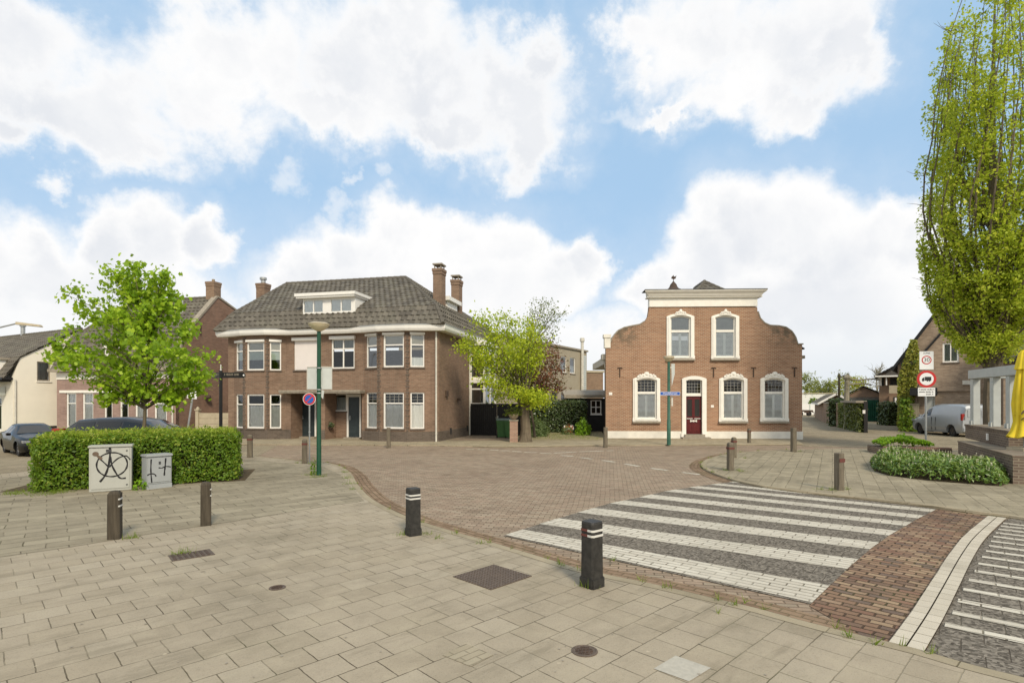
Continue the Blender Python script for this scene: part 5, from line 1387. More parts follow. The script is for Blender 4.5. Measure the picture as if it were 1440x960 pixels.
# brick pillar with a bowl
PX = G(722.5, 621.5, PAV)
t = thing('brick_pillar', 'square brick pillar standing beside the old trunk by the yard gate', 'pillar', (PX.x, PX.y + .18, PAV))
b = MB(); b.box(-.19, -.19, 0, .19, .19, 1.0); b.build('shaft', MT['brick_post'], t)
b = MB(); b.box(-.22, -.22, 1.0, .22, .22, 1.05); b.build('cap', MT['stone'], t)
t = thing('stone_bowl', 'shallow stone bowl with a leafy plant standing on the brick pillar', 'planter', (PX.x, PX.y + .18, PAV + 1.05))
b = MB(); b.lathe([(.08, 0), (.10, .02), (.20, .12), (.26, .24), (.27, .27), (.23, .27), (.20, .20), (.001, .20)], 16); b.build('bowl', MT['terracotta'], t, smooth=True)
BOWL = t
def wheelie_bin(loc, rz, label):
    t = thing('wheelie_bin', label, 'bin', loc, rz, 'green wheelie bins by the yard gate')
    b = MB(); vs = []
    for z_, w, d in ((.05, .20, .22), (.92, .27, .30)): vs += [(-w, -d, z_), (w, -d, z_), (w, d, z_), (-w, d, z_)]
    b.add(vs, [(0, 3, 2, 1), (4, 5, 6, 7), (0, 1, 5, 4), (1, 2, 6, 5), (2, 3, 7, 6), (3, 0, 4, 7)]); b.box(-.28, -.31, .86, .28, .31, .93)
    b.build('body', MT['bin_green'], t, bevel=.01)
    b = MB(); b.add([(-.29, -.33, .932), (.29, -.33, .932), (.29, .34, .975), (-.29, .34, .975), (-.25, -.28, .985), (.25, -.28, .985), (.25, .28, 1.02), (-.25, .28, 1.02)], [(0, 3, 2, 1), (4, 5, 6, 7), (0, 1, 5, 4), (1, 2, 6, 5), (2, 3, 7, 6), (3, 0, 4, 7)]); b.build('lid', MT['bin_lid'], t)
    for sx in (-.22, .22):
        b = MB(); b.tube([(sx - .03, .22, .10), (sx + .03, .22, .10)], .10, 12); b.build('wheel', MT['rubber'], t)
    b = MB(); b.tube([(-.2, .36, .93), (.2, .36, .93)], .016, 6); b.box(-.2, .3, .9, -.17, .37, .94); b.box(.17, .3, .9, .2, .37, .94); b.build('handle', MT['bin_lid'], t)
    return t
wheelie_bin(((705 - 720) / FPX * 29.0, 29.2, PAV), R(4), 'green wheelie bin in full view before the black gate')
wheelie_bin(((717 - 720) / FPX * 29.0, 29.1, PAV), R(-3), 'green wheelie bin half hidden by the brick pillar')
# rendered flat-roofed building behind
F6 = Fr((-1.2, 35.2), math.atan2(.854, .52)); W6 = F6.x(825)
t = thing('rendered_building', 'grey beige rendered building with a flat roof and small upper windows', 'building', (F6.o.x, F6.o.y, 0), F6.a)
zt6 = 6.15
ws = [(788, 797, 501, 523.5), (801.5, 809, 503, 525), (774, 784.5, 551, 563), (789, 797.5, 552, 563)]
wr = []
for u0, u1, v0, v1 in ws:
    um = (u0 + u1) / 2; wr.append((F6.x(u0), F6.z(um, v1), F6.x(u1), F6.z(um, v0)))
b = MB(); b.panel(rect(0, 0, W6, zt6), [rect(*q) for q in wr], t=.28)
b.box(0, .28, 0, .28, 8, zt6); b.box(W6 - .28, .28, 0, W6, 8, zt6); b.box(.28, 7.72, 0, W6 - .28, 8, zt6); b.box(.28, .28, zt6 - .3, W6 - .28, 7.72, zt6 - .1)
b.build('wall', MT['render'], t)
for i, q in enumerate(wr): win(t, I4, *q, fw=.07 if i < 2 else .05, frame='white' if i < 2 else 'stone', glass='glass_up' if i < 2 else 'glass', sill='stone', shade=[('blind', 'curtain_g', 0.02, .98)] if i >= 2 else [('curtain', 'curtain', 0.0, .5)])
b = MB(); b.box(-.1, -.12, zt6, W6 + .1, 8.1, zt6 + .14); b.build('roof_edge', MT['stone'], t)
fx = F6.x(816.3); b = MB(); b.lathe([(.13, 0), (.13, 4.7), (.20, 4.75), (.20, 5.0), (.15, 5.05)], 12, (fx, -.16, 2.2)); b.build('flue', MT['pipe_pale'], t, smooth=True)
a, c = F6.x(818.5), F6.x(824); b = MB()
for k in range(18): b.box(a, -.03, 2.6 + k * .18, c, -.001, 2.6 + k * .18 + .15)
b.build('louvre_panel', MT['sign_back'], t)
t = thing('brick_annex', 'small flat brown brick block behind the garden shed', 'building', (7.6, 55, 0), R(10))
b = MB(); b.box(-.8, 0, 0, 1.5, 4, 4.75); b.build('wall', MT['brick_far'], t); b = MB(); b.box(-.9, -.08, 4.75, 1.6, 4.1, 4.95); b.build('roof_edge', MT['concrete'], t)
# black garden shed with a white window
t = thing('garden_shed', 'black boarded shed with a white four pane window beside the orange brick house', 'shed', (3.45, 35.2, 0), R(-2))
b = MB(); wq = (1.53, 1.15, 2.20, 2.03)
b.panel(rect(0, 0, 2.6, 2.15), [rect(*wq), rect(.55, 1.55, 1.15, 2.0)], t=.08)
for k in range(14): b.box(0, -.012, k * .155, wq[0] - .06, -.001, k * .155 + .14) if k * .155 + .14 < 1.5 or k > 12 else None
b.box(0, .08, 0, .08, 3, 2.15); b.box(2.52, .08, 0, 2.6, 3, 2.15); b.box(.08, 2.9, 0, 2.52, 3, 2.15)
b.build('wall', MT['black_wood'], t)
b = MB(); b.add([(-.15, -.3, 2.18), (2.75, -.3, 2.18), (2.75, 3.1, 2.55), (-.15, 3.1, 2.55), (-.15, -.3, 2.36), (2.75, -.3, 2.36), (2.75, 3.1, 2.73), (-.15, 3.1, 2.73)], [(0, 3, 2, 1), (4, 5, 6, 7), (0, 1, 5, 4), (1, 2, 6, 5), (2, 3, 7, 6), (3, 0, 4, 7)]); b.build('roof', MT['stone'], t)
win(t, I4, *wq, inset=-.03, depth=.07, fw=.06, hb=(.5,), vb=(.5,), sill='white', shade=None)

# ------------------------------------------------------------------ brick house with steep gable behind the van
F8 = Fr((25.45, 36.6), R(-38))
t = thing('steep_gabled_house', 'mottled brown brick house with steep gable and black door canopy behind silver van', 'house', (F8.o.x, F8.o.y, 0), F8.a)
z8 = lambda u, v, y=0.0: F8.z(u, v, y)
zl = z8(1265, 514); apx, apz = F8.px(1362, 383); Wg = 2 * apx
ww = (F8.x(1325.5), z8(1337, 509.5), F8.x(1348.5), z8(1337, 482)); dq = (F8.x(1300), .1, F8.x(1315), 2.3)
b = MB(); b.panel([(0, 0), (dq[0], 0), (dq[0], dq[3]), (dq[2], dq[3]), (dq[2], 0), (Wg, 0), (Wg, zl), (apx, apz), (0, zl)], [rect(*ww)], t=.28)
b.box(0, .28, 0, .28, 9, zl); b.box(Wg - .28, .28, 0, Wg, 9, zl); b.box(.28, 8.72, 0, Wg - .28, 9, zl)
b.build('wall', MT['brick_m'], t)
b = MB(); ix = F8.x(1287)
iz = z8(1287, 512)
b.panel([(ix, 2.6), (Wg - .3, 2.6), (Wg - .3, iz - .2), (apx + .45, apz - 1.35), (ix, iz)], [rect(*ww)], t=.14, y=-.141)
b.build('front_gable', MT['brick_m'], t)
b = MB()
def verge(x0, z0, x1, z1, y0, y1, w=.15):
    d = Vector((x1 - x0, z1 - z0)).normalized(); nn = Vector((-d.y, d.x)); nn = nn if nn.y > 0 else -nn
    b.add([(x0, y0, z0), (x1, y0, z1), (x1, y1, z1), (x0, y1, z0)] + [(x + nn.x * w, yy, z + nn.y * w) for x, z, yy in ((x0, z0, y0), (x1, z1, y0), (x1, z1, y1), (x0, z0, y1))], [(0, 1, 5, 4), (4, 5, 6, 7), (2, 3, 7, 6), (3, 0, 4, 7), (1, 2, 6, 5), (0, 3, 2, 1)])
verge(-.25, zl - .33, apx, apz, -.22, .3); verge(Wg + .25, zl - .33, apx, apz, -.22, .3)
verge(ix - .05, iz - .05, apx + .45, apz - 1.35, -.2, -.02, .10); b.box(ix - .75, -.3, iz - .05, ix + .02, .02, iz + .17)
b.build('verge_board', MT['black'], t)
b = MB()
roof_plane(b, (-.3, 9, zl - .3), (-.3, -.15, zl - .3), (apx, -.15, apz + .12), (apx, 9, apz + .12)); roof_plane(b, (Wg + .3, -.15, zl - .3), (Wg + .3, 9, zl - .3), (apx, 9, apz + .12), (apx, -.15, apz + .12))
# the wing to the right, roof falling to the front
wz = F8.px(1425, 503, -2.0)[1]; wy = -2.0; WX = F8.x(1411, -2.0)
roof_plane(b, (WX - .1, wy - .5, wz), (17, wy - .5, wz), (17, 3.6, wz + 4.6), (WX - .1, 3.6, wz + 4.6))
b.build('roof', MT['tile_dark'], t)
b = MB(); b.box(WX, wy, 0, 17, wy + .28, wz); b.box(16.7, wy + .28, 0, 17, 9, wz); b.box(WX, wy + .28, 0, WX + .28, -.15, wz + 1.6); b.build('wing_wall', MT['brick_m'], t)
b = MB(); b.box(WX - .1, wy - .56, wz - .30, 17, wy - .002, wz - .02); b.build('gutter', MT['black'], t)
for x0 in (WX + .5, WX + 2.6):
    b = MB(); b.box(x0, wy - .03, .3, x0 + .12, wy - .002, wz - .3); b.build('white_trim', MT['white'], t)
    b = MB(); b.box(x0 + .125, wy - .03, wz - 1.3, x0 + 1.2, wy - .0025, wz - 1.15); b.build('white_trim', MT['white'], t)
win(t, I4, *ww, y=-.141, fw=.09, vb=(.5,), hb=(), sill='brick_ld', glass='glass_up', shade=[('curtain', 'curtain_g', .0, 1.0)])
cb = (F8.x(1279.5, -1.0), z8(1300, 555.5, -1.0), F8.x(1318, -1.0), z8(1300, 545, -1.0))
b = MB(); b.box(cb[0], -1.0, cb[1], cb[2], -.002, cb[3]); b.build('door_canopy', MT['black'], t)
b = MB(); b.box(dq[0] + .07, .12, 0.05, dq[2] - .05, .17, dq[3]); do = b.build('door', MT['sign_back'], t)
b = MB(); b.box(dq[0], .05, 0, dq[0] + .07, .18, dq[3]); b.box(dq[2] - .05, .05, 0, dq[2], .18, dq[3]); b.build('door_frame', MT['white'], t)
b = MB(); x_, z_ = F8.px(1359, 538); b.box(x_ - .2, -.3, z_ - .12, x_ + .2, -.002, z_ + .14); b.build('wall_lamp', MT['pipe_pale'], t)
x0, x1 = F8.x(1279), F8.x(1293); b = MB(); b.box(x0, -.5, 1.0, x1, -.002, 1.75); b.box(x0, -.55, .95, x1 + .03, -.5, 1.0); b.box(x0 - .02, -.53, 1.75, x1 + .04, -.002, 1.82); b.build('letter_box', MT['timber'], t)

# ------------------------------------------------------------------ far lane on the right
A1 = Vector((29.1, 52.0)); ad = Vector((.44, .90)).normalized()
t = thing('garage', 'long brick garage with white gable trim along the far lane', 'garage', (A1.x, A1.y, 0), math.atan2(ad.y, ad.x) - R(90))
b = MB(); b.box(0, 0, 0, 2.0, 14, 1.8); b.panel([(0, 1.8), (2.0, 1.8), (1.1, 2.5)], t=.2); b.build('wall', MT['brick_far'], t)
b = MB(); roof_plane(b, (-.3, 14, 1.7), (-.3, -.5, 1.7), (1.1, -.5, 2.6), (1.1, 14, 2.6)); roof_plane(b, (2.3, -.5, 1.85), (2.3, 14, 1.85), (1.1, 14, 2.6), (1.1, -.5, 2.6)); b.build('roof', MT['tile_plain'], t)
b = MB(); verge(-.35, 1.6, 1.1, 2.5, -.6, -.5, .18); verge(2.35, 1.75, 1.1, 2.5, -.6, -.5, .18); b.box(-.36, -.5, 1.58, -.28, 14, 1.72); b.build('barge_board', MT['white'], t)
lw = Vector((24.3, 41.3)) - A1
t2_ = thing('lane_wall', 'brown brick garden wall running along the far lane to the garage', 'wall', (A1.x, A1.y, 0), math.atan2(lw.y, lw.x))
b = MB(); b.box(0, 0, 0, lw.length, .25, 1.75); b.build('wall', MT['brick_far'], t2_); b = MB(); b.box(-.02, -.03, 1.75, lw.length + .02, .28, 1.82); b.build('coping', MT['stone'], t2_)
t = thing('brick_barn', 'low wide brick barn with shallow tiled gable roof beyond the lane', 'barn', ((1183 - 720) / FPX * 58, 58, 0), R(-31))
bw_ = (1240 - 1183) / FPX * 58; b = MB(); zb_a, zb_e = 2.05 + 17.5 / FPX * 58, 2.05 + 2 / FPX * 58
b.panel([(0, 0), (bw_, 0), (bw_, zb_e), (bw_ * .46, zb_a), (0, zb_e)], t=.3); b.box(0, .3, 0, .3, 10, zb_e); b.box(bw_ - .3, .3, 0, bw_, 10, zb_e); b.build('wall', MT['brick_far'], t)
b = MB(); roof_plane(b, (-.4, 10, zb_e - .1), (-.4, -.3, zb_e - .1), (bw_ * .46, -.3, zb_a + .1), (bw_ * .46, 10, zb_a + .1)); roof_plane(b, (bw_ + .4, -.3, zb_e - .1), (bw_ + .4, 10, zb_e - .1), (bw_ * .46, 10, zb_a + .1), (bw_ * .46, -.3, zb_a + .1))
roof_plane(b, (.3, -3.4, 1.55), (bw_ - .2, -3.4, 1.55), (bw_ - .2, -.02, 2.3), (.3, -.02, 2.3)); b.build('roof', MT['tile_plain'], t)
gx = (1217 - 720) / FPX * 52
t = thing('green_gate', 'green corrugated metal gate at the end of the side lane', 'gate', (gx, 52, 0), R(-3))
b = MB(); n = 36; gw_ = 26 / FPX * 52; vs = []; fs = []
for k in range(n + 1):
    xx = gw_ * k / n; yy = .035 * (1 if k % 4 in (1, 2) else -1); vs += [(xx, yy, .05), (xx, yy, 2.0)]
for k in range(n): fs.append((2*k, 2*k+2, 2*k+3, 2*k+1))
b.add(vs, fs); lf = b.build('gate_leaf', MT['gate_green'], t, recalc=False)
b = MB(); b.box(-.1, -.02, 0, 0, .08, 2.1); b.box(gw_, -.02, 0, gw_ + .1, .08, 2.1); b.box(0, .04, 1.95, gw_, .09, 2.05); b.build('gate_frame', MT['gate_green'], t)
t = thing('gate_post', 'grey timber post with a white box right of the green gate', 'post', ((1246 - 720) / FPX * 47, 47, 0))
b = MB(); b.box(-.2, -.15, 0, .22, .15, 1.95); b.build('post', MT['timber'], t); b = MB(); b.box(-.28, -.22, .55, -.05, -.151, 1.0); b.build('meter_box', MT['white'], t)
# house with a dark balcony
t = thing('balcony_house', 'house with dark balcony and grey parapet left of the climbing plant', 'house', ((1236 - 720) / FPX * 50, 50, 0), R(-34))
s_ = 50 / FPX; b = MB()
b.box(0, .9, 0, 12 * s_, 8, 2.05 + 38 * s_); b.box(12 * s_, .02, 0, 34 * s_, .9, 2.05 + 6 * s_ - .02); b.box(12 * s_, .9, 0, 34 * s_, 8, 2.05 + 32 * s_ + .0); b.build('wall', MT['brick_far'], t)
b = MB(); b.box(11.8 * s_, -.12, 2.05 + 9 * s_, 34 * s_, 0, 2.05 + 20 * s_); b.build('parapet', MT['concrete'], t)
b = MB(); b.box(13 * s_, .80, 2.05 + 19 * s_, 33 * s_, .899, 2.05 + 31 * s_); b.box(3 * s_, .85, 2.05 + 20 * s_, 6 * s_, .899, 2.05 + 33 * s_); b.box(17 * s_, -.03, .5, 22 * s_, .019, 2.05 + 4 * s_); b.build('window', MT['dark_in'], t)
for nm_, q_ in (('balcony_post', (8 * s_, -.06, 2.05 + 20.5 * s_, 9.5 * s_, .05, 2.05 + 31.9 * s_)), ('balcony_roof_edge', (-.3, -.3, 2.05 + 32 * s_, 34 * s_, .9, 2.05 + 34 * s_)), ('corner_trim', (-.02, .8, 2.05 + 20 * s_, .2, .9, 2.05 + 31.9 * s_)), ('curtain', (18.4 * s_, -.05, .5, 20.4 * s_, -.031, 2.05 + 3 * s_))):
    b = MB(); b.box(*q_); b.build(nm_, MT['white'], t)
b = MB(); roof_plane(b, (-.3, 8, 2.05 + 33 * s_), (-.3, .2, 2.05 + 33 * s_), (42 * s_, .2, 2.05 + 62 * s_), (42 * s_, 8, 2.05 + 62 * s_)); b.add([(.1, .3, 2.05 + 32 * s_), (42 * s_, .3, 2.05 + 32 * s_), (42 * s_, .3, 2.05 + 60 * s_)], [(0, 1, 2)], 0, [[(.5, .5)] * 3]); b.build('roof', MT['tile_dark'], t)
# white buildings at the very end
t = thing('white_warehouse', 'long white flat warehouse at the far end of the lane', 'warehouse', ((1118 - 720) / FPX * 95, 95, 0))
b = MB(); b.box(0, 0, 0, 7.5, 9, 3.1); b.build('wall', MT['far_white'], t); b = MB(); b.box(-.1, -.1, 3.1, 7.6, 9.1, 3.25); b.build('roof_edge', MT['concrete'], t)
t = thing('white_garden_wall', 'white plastered wall crossing the end of the lane', 'wall', ((1118 - 720) / FPX * 76, 76, 0))
b = MB(); b.box(0, 0, 0, 3.45, .25, 1.5); b.build('wall', MT['far_white'], t); b = MB(); b.box(1.95, -.05, 0, 2.1, -.001, 1.48); b.build('post', MT['sign_back'], t)
t = thing('flatbed_trailer', 'small dark flatbed trailer parked before the white wall', 'trailer', ((1133 - 720) / FPX * 70, 70, 0))
b = MB(); b.box(-1.1, 0, .55, .95, 1.6, .75); b.box(-1.1, 0, .75, -1.04, 1.6, .95); b.box(-.2, -.2, .40, .3, -.02, .55); b.build('bed', MT['iron'], t)
for xx in (-.6, .45):
    b = MB(); b.tube([(xx, .0, .3), (xx, .2, .3)], .3, 12); b.build('wheel', MT['rubber'], t)
b = MB(); b.tube([(.9, .8, .6), (1.5, .8, .45), (1.5, .8, .0)], .05, 6); b.build('drawbar', MT['iron'], t)

# ------------------------------------------------------------------ terrace on the right: brick walls, pergola, parasol
C0 = G(1424.5, 680, PAV).xy; e1 = Vector((.465, .885)).normalized(); e2 = Vector((e1.y, -e1.x))
def tw(a, c): return C0 + e1 * a + e2 * c        # a: back along the left face, c: to the right
ang = math.atan2(e1.y, e1.x) - R(90)
t = thing('terrace_wall', 'low brown brick terrace wall with paved ledge behind the laurel bed', 'wall', (C0.x, C0.y, PAV), ang)
b = MB(); b.box(0, 0, -.05, 8, 5.3, .64); b.build('wall', MT['brick_w'], t); b = MB(); b.box(-.015, -.015, .64, 8, 5.315, .68); b.build('coping', MT['coping'], t)
UC = G(1418.5, 630, .73).xy; d = UC - C0; ua, uc = d.dot(e1), d.dot(e2)
t = thing('upper_terrace_wall', 'upper brown brick wall carrying the pale pergola posts', 'wall', (UC.x, UC.y, PAV), ang)
b = MB(); b.box(0, 0, .685, 7.5, 4.6, 1.10); b.build('wall', MT['brick_w'], t); b = MB(); b.box(-.02, -.02, 1.10, 7.5, 4.62, 1.16); b.build('coping', MT['brick_w'], t)
b = MB(); b.box(-.03, 1.85, .78, -.001, 2.0, .98); b.build('wall_light', MT['white'], t)
pz = PAV + 1.16
pq = [G(u, v, pz).xy for u, v in ((1369.6, 596.8), (1393.3, 599.6), (1420.5, 602))]
pe1 = (pq[0] - pq[2]).normalized(); pe2 = Vector((pe1.y, -pe1.x))
t = thing('pergola', 'pale grey painted pergola of square posts and a heavy beam', 'pergola', (UC.x, UC.y, pz), math.atan2(pe1.y, pe1.x) - R(90))
def loc_of(q): dd = q - UC; return dd.dot(pe2), dd.dot(pe1)
posts = []
for u, v in ((1369.6, 596.8), (1393.3, 599.6), (1420.5, 602)):
    q = G(u, v, pz).xy; posts.append(loc_of(q))
px_ = sum(q[0] for q in posts) / 3 + .06
H_ = 3.06 - pz
for i, (xx, yy) in enumerate(posts):
    b = MB(); b.box(px_ - .10, yy - .125, 0, px_ + .10, yy + .125, H_ - .30); po = b.build('post', MT['pergola'], t, bevel=.012)
    b = MB(); b.box(px_ - .14, yy - .10, 0, px_ - .102, yy - .02, .14); b.box(px_ - .14, yy + .04, 0, px_ - .102, yy + .10, .14); b.build('foot_plate', MT['sign_back'], po)
b = MB(); b.box(px_ - .13, posts[2][1] - 3.2, H_ - .298, px_ + .13, posts[0][1] + .22, H_ + .0); b.build('beam', MT['pergola'], t, bevel=.012)
b = MB(); b.box(px_ - .12, posts[2][1] - 3.0, 0, px_ + .12, posts[2][1] - 2.7, H_ - .30); b.build('post', MT['pergola'], t, bevel=.012)
b = MB(); b.box(px_ + .14, posts[0][1] - .08, H_ - .29, px_ + 2.6, posts[0][1] + .14, H_ - .03); b.build('beam', MT['pergola'], t, bevel=.012)
# dark boarded fence behind the pergola
FQ = UC + e1 * 2.6 + e2 * 1.9
t = thing('board_fence', 'dark weathered board fence behind the pergola posts', 'fence', (FQ.x, FQ.y, PAV + 1.0), ang + R(90))
b = MB()
for k in range(14): b.box(k * .14, 0, 0, k * .14 + .125, .03, 1.15 + .03 * (k % 3))
b.build('boards', MT['bark_dark'], t)
b = MB(); b.box(.3, -.05, .95, .8, -.001, 1.3); b.build('notice_board', MT['white'], t)
# closed yellow parasol
q = (1440.5 - 720) / FPX * 14.5
t = thing('parasol', 'closed yellow parasol tied round its pole on the terrace', 'parasol', (q, 14.5, PAV + .68))
b = MB(); b.tube([(0, 0, 0), (0, 0, 2.62)], .025, 8); b.build('pole', MT['zinc'], t)
b = MB(); b.box(-.25, -.25, 0, .25, .25, .08); b.build('base', MT['concrete'], t)
b = MB(); prof = [(.05, 2.62), (.11, 2.55), (.17, 2.25), (.20, 2.12), (.145, 2.10), (.17, 1.85), (.20, 1.5), (.22, 1.2), (.21, .95), (.205, .75), (.26, .5), (.33, .36), (.28, .34)]
n = 72; vs = []; fs = []
for i, (r, z_) in enumerate(prof):
    for k in range(n):
        an = 2 * math.pi * k / n; amp = (.10, .10, .14, .16, .30)[min(i, 4)]
        fold = abs(math.sin(4.0 * an + i * .16 + .5 * math.sin(2 * an))) ** .6
        rr = r * (1 - amp + 1.5 * amp * fold + .06 * math.sin(3 * an + i))
        vs.append((rr * math.cos(an), rr * math.sin(an), z_ + (.03 * math.sin(5 * an) if i > 9 else 0)))
for i in range(len(prof) - 1):
    for k in range(n): fs.append((i*n+k, i*n+(k+1) % n, (i+1)*n+(k+1) % n, (i+1)*n+k))
b.add(vs, fs); cl = b.build('canopy', MT['parasol'], t, smooth=True, angle=60)
b = MB()      # printed figure marks on the cloth: a few brown strokes
for (za, an, dz, da, w) in ((.95, 3.75, .10, .2, .03), (.86, 3.9, -.08, .35, .025), (1.0, 4.0, .05, .12, .03), (.80, 3.72, .06, .2, .02), (.9, 4.15, .12, -.05, .03)):
    pts = []
    for k in range(4):
        a_ = an + da * k / 3; zz = za + dz * k / 3; rr = .262; pts.append((rr * math.cos(a_), rr * math.sin(a_), zz))
    b.tube(pts, w * .5, 6)
b.build('print', MT['spray_brown'], cl)
b = MB(); b.lathe([(.215, 0), (.215, .03)], 20, (0, 0, .93), cap=False); b.build('strap', MT['parasol'], cl)
# brick planter round the sign post
PA, PB = G(1245, 640, PAV).xy, G(1339, 642, PAV).xy
d = PB - PA
t = thing('brick_planter', 'low curved brick planter full of bright green plants around the sign post', 'planter', (PA.x, PA.y, PAV), math.atan2(d.y, d.x))
PLW = d.length; b = MB(); b.box(0, 0, 0, PLW, .2, .24); b.box(0, 1.5, 0, PLW, 1.7, .24); b.box(0, .2, 0, .2, 1.5, .24); b.box(PLW - .2, .2, 0, PLW, 1.5, .24); b.build('wall', MT['brick_w'], t)
b = MB(); n = 34
for k in range(n): b.box(k * PLW / n, -.02, .241, (k + 1) * PLW / n - .012, .22, .31)
b.build('coping', MT['brick_post'], t)
b = MB(); b.box(.2, .2, 0, PLW - .2, 1.5, .22); b.build('soil', MT['soil'], t)
PLANTER = t
# ------------------------------------------------------------------ vehicles
def bool_cut(ob, cutters):
    for c in cutters:
        m = ob.modifiers.new('cut', 'BOOLEAN'); m.operation = 'DIFFERENCE'; m.solver = 'EXACT'; m.object = c
    dg = bpy.context.evaluated_depsgraph_get(); me = bpy.data.meshes.new_from_object(ob.evaluated_get(dg))
    ob.modifiers.clear(); ob.data = me
    for c in cutters: bpy.data.objects.remove(c)
    me.polygons.foreach_set('use_smooth', [True] * len(me.polygons)); me.set_sharp_from_angle(angle=R(32))
def wheel(parent, x, y, r, w, side, rim='alloy', spokes=10):
    b = MB(); s = side
    prof = [(r * .66, 0), (r * .93, 0), (r, w * .12), (r, w * .88), (r * .93, w), (r * .66, w)]
    n = 24; vs = []; fs = []
    for (rr, o) in prof:
        for k in range(n):
            a = 2 * math.pi * k / n; vs.append((x + rr * math.cos(a), y + s * (o - w), r + rr * math.sin(a)))
    m = len(prof)
    for i in range(m):
        for k in range(n): fs.append((i*n+k, i*n+(k+1) % n, ((i+1) % m)*n+(k+1) % n, ((i+1) % m)*n+k))
    b.add(vs, fs); wh = b.build('wheel', MT['rubber'], parent, smooth=True)
    b = MB(); vs = []; fs = []
    for (rr, o) in ((r * .68, -.01), (r * .64, -.035), (.001, -.06)):
        for k in range(n):
            a = 2 * math.pi * k / n; vs.append((x + rr * math.cos(a), y + s * o, r + rr * math.sin(a)))
    for i in range(2):
        for k in range(n): fs.append((i*n+k, i*n+(k+1) % n, (i+1)*n+(k+1) % n, (i+1)*n+k))
    b.add(vs, fs, 1)
    for k in range(spokes):
        a = 2 * math.pi * (k // 2) / (spokes / 2) + (.16 if k % 2 else -.16)
        ca, sa = math.cos(a), math.sin(a); hw = r * .045
        p0 = Vector((x, 0, r)); u = Vector((ca, 0, sa)); v = Vector((-sa, 0, ca))
        q = [p0 + u * r * .10 - v * hw, p0 + u * r * .66 - v * hw * 1.3, p0 + u * r * .66 + v * hw * 1.3, p0 + u * r * .10 + v * hw]
        b.add([(c.x, y + s * (-.02), c.z) for c in q] + [(c.x, y + s * (-.05), c.z) for c in q], [(0, 1, 2, 3), (4, 7, 6, 5), (0, 4, 5, 1), (1, 5, 6, 2), (2, 6, 7, 3), (3, 7, 4, 0)], 0)
    b.tube([(x, y + s * -.05, r), (x, y + s * -.015, r)], r * .14, 10, m=0)
    b.build('rim', [MT[rim], MT['grey_plastic']], wh)
    return wh
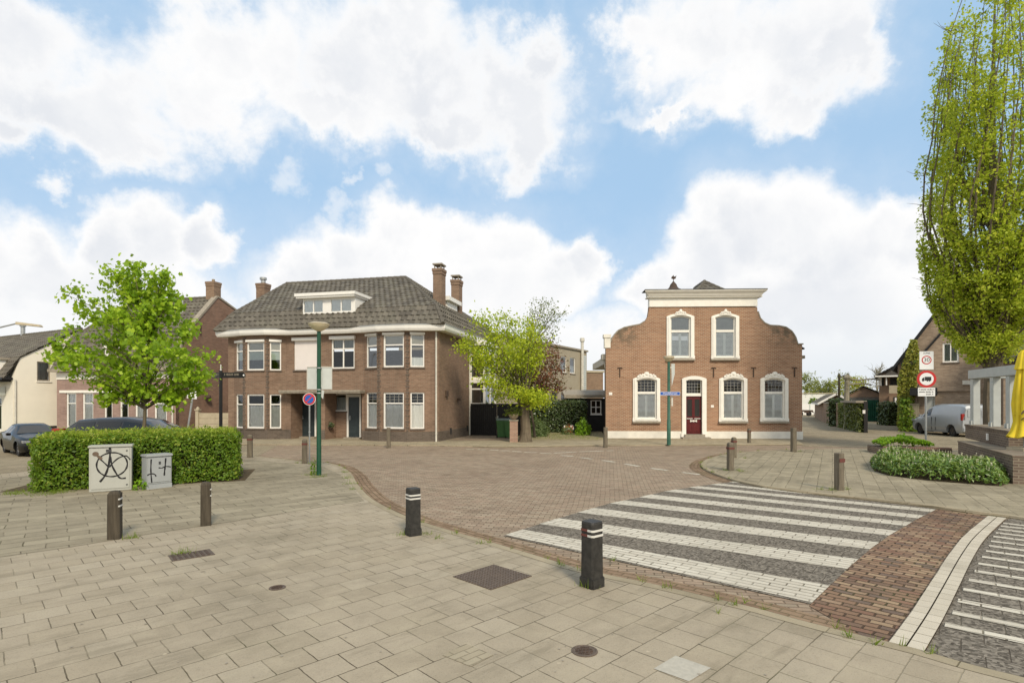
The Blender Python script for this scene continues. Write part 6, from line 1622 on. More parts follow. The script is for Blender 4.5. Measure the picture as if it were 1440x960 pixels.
def car(name, label, cat, loc, rz, st, paint, wheels, wr, glass_side, glass_ws, glass_rear, lamps, rim='alloy', zsill=.22, mirror=None, grille=None):
    """st: list of (x, z_low, z_belt, z_roof, w_belt, w_roof); x from nose to tail decreasing."""
    t = thing(name, label, cat, loc, rz)
    rings = []
    for (x, zl, zb, zr, wb, wr_) in st:
        zm = zl + (zb - zl) * .55
        half = [(wb * .90, zl), (wb * .985, zl + (zb - zl) * .22), (wb * 1.0, zm), (wb * .965, zb), (wr_, zr - (zr - zb) * .13), (wr_ * .86, zr - .012), (wr_ * .45, zr + .006)]
        rings.append([Vector((x, -a, z)) for a, z in half] + [Vector((x, a, z)) for a, z in half[::-1]])
    n = len(rings[0]); vs = [v for r in rings for v in r]; fs = []
    for i in range(len(rings) - 1):
        for k in range(n): fs.append((i*n+k, i*n+(k+1) % n, (i+1)*n+(k+1) % n, (i+1)*n+k))
    fs.append(tuple(range(n))); fs.append(tuple((len(rings)-1)*n + k for k in range(n))[::-1])
    b = MB(); b.add(vs, fs); body = b.build('body', MT[paint], t, smooth=True, angle=32)
    cs = []
    for (wx, wy) in wheels:
        for s in (-1, 1):
            c = MB(); c.tube([(wx, s * (wy - .30), wr), (wx, s * (wy + .25), wr)], wr * 1.17, 28); cs.append(c.build('cutter', MT['rubber'], t))
    bool_cut(body, cs)
    for (wx, wy) in wheels:
        for s in (-1, 1):
            wheel(t, wx, s * wy, wr, .21, s, rim)
    c = MB(); c.box(st[-1][0] + .35, -.62, zsill, st[0][0] - .35, .62, zsill + .15)
    for (wx, wy) in wheels: c.box(wx - wr * 1.12, -wy + .28, .24, wx + wr * 1.12, wy - .28, wr * 2.05)
    c.build('underbody', MT['grey_plastic'], t)
    def band(i, j, k0, k1, f0=(.06, .94), f1=(.08, .90), off=.007):
        """glass lying just proud of the body between stations i..j, ring points k0..k1"""
        b = MB(); grid = []
        cols = [rings[m] for m in range(i, j + 1)]
        m_ = len(cols)
        def pt(fu, fv):
            g = fu * (m_ - 1); a = min(int(g), m_ - 2); f = g - a
            h = fv * (k1 - k0); c = min(int(h), (k1 - k0) - 1); e = h - c
            p00, p01 = cols[a][k0 + c], cols[a][k0 + c + 1]; p10, p11 = cols[a + 1][k0 + c], cols[a + 1][k0 + c + 1]
            return p00.lerp(p01, e).lerp(p10.lerp(p11, e), f)
        N_, M_ = 6, 4; P = [[pt(f0[0] + (f0[1] - f0[0]) * a / N_, f1[0] + (f1[1] - f1[0]) * c / M_) for c in range(M_ + 1)] for a in range(N_ + 1)]
        ctr = Vector((0, 0, .7)); vs = []
        for a in range(N_ + 1):
            for c in range(M_ + 1):
                u = P[min(a+1, N_)][c] - P[max(a-1, 0)][c]; v = P[a][min(c+1, M_)] - P[a][max(c-1, 0)]
                nn = u.cross(v); nn = nn.normalized() if nn.length > 1e-9 else Vector((0, 0, 1))
                if nn.dot(P[a][c] - Vector((P[a][c].x, 0, .7))) < 0: nn = -nn
                vs.append(P[a][c] + nn * off)
        fs = [(a*(M_+1)+c, (a+1)*(M_+1)+c, (a+1)*(M_+1)+c+1, a*(M_+1)+c+1) for a in range(N_) for c in range(M_)]
        b.add(vs, fs); return b
    for (i, j, f0) in glass_side:
        for k0 in (3, n - 5):
            g = band(i, j, k0, k0 + 1, f0, (.10, .90)).build('side_window', MT['car_win'], t, smooth=True)
    for nm, gl in (('windscreen', glass_ws), ('rear_window', glass_rear)):
        if gl: band(gl[0], gl[1], 4, n - 5, gl[2], (.03, .97)).build(nm, MT['car_win'], t, smooth=True)
    for (nm, mat, x0, y0, z0, x1, y1, z1) in lamps:
        for s in (-1, 1):
            b = MB(); b.box(min(x0, x1), min(s * y0, s * y1), z0, max(x0, x1), max(s * y0, s * y1), z1); b.build(nm, MT[mat], t, bevel=.015)
    if mirror:
        for s in (-1, 1):
            b = MB(); x, y, z = mirror; b.box(x - .07, s * y if s > 0 else -y - .17, z, x + .07, s * y + .17 if s > 0 else -y, z + .12); b.build('mirror', MT[paint], t, bevel=.02)
    if grille:
        b = MB(); b.box(*grille); b.build('grille', MT['grey_plastic'], t)
    return t, rings
MT['car_win'] = plain('dark_car_window', (0.015, 0.017, 0.018), 0.08, grime=0, spec=0.5, coat=0.15, var=0.02)
# black saloon, nose towards the camera's right
SED = [(2.32, .38, .60, .66, .55, .40), (2.24, .24, .66, .74, .74, .58), (1.95, .20, .74, .84, .86, .70), (1.35, .20, .84, .93, .90, .74), (.80, .20, .92, .98, .90, .74), (.10, .20, .94, 1.36, .90, .60),
       (-.35, .20, .95, 1.43, .90, .58), (-1.0, .20, .97, 1.41, .90, .57), (-1.65, .22, .99, 1.10, .89, .60), (-2.10, .26, .98, 1.04, .84, .62), (-2.28, .42, .92, .97, .74, .55)]
CS = .80; rz = R(-38); wl_ = G(25, 641.5, .006).xy
fw_ = Matrix.Rotation(rz, 2) @ Vector((1.42, -.80)) * CS; sl = wl_ - fw_
bcar, _ = car('parked_car', 'black saloon car with alloy wheels at the photo\'s left edge', 'car', (sl.x, sl.y, .006), rz, SED, 'car_black', [(1.42, .80), (-1.40, .80)], .325,
    [(4, 5, (.35, .97)), (5, 6, (.03, .97)), (6, 7, (.06, .94)), (7, 8, (.03, .6))], (4, 5, (.08, .93)), (7, 8, (.06, .9)),
    [('headlight', 'lens_clear', 1.98, .52, .62, 2.28, .80, .74), ('tail_light', 'lens_red', -2.27, .45, .78, -2.1, .82, .92)], mirror=(.62, .90, .92), grille=(2.26, -.35, .42, 2.345, .35, .60))
bcar.scale = (CS, CS, CS)
# dark grey estate behind the hedge
EST = [(2.15, .38, .62, .68, .55, .42), (2.06, .24, .72, .80, .76, .60), (1.75, .20, .80, .92, .86, .72), (1.05, .20, .93, 1.04, .90, .74), (.35, .20, .96, 1.42, .90, .62), (-.20, .20, .97, 1.50, .90, .60), (-1.0, .20, .98, 1.49, .90, .59),
       (-1.62, .20, .98, 1.44, .89, .58), (-2.06, .24, .96, 1.05, .85, .66), (-2.18, .40, .86, .92, .78, .60)]
car('parked_car', 'dark grey estate car parked behind the clipped hedge', 'car', (-11.7, 17.6, .006), R(2), EST, 'car_grey', [(1.32, .80), (-1.32, .80)], .31,
    [(3, 4, (.35, .97)), (4, 5, (.05, .97)), (5, 6, (.05, .95)), (6, 7, (.05, .95))], (3, 4, (.08, .93)), (7, 8, (.06, .8)),
    [('headlight', 'lens_clear', 1.82, .50, .66, 2.12, .80, .80), ('tail_light', 'lens_red', -2.16, .60, .92, -1.92, .875, 1.18)], mirror=(.75, .90, .96))
# silver van
VAN = [(2.10, .36, .62, .68, .60, .45), (2.02, .24, .74, .86, .80, .62), (1.72, .20, .84, 1.02, .88, .72), (1.25, .20, .98, 1.10, .90, .76), (.62, .20, 1.06, 1.60, .90, .70), (.25, .20, 1.07, 1.76, .90, .69), (-.3, .20, 1.07, 1.81, .90, .70), (-1.9, .20, 1.07, 1.80, .90, .72), (-2.16, .24, 1.05, 1.72, .89, .70), (-2.24, .30, 1.0, 1.60, .87, .68)]
rw = G(1339, 613.3, .008).xy; rz = math.atan2(2.72, .18); mo = Matrix.Rotation(rz, 2)
vl = rw - mo @ Vector((-1.36, .80))
van, vr = car('parked_van', 'silver panel van parked before the steep gabled house', 'van', (vl.x, vl.y, .008), rz, VAN, 'car_silver', [(1.36, .80), (-1.36, .80)], .315,
    [(3, 4, (.45, .97)), (4, 5, (.06, .75))], (3, 4, (.06, .92)), None,
    [('headlight', 'lens_clear', 1.66, .62, .74, 2.0, .88, .90), ('tail_light', 'lens_red', -2.24, .72, .92, -2.12, .905, 1.28)], rim='steel_rim', mirror=(1.0, .90, 1.05))
b = MB(); b.box(-2.30, -.86, .30, -2.10, .86, .52); b.build('rear_bumper', MT['car_silver'], van, bevel=.03)
b = MB()
for s in (-1, 1): b.box(-1.0, s * .90 - .012, .50, 1.0, s * .90 + .012, .58)
b.build('rub_strip', MT['car_silver'], van, bevel=.008)
b = MB()
for yy in (-.62, .08):
    b.box(-2.262, yy, 1.10, -2.235, yy + .54, 1.50)
b.build('rear_panel', MT['car_silver'], van, bevel=.012)
b = MB()
for s in (-1, 1):
    b.box(.18, s * .895 - .012, .32, .195, s * .895 + .012, 1.05); b.box(-1.05 + .9, s * .895 - .012, .32, -1.035 + .9, s * .895 + .012, 1.05)
b.build('door_seam', MT['grey_plastic'], van)

# ------------------------------------------------------------------ street furniture
def bollard_wood(size, h, mat, bands, top='pyramid'):
    t = thing('bollard', '', 'bollard')
    s = size / 2; c = .2 * s; b = MB()
    def ringz(z, k=1.0): return [(x * k, y * k, z) for x, y in ((-s + c, -s), (s - c, -s), (s, -s + c), (s, s - c), (s - c, s), (-s + c, s), (-s, s - c), (-s, -s + c))]
    prof = [(-.05, 1.02), (h * .4, 1.0), (h - .055, .98), (h - .045, .93), (h - .012, .66)] if top == 'pyramid' else [(-.05, 1.04), (h * .5, 1.0), (h - .02, .98), (h, .92)]
    rg = [ringz(z, k) for z, k in prof]; vs = [v for r in rg for v in r]; fs = []
    for i in range(len(rg) - 1):
        for k in range(8): fs.append((i*8+k, i*8+(k+1) % 8, (i+1)*8+(k+1) % 8, (i+1)*8+k))
    if top == 'pyramid':
        vs.append((0, 0, h)); o = (len(rg) - 1) * 8
        for k in range(8): fs.append((o + k, o + (k+1) % 8, len(vs) - 1))
    else: fs.append(tuple((len(rg)-1)*8 + k for k in range(8)))
    b.add(vs, fs); b.build('post', MT[mat], t)
    for (z, hh, m, arc) in bands:
        b = MB(); k = 1.015
        q = [(x * k, y * k) for x, y, _ in ringz(0)]
        if arc == 'right': q = q[1:5]
        elif arc == 'left': q = [(a * 1.012, c_ * 1.012) for a, c_ in q]; q = [q[6], (q[6][0] * .38 + q[7][0] * .62, q[6][1] * .38 + q[7][1] * .62)]
        b2 = []
        if arc:
            b.sweep(q, [(-.004, z), (.003, z), (.003, z + hh), (-.004, z + hh)])
        else:
            b.sweep(q, [(-.004, z), (.003, z), (.003, z + hh), (-.004, z + hh)], closed=True)
        b.build('reflective_band', MT[m], t)
    return t
def put(t, u, v, rz, label, z=PAV):
    q = G(u, v, z); t.location = q; t.rotation_euler = (0, 0, rz); t['label'] = label; return t
GRP = 'street bollards round the junction'
def grp(t): t['group'] = GRP; return t
A_ = bollard_wood(.155, .70, 'bol_wood', [(.565, .022, 'band_white', 'right'), (.465, .022, 'band_white', 'right'), (.49, .06, 'band_red', 'left')])
put(grp(A_), 161.5, 757, R(20), 'dark weathered wooden bollard with faded red band in front of the taller graffiti cabinet')
o = bollard_wood(.15, .70, 'bol_wood', [(.565, .02, 'band_white', 'right'), (.465, .02, 'band_white', 'right')])
put(grp(o), 289.5, 738, R(28), 'dark wooden bollard with white bands in front of the hedge\'s right half')
o = bollard_wood(.175, .695, 'bol_black', [(.585, .022, 'band_white', None), (.535, .022, 'band_white', None)], 'flat')
b = MB(); b.lathe([(.135, -.02), (.132, .10), (.118, .13)], 4, cap=False) ; 
def foot(t, s):
    b = MB(); b.prism([(-s, -s), (s, -s), (s, s), (-s, s)], -.03, .11); return b.build('foot', MT['bol_black'], t, bevel=.012)
foot(o, .098); put(grp(o), 581, 751.5, R(35), 'black square bollard with white bands alone at the kerb, middle of the pavement')
o = bollard_wood(.178, .70, 'bol_black', [(.60, .022, 'band_white', None), (.545, .022, 'band_white', None), (.60, .024, 'band_red', 'left'), (.545, .024, 'band_red', 'left')], 'flat')
foot(o, .10); put(grp(o), 832.5, 823.5, R(40), 'nearest and largest black bollard with red and white bands at the zebra crossing')
NEARB = o
g0 = bollard_wood(.155, .82, 'bol_grey', [], 'flat')
put(grp(g0), 1180, 688.5, R(20), 'grey weathered wooden bollard with reddish band beside the laurel bed')
b = MB(); b.sweep([(-.08, -.08), (.08, -.08), (.08, .08)], [(-.003, .62), (.003, .62), (.003, .70), (-.003, .70)]); b.build('red_band', MT['band_red'], g0)
g1 = bollard_wood(.155, .80, 'bol_grey', [], 'pyramid'); put(grp(g1), 1027, 661, R(10), 'grey wooden bollard on the island\'s rounded nose, nearest the road')
b = MB(); b.sweep([(-.08, -.08), (.08, -.08), (.08, .08), (-.08, .08)], [(-.003, .60), (.003, .60), (.003, .66), (-.003, .66)], closed=True); b.build('red_band', MT['band_red'], g1)
for (u, v, rz, k, lab) in ((1032, 643.5, .3, g1, 'grey wooden bollard half hidden behind another on the island nose'), (1116, 635, .1, g0, 'tall grey bollard before the right corner of the orange brick house'),
        (1053.5, 622.5, .2, g1, 'short dark bollard between the right ground floor windows of the orange brick house'), (851.5, 627.5, .15, g0, 'grey bollard at the left corner of the orange brick house'),
        (546.5, 628, .1, g0, 'slim grey bollard before the right bay of the brown double house'), (351.5, 643, .2, g1, 'weathered bollard beyond the hedge\'s right end by the road'),
        (428.5, 651.5, .25, g1, 'grey bollard carrying the no parking sign pole beside the green lamp post')):
    z = PAV
    c = copy_thing(k, G(u, v, z), rz, lab, GRP)
    sc = {1116: 1.12, 1032: .9, 1053.5: .85, 546.5: 1.0, 428.5: .98}.get(u, 1.0); c.scale = (sc, sc, sc)
    if u in (1116, 851.5, 546.5):
        for ch in list(c.children):
            if ch.name.startswith('red_band'): bpy.data.objects.remove(ch)

# utility cabinets
def stroke(b, pts, w, y, n=10, m=0):
    """A brush stroke on an upright face: points in (x, z)."""
    P_ = catmull([Vector(p) for p in pts], n) if len(pts) > 2 else [Vector(p) for p in pts]
    vs = []; L_ = len(P_)
    for i, q in enumerate(P_):
        d = (P_[min(i+1, L_-1)] - P_[max(i-1, 0)]); d = d.normalized() if d.length else Vector((1, 0)); nn = Vector((-d.y, d.x))
        ww = w * (1 + .18 * math.sin(i * .9)) / 2
        vs += [(q.x + nn.x * ww, y, q.y + nn.y * ww), (q.x - nn.x * ww, y, q.y - nn.y * ww)]
    fs = [(2*i, 2*i+1, 2*i+3, 2*i+2) for i in range(L_ - 1)]
    b.add(vs, fs, m)
CQ, CR = G(125, 692.5, PAV).xy, G(185, 688.5, PAV).xy
d = CR - CQ; cw = d.length; chh = .965
t = thing('utility_cabinet', 'taller pale grey utility cabinet sprayed with a circled black letter', 'utility cabinet', (CQ.x, CQ.y, PAV), math.atan2(d.y, d.x))
b = MB(); b.box(0, 0, 0, cw, .36, chh); b.build('body', MT['cabinet'], t, bevel=.012)
b = MB(); b.box(-.02, -.03, chh, cw + .02, .39, chh + .04); b.build('lid', MT['cabinet'], t, bevel=.01)
b = MB(); b.box(.035, -.014, .06, cw - .035, -.001, chh - .03); dd = b.build('door', MT['cabinet'], t, bevel=.005)
b = MB()
for zz in (.13, .52, .88): b.box(cw - .10, -.024, zz - .012, cw - .07, -.014, zz + .012)
b.box(.30, -.018, .86, .40, -.014, .92); b.build('lock', MT['grey_plastic'], dd)
b = MB(); yy = -.0165
X = lambda a: (a - 455) / 445 * cw
Zc = lambda c: (805 - c) / 435 * chh + .02
cxr, czr = X(695), Zc(550)
stroke(b, [(cxr + .275 * math.cos(a) * 1.0, czr + .262 * math.sin(a)) for a in [R(100 + 24 * k) for k in range(16)]], .030, yy, 5)
stroke(b, [(X(672), Zc(380)), (X(672), Zc(470)), (X(655), Zc(570)), (X(620), Zc(655)), (X(568), Zc(715))], .038, yy - .0004, 6)
stroke(b, [(X(676), Zc(470)), (X(695), Zc(560)), (X(745), Zc(650)), (X(785), Zc(690)), (X(840), Zc(690))], .032, yy - .0008, 6)
stroke(b, [(X(560), Zc(480)), (X(620), Zc(535)), (X(665), Zc(572)), (X(690), Zc(545)), (X(760), Zc(490)), (X(840), Zc(470)), (X(885), Zc(508))], .026, yy - .0012, 6)
b.build('graffiti', MT['spray'], t, recalc=False)
b = MB(); stroke(b, [(X(525), Zc(440)), (X(548), Zc(462)), (X(590), Zc(492))], .05, yy - .0016, 6)
vs = [(X(524) + .058 * math.cos(a), yy - .002, Zc(440) + .05 * math.sin(a)) for a in [R(30 * k) for k in range(12)]]; b.add(vs, [tuple(range(12))]); b.build('graffiti_blot', MT['spray_brown'], t, recalc=False)
CQ, CR = G(206.5, 688.5, PAV).xy, G(241.5, 684.5, PAV).xy
d = CR - CQ; cw = d.length; chh = .72
t = thing('utility_cabinet', 'smaller blue grey utility cabinet sprayed with two black crossed strokes', 'utility cabinet', (CQ.x, CQ.y, PAV), math.atan2(d.y, d.x))
b = MB(); b.box(0, 0, .11, cw, .30, chh); b.build('body', MT['cabinet2'], t, bevel=.01)
b = MB(); b.box(-.005, -.006, 0, cw + .005, .31, .108); b.build('base', MT['cabinet2'], t, bevel=.005)
b = MB(); b.box(-.018, -.03, chh, cw + .018, .33, chh + .055); b.build('lid', MT['cabinet2'], t, bevel=.012)
b = MB(); b.box(.02, -.012, .15, cw - .02, -.001, chh - .02); dd = b.build('door', MT['cabinet2'], t, bevel=.004)
b = MB(); b.lathe([(.02, 0), (.02, .012)], 10, (0, 0, 0)); b.M = None
b2 = MB(); b2.box(cw * .46, -.022, chh - .17, cw * .54, -.012, chh - .11); b2.build('lock', MT['grey_plastic'], dd)
b = MB(); yy = -.0145
X = lambda a: (a - 1045) / 265 * cw
Zc = lambda c: (790 - c) / 355 * (chh + .05)
stroke(b, [(X(1088), Zc(478)), (X(1084), Zc(560)), (X(1086), Zc(640)), (X(1094), Zc(720))], .026, yy, 6)
stroke(b, [(X(1046), Zc(640)), (X(1085), Zc(628)), (X(1120), Zc(635)), (X(1140), Zc(660))], .024, yy - .0004, 6)
stroke(b, [(X(1242), Zc(478)), (X(1236), Zc(560)), (X(1230), Zc(610)), (X(1226), Zc(660))], .030, yy, 6)
stroke(b, [(X(1165), Zc(572)), (X(1200), Zc(578)), (X(1240), Zc(565)), (X(1298), Zc(574))], .022, yy - .0004, 6)
b.build('graffiti', MT['spray'], t, recalc=False)

# green lamp post with sign boards seen from behind
LP = G(448.5, 668, PAV)
t = thing('street_lamp', 'dark green lamp post with shallow bowl lamp beside the no parking sign', 'street lamp', LP)
hp = EYE + (HOR - 466) / FPX * LP.y - PAV
b = MB(); b.tube([(0, 0, -.02), (0, 0, 1.0), (0, 0, 1.02), (0, 0, hp)], [.062, .060, .056, .050], 14); b.build('pole', MT['lamp_green'], t, smooth=True)
b = MB(); b.lathe([(.045, hp), (.09, hp + .02), (.17, hp + .07), (.25, hp + .14), (.27, hp + .18)], 28, cap=False); b.build('bowl', MT['lamp_bowl'], t, smooth=True)
b = MB(); b.lathe([(.275, hp + .18), (.28, hp + .20), (.20, hp + .235), (.08, hp + .25), (.001, hp + .255)], 28, cap=False); b.lathe([(.275, hp + .18), (.001, hp + .179)], 28, cap=False); b.build('lamp_cap', MT['lamp_cap'], t, smooth=True)
zs0 = EYE + (HOR - 547) / FPX * LP.y - PAV; zs1 = EYE + (HOR - 515.5) / FPX * LP.y - PAV
t2 = thing('sign_board', 'two grey board backs folded round the green lamp post', 'sign', (LP.x, LP.y, PAV))
for s, w, yo in ((-1, .32, .16), (1, .27, .10)):
    b = MB(); M = T(s * .04, .075, 0, math.atan2(yo * s, 1)) if True else None
    x0, x1 = (-w, .02) if s < 0 else (-.02, w)
    b.M = M; b.box(x0, 0, zs0, x1, .012, zs1); bd = b.build('board', MT['sign_back'], t2)
    b = MB(M); b.box(x0 - .008, -.012, zs0 - .01, x0 + .004, .02, zs1 + .01) if s < 0 else b.box(x1 - .004, -.012, zs0 - .01, x1 + .008, .02, zs1 + .01)
    b.box(x0, -.016, zs1 - .01, x1, .02, zs1 + .008); b.build('edge_strip', MT['pipe_pale'], bd)
b = MB()
for zz in (zs0 - .03, zs0 - .12, zs1 - .05): b.lathe([(.064, 0), (.068, .01), (.064, .03)], 14, (0, 0, zz), cap=False)
b.box(-.05, .05, zs1 - .05, .05, .085, zs1 - .02); b.box(-.05, .05, zs0 + .02, .05, .085, zs0 + .05)
b.build('clamp', MT['zinc'], t2)
b = MB(); b.add([(.07, .02, zs0 - .02), (.13, .02, zs0 - .04), (.10, .02, zs0 - .26), (.05, .02, zs0 - .20), (.07, .04, zs0 - .02), (.13, .04, zs0 - .04), (.10, .04, zs0 - .26), (.05, .04, zs0 - .20)], [(0, 1, 2, 3), (4, 7, 6, 5), (0, 4, 5, 1), (1, 5, 6, 2), (2, 6, 7, 3), (3, 7, 4, 0)]); b.build('small_plate', MT['sign_back'], t2)

def round_face(parent, name, r, z, y, mat, x=0, th=.006, n=32, sx=1.0):
    b = MB(); vs = []
    for yy in (y, y + th):
        for k in range(n): vs.append((x + r * sx * math.cos(2*math.pi*k/n), yy, z + r * math.sin(2*math.pi*k/n)))
    fs = [tuple(range(n)), tuple(range(n, 2*n))[::-1]] + [(k, n + k, n + (k+1) % n, (k+1) % n) for k in range(n)]
    b.add(vs, fs); return b.build(name, MT[mat], parent)
# no parking sign
NQ = G(431.5, 651.0, PAV)
zc_ = EYE + (HOR - 561) / FPX * NQ.y - PAV
t = thing('traffic_sign', 'round blue no parking sign with red rim and diagonal on a thin pole', 'traffic sign', (NQ.x + .04, NQ.y + .12, PAV), R(8))
b = MB(); b.tube([(0, 0, 0), (0, 0, zc_ + .15)], .024, 10); b.tube([(0, 0, .95), (0, 0, 1.0)], .032, 10); b.build('pole', MT['zinc'], t, smooth=True)
pl = round_face(t, 'plate', .195, zc_, -.034, 'sign_white'); round_face(pl, 'red_ring', .182, zc_, -.037, 'sign_red', th=.004); round_face(pl, 'blue_disc', .132, zc_, -.040, 'sign_blue', th=.004)
b = MB(T(0, -.043, zc_) @ Matrix.Rotation(R(-45), 4, 'Y').inverted().inverted()); b.box(-.135, 0, -.020, .135, .003, .020); bar = b.build('diagonal', MT['sign_red'], pl)

# black fingerpost behind the hedge
fd = 19.0; q = P(310.5, HOR, fd); t = thing('fingerpost', 'black fingerpost with two arms behind the hedge\'s right end', 'signpost', (q.x, q.y, 0.0))
za = EYE + (HOR - 527.3) / FPX * fd
b = MB(); b.tube([(0, 0, 0), (0, 0, za + .16)], .055, 10); b.build('post', MT['black'], t, smooth=True)
b = MB(); b.tube([(0, 0, za + .16), (0, 0, za + .19), (0, 0, za + .36)], [.03, .02, .018], 8); b.build('finial', MT['band_white'], t)
for s, L_ in ((-1, .50), (1, .82)):
    M = T(0, 0, 0, R(-35) if s < 0 else R(4)); b = MB(M); hh = .095
    L2 = L_ if s > 0 else .60
    pts = [(s * .05, -hh), (s * (L2 - .06), -hh), (s * L2, 0), (s * (L2 - .06), hh), (s * .05, hh)]
    b.panel(pts if s > 0 else pts[::-1], t=.03, y=-.015); ar_ = b.build('arm', MT['black'], t)
    b = MB(M)
    for row, zz in enumerate((.045, 0.0)):
        x0 = .12; k = 0
        while x0 < L2 - .22:
            w_ = (.030, .022, .038, .018)[k % 4]; b.box(min(s * x0, s * (x0 + w_)), -.018, za + zz - .010, max(s * x0, s * (x0 + w_)), -.0152, za + zz + .010) ; x0 += w_ + (.010 if k % 6 else .035); k += 1
    for ob in (ar_,): ob.data.transform(Matrix.Translation((0, 0, za)))
    b.build('lettering', MT['stone'], ar_)
    b = MB(M); xx = s * (L2 - .055); b.add([(xx - .035, -.018, za), (xx, -.018, za - .04), (xx + .035, -.018, za), (xx, -.018, za + .04)], [(0, 1, 2, 3)]); b.build('emblem', MT['sign_white'], ar_)
# leaning sign behind the tree
q = G(262, 627, 0); fd = 22.0; q = P(263, HOR, fd)
t = thing('leaning_sign', 'leaning grey sign pole with small white and red plates before the red gable', 'sign', (q.x - .1, q.y, 0))
b = MB(); top = Vector((.42, 0, EYE + (HOR - 535) / FPX * fd)); b.tube([(0, 0, 0), top], .035, 8); b.build('pole', MT['zinc'], t, smooth=True)
tl = math.atan2(top.x, top.z); M = Matrix.Translation((top.x, -.05, top.z)) @ Matrix.Rotation(tl, 4, 'Y') @ Matrix.Rotation(R(25), 4, 'Z')
b = MB(M); b.box(-.17, 0, -.72, .17, .012, -.32); b.build('lower_plate', MT['sign_white'], t)
b = MB(M); b.box(-.14, 0, -.30, .14, .012, .02); pl = b.build('upper_plate', MT['sign_white'], t)
b = MB(M); b.add([(-.139, -.002, -.29), (.0, -.002, -.29), (-.139, -.002, .0)], [(0, 1, 2)]); b.build('red_corner', MT['sign_red'], pl)

# lamp with the street name sign before the orange house
SQ = G(940.5, 625.3, PAV)
t = thing('street_lamp', 'faded green lamp post carrying the blue street name sign', 'street lamp', SQ)
hp = EYE + (HOR - 508.5) / FPX * SQ.y - PAV
b = MB(); b.tube([(0, 0, 0), (0, 0, 1.1), (0, 0, 1.12), (0, 0, hp)], [.085, .08, .068, .06], 12); b.build('pole', MT['lamp_green2'], t, smooth=True)
b = MB(); b.lathe([(.06, hp), (.12, hp + .03), (.21, hp + .14)], 24, cap=False); b.build('bowl', MT['lamp_bowl'], t, smooth=True)
b = MB(); b.lathe([(.22, hp + .14), (.24, hp + .16), (.23, hp + .24), (.10, hp + .27), (.001, hp + .275)], 24, cap=False); b.lathe([(.22, hp + .14), (.001, hp + .139)], 24, cap=False); b.build('lamp_cap', MT['lamp_cap'], t, smooth=True)
zn = EYE + (HOR - 553.3) / FPX * SQ.y
t2 = thing('street_name_sign', 'blue street name sign with white letters on the faded green lamp post', 'street sign', (SQ.x + .04, SQ.y - .10, zn), R(3))
b = MB(); b.box(-.46, 0, -.075, .44, .012, .085); b.build('plate', MT['sign_blue'], t2)
b = MB()
for x0, z0, x1, z1 in ((-.46, -.075, .44, -.063), (-.46, .073, .44, .085), (-.46, -.063, -.448, .073), (.428, -.063, .44, .073)): b.box(x0, -.003, z0, x1, -.0005, z1)
b.build('border', MT['sign_white'], t2)
text('lettering', 'Hoofdstraat', .125, MT['sign_white'], t2, T(-.01, -.003, .008), sx=1.06)
b = MB(); b.box(-.11, .012, -.03, .03, .05, .03); b.box(.41, .02, -.10, .47, .05, .02); b.build('bracket', MT['grey_plastic'], t2)
t2 = thing('route_sign', 'narrow grey sign edge fixed to the back of the faded green lamp post', 'sign', (SQ.x + .12, SQ.y + .02, 0))
za, zb = EYE + (HOR - 543) / FPX * SQ.y, EYE + (HOR - 511) / FPX * SQ.y
b = MB(); b.add([(0, 0, zb), (.18, .1, zb), (.18, .1, za + .55), (.02, .01, za), (0, .02, zb), (.18, .12, zb), (.18, .12, za + .55), (.02, .03, za)], [(0, 1, 2, 3), (4, 7, 6, 5), (0, 4, 5, 1), (1, 5, 6, 2), (2, 6, 7, 3), (3, 7, 4, 0)]); b.build('plate', MT['sign_back'], t2)
b = MB(); b.box(-.06, 0, zb - .2, .02, .02, zb - .15); b.box(.0, 0, zn - .55, .07, .01, zn - .12); b.build('bracket', MT['pipe_pale'], t2)

# speed and lorry signs
sdp = 21.2; q = P(1302, HOR, sdp)
t = thing('traffic_sign', 'grey pole with a speed 30 zone sign, a no lorries sign and text plate', 'traffic sign', (q.x, q.y, PAV + .1), R(-14))
zz = lambda v: EYE + (HOR - v) / FPX * sdp - PAV - .1
b = MB(); b.tube([(0, 0, 0), (0, 0, zz(496))], .036, 10); b.build('pole', MT['zinc'], t, smooth=True)
b = MB(); b.box(-.235, -.055, zz(519.5), .235, -.043, zz(494)); pl = b.build('zone_plate', MT['sign_white'], t, bevel=.004)
zc_ = zz(506.2); round_face(pl, 'red_ring', .165, zc_, -.059, 'sign_red', th=.004); round_face(pl, 'white_disc', .128, zc_, -.062, 'sign_white', th=.004)
text('digits', '30', .205, MT['sign_black'], pl, T(0, -.063, zc_)); text('lettering', 'ZONE', .085, MT['sign_black'], pl, T(0, -.0565, zz(496.6)))
zc_ = zz(532.8); pl = round_face(t, 'lorry_plate', .325, zc_, -.055, 'sign_red', th=.012); round_face(pl, 'white_disc', .235, zc_, -.058, 'sign_white', th=.004)
b = MB(); y0, y1 = -.062, -.059
b.box(-.06, y0, zc_ - .045, .155, y1, zc_ + .085); b.add([(-.155, y0, zc_ - .045), (-.075, y0, zc_ - .045), (-.075, y0, zc_ + .055), (-.115, y0, zc_ + .055), (-.155, y0, zc_ - .0)], [(0, 1, 2, 3, 4)]); b.box(-.16, y0, zc_ - .06, .155, y1, zc_ - .045)
for xx in (-.115, .03, .10): b.tube([(xx, y0 - .001, zc_ - .065), (xx, y1, zc_ - .065)], .028, 12)
b.build('lorry_symbol', MT['sign_black'], pl)
b = MB(); b.box(-.285, -.055, zz(557), .285, -.043, zz(545)); pl = b.build('text_plate', MT['sign_white'], t, bevel=.003)
b = MB()
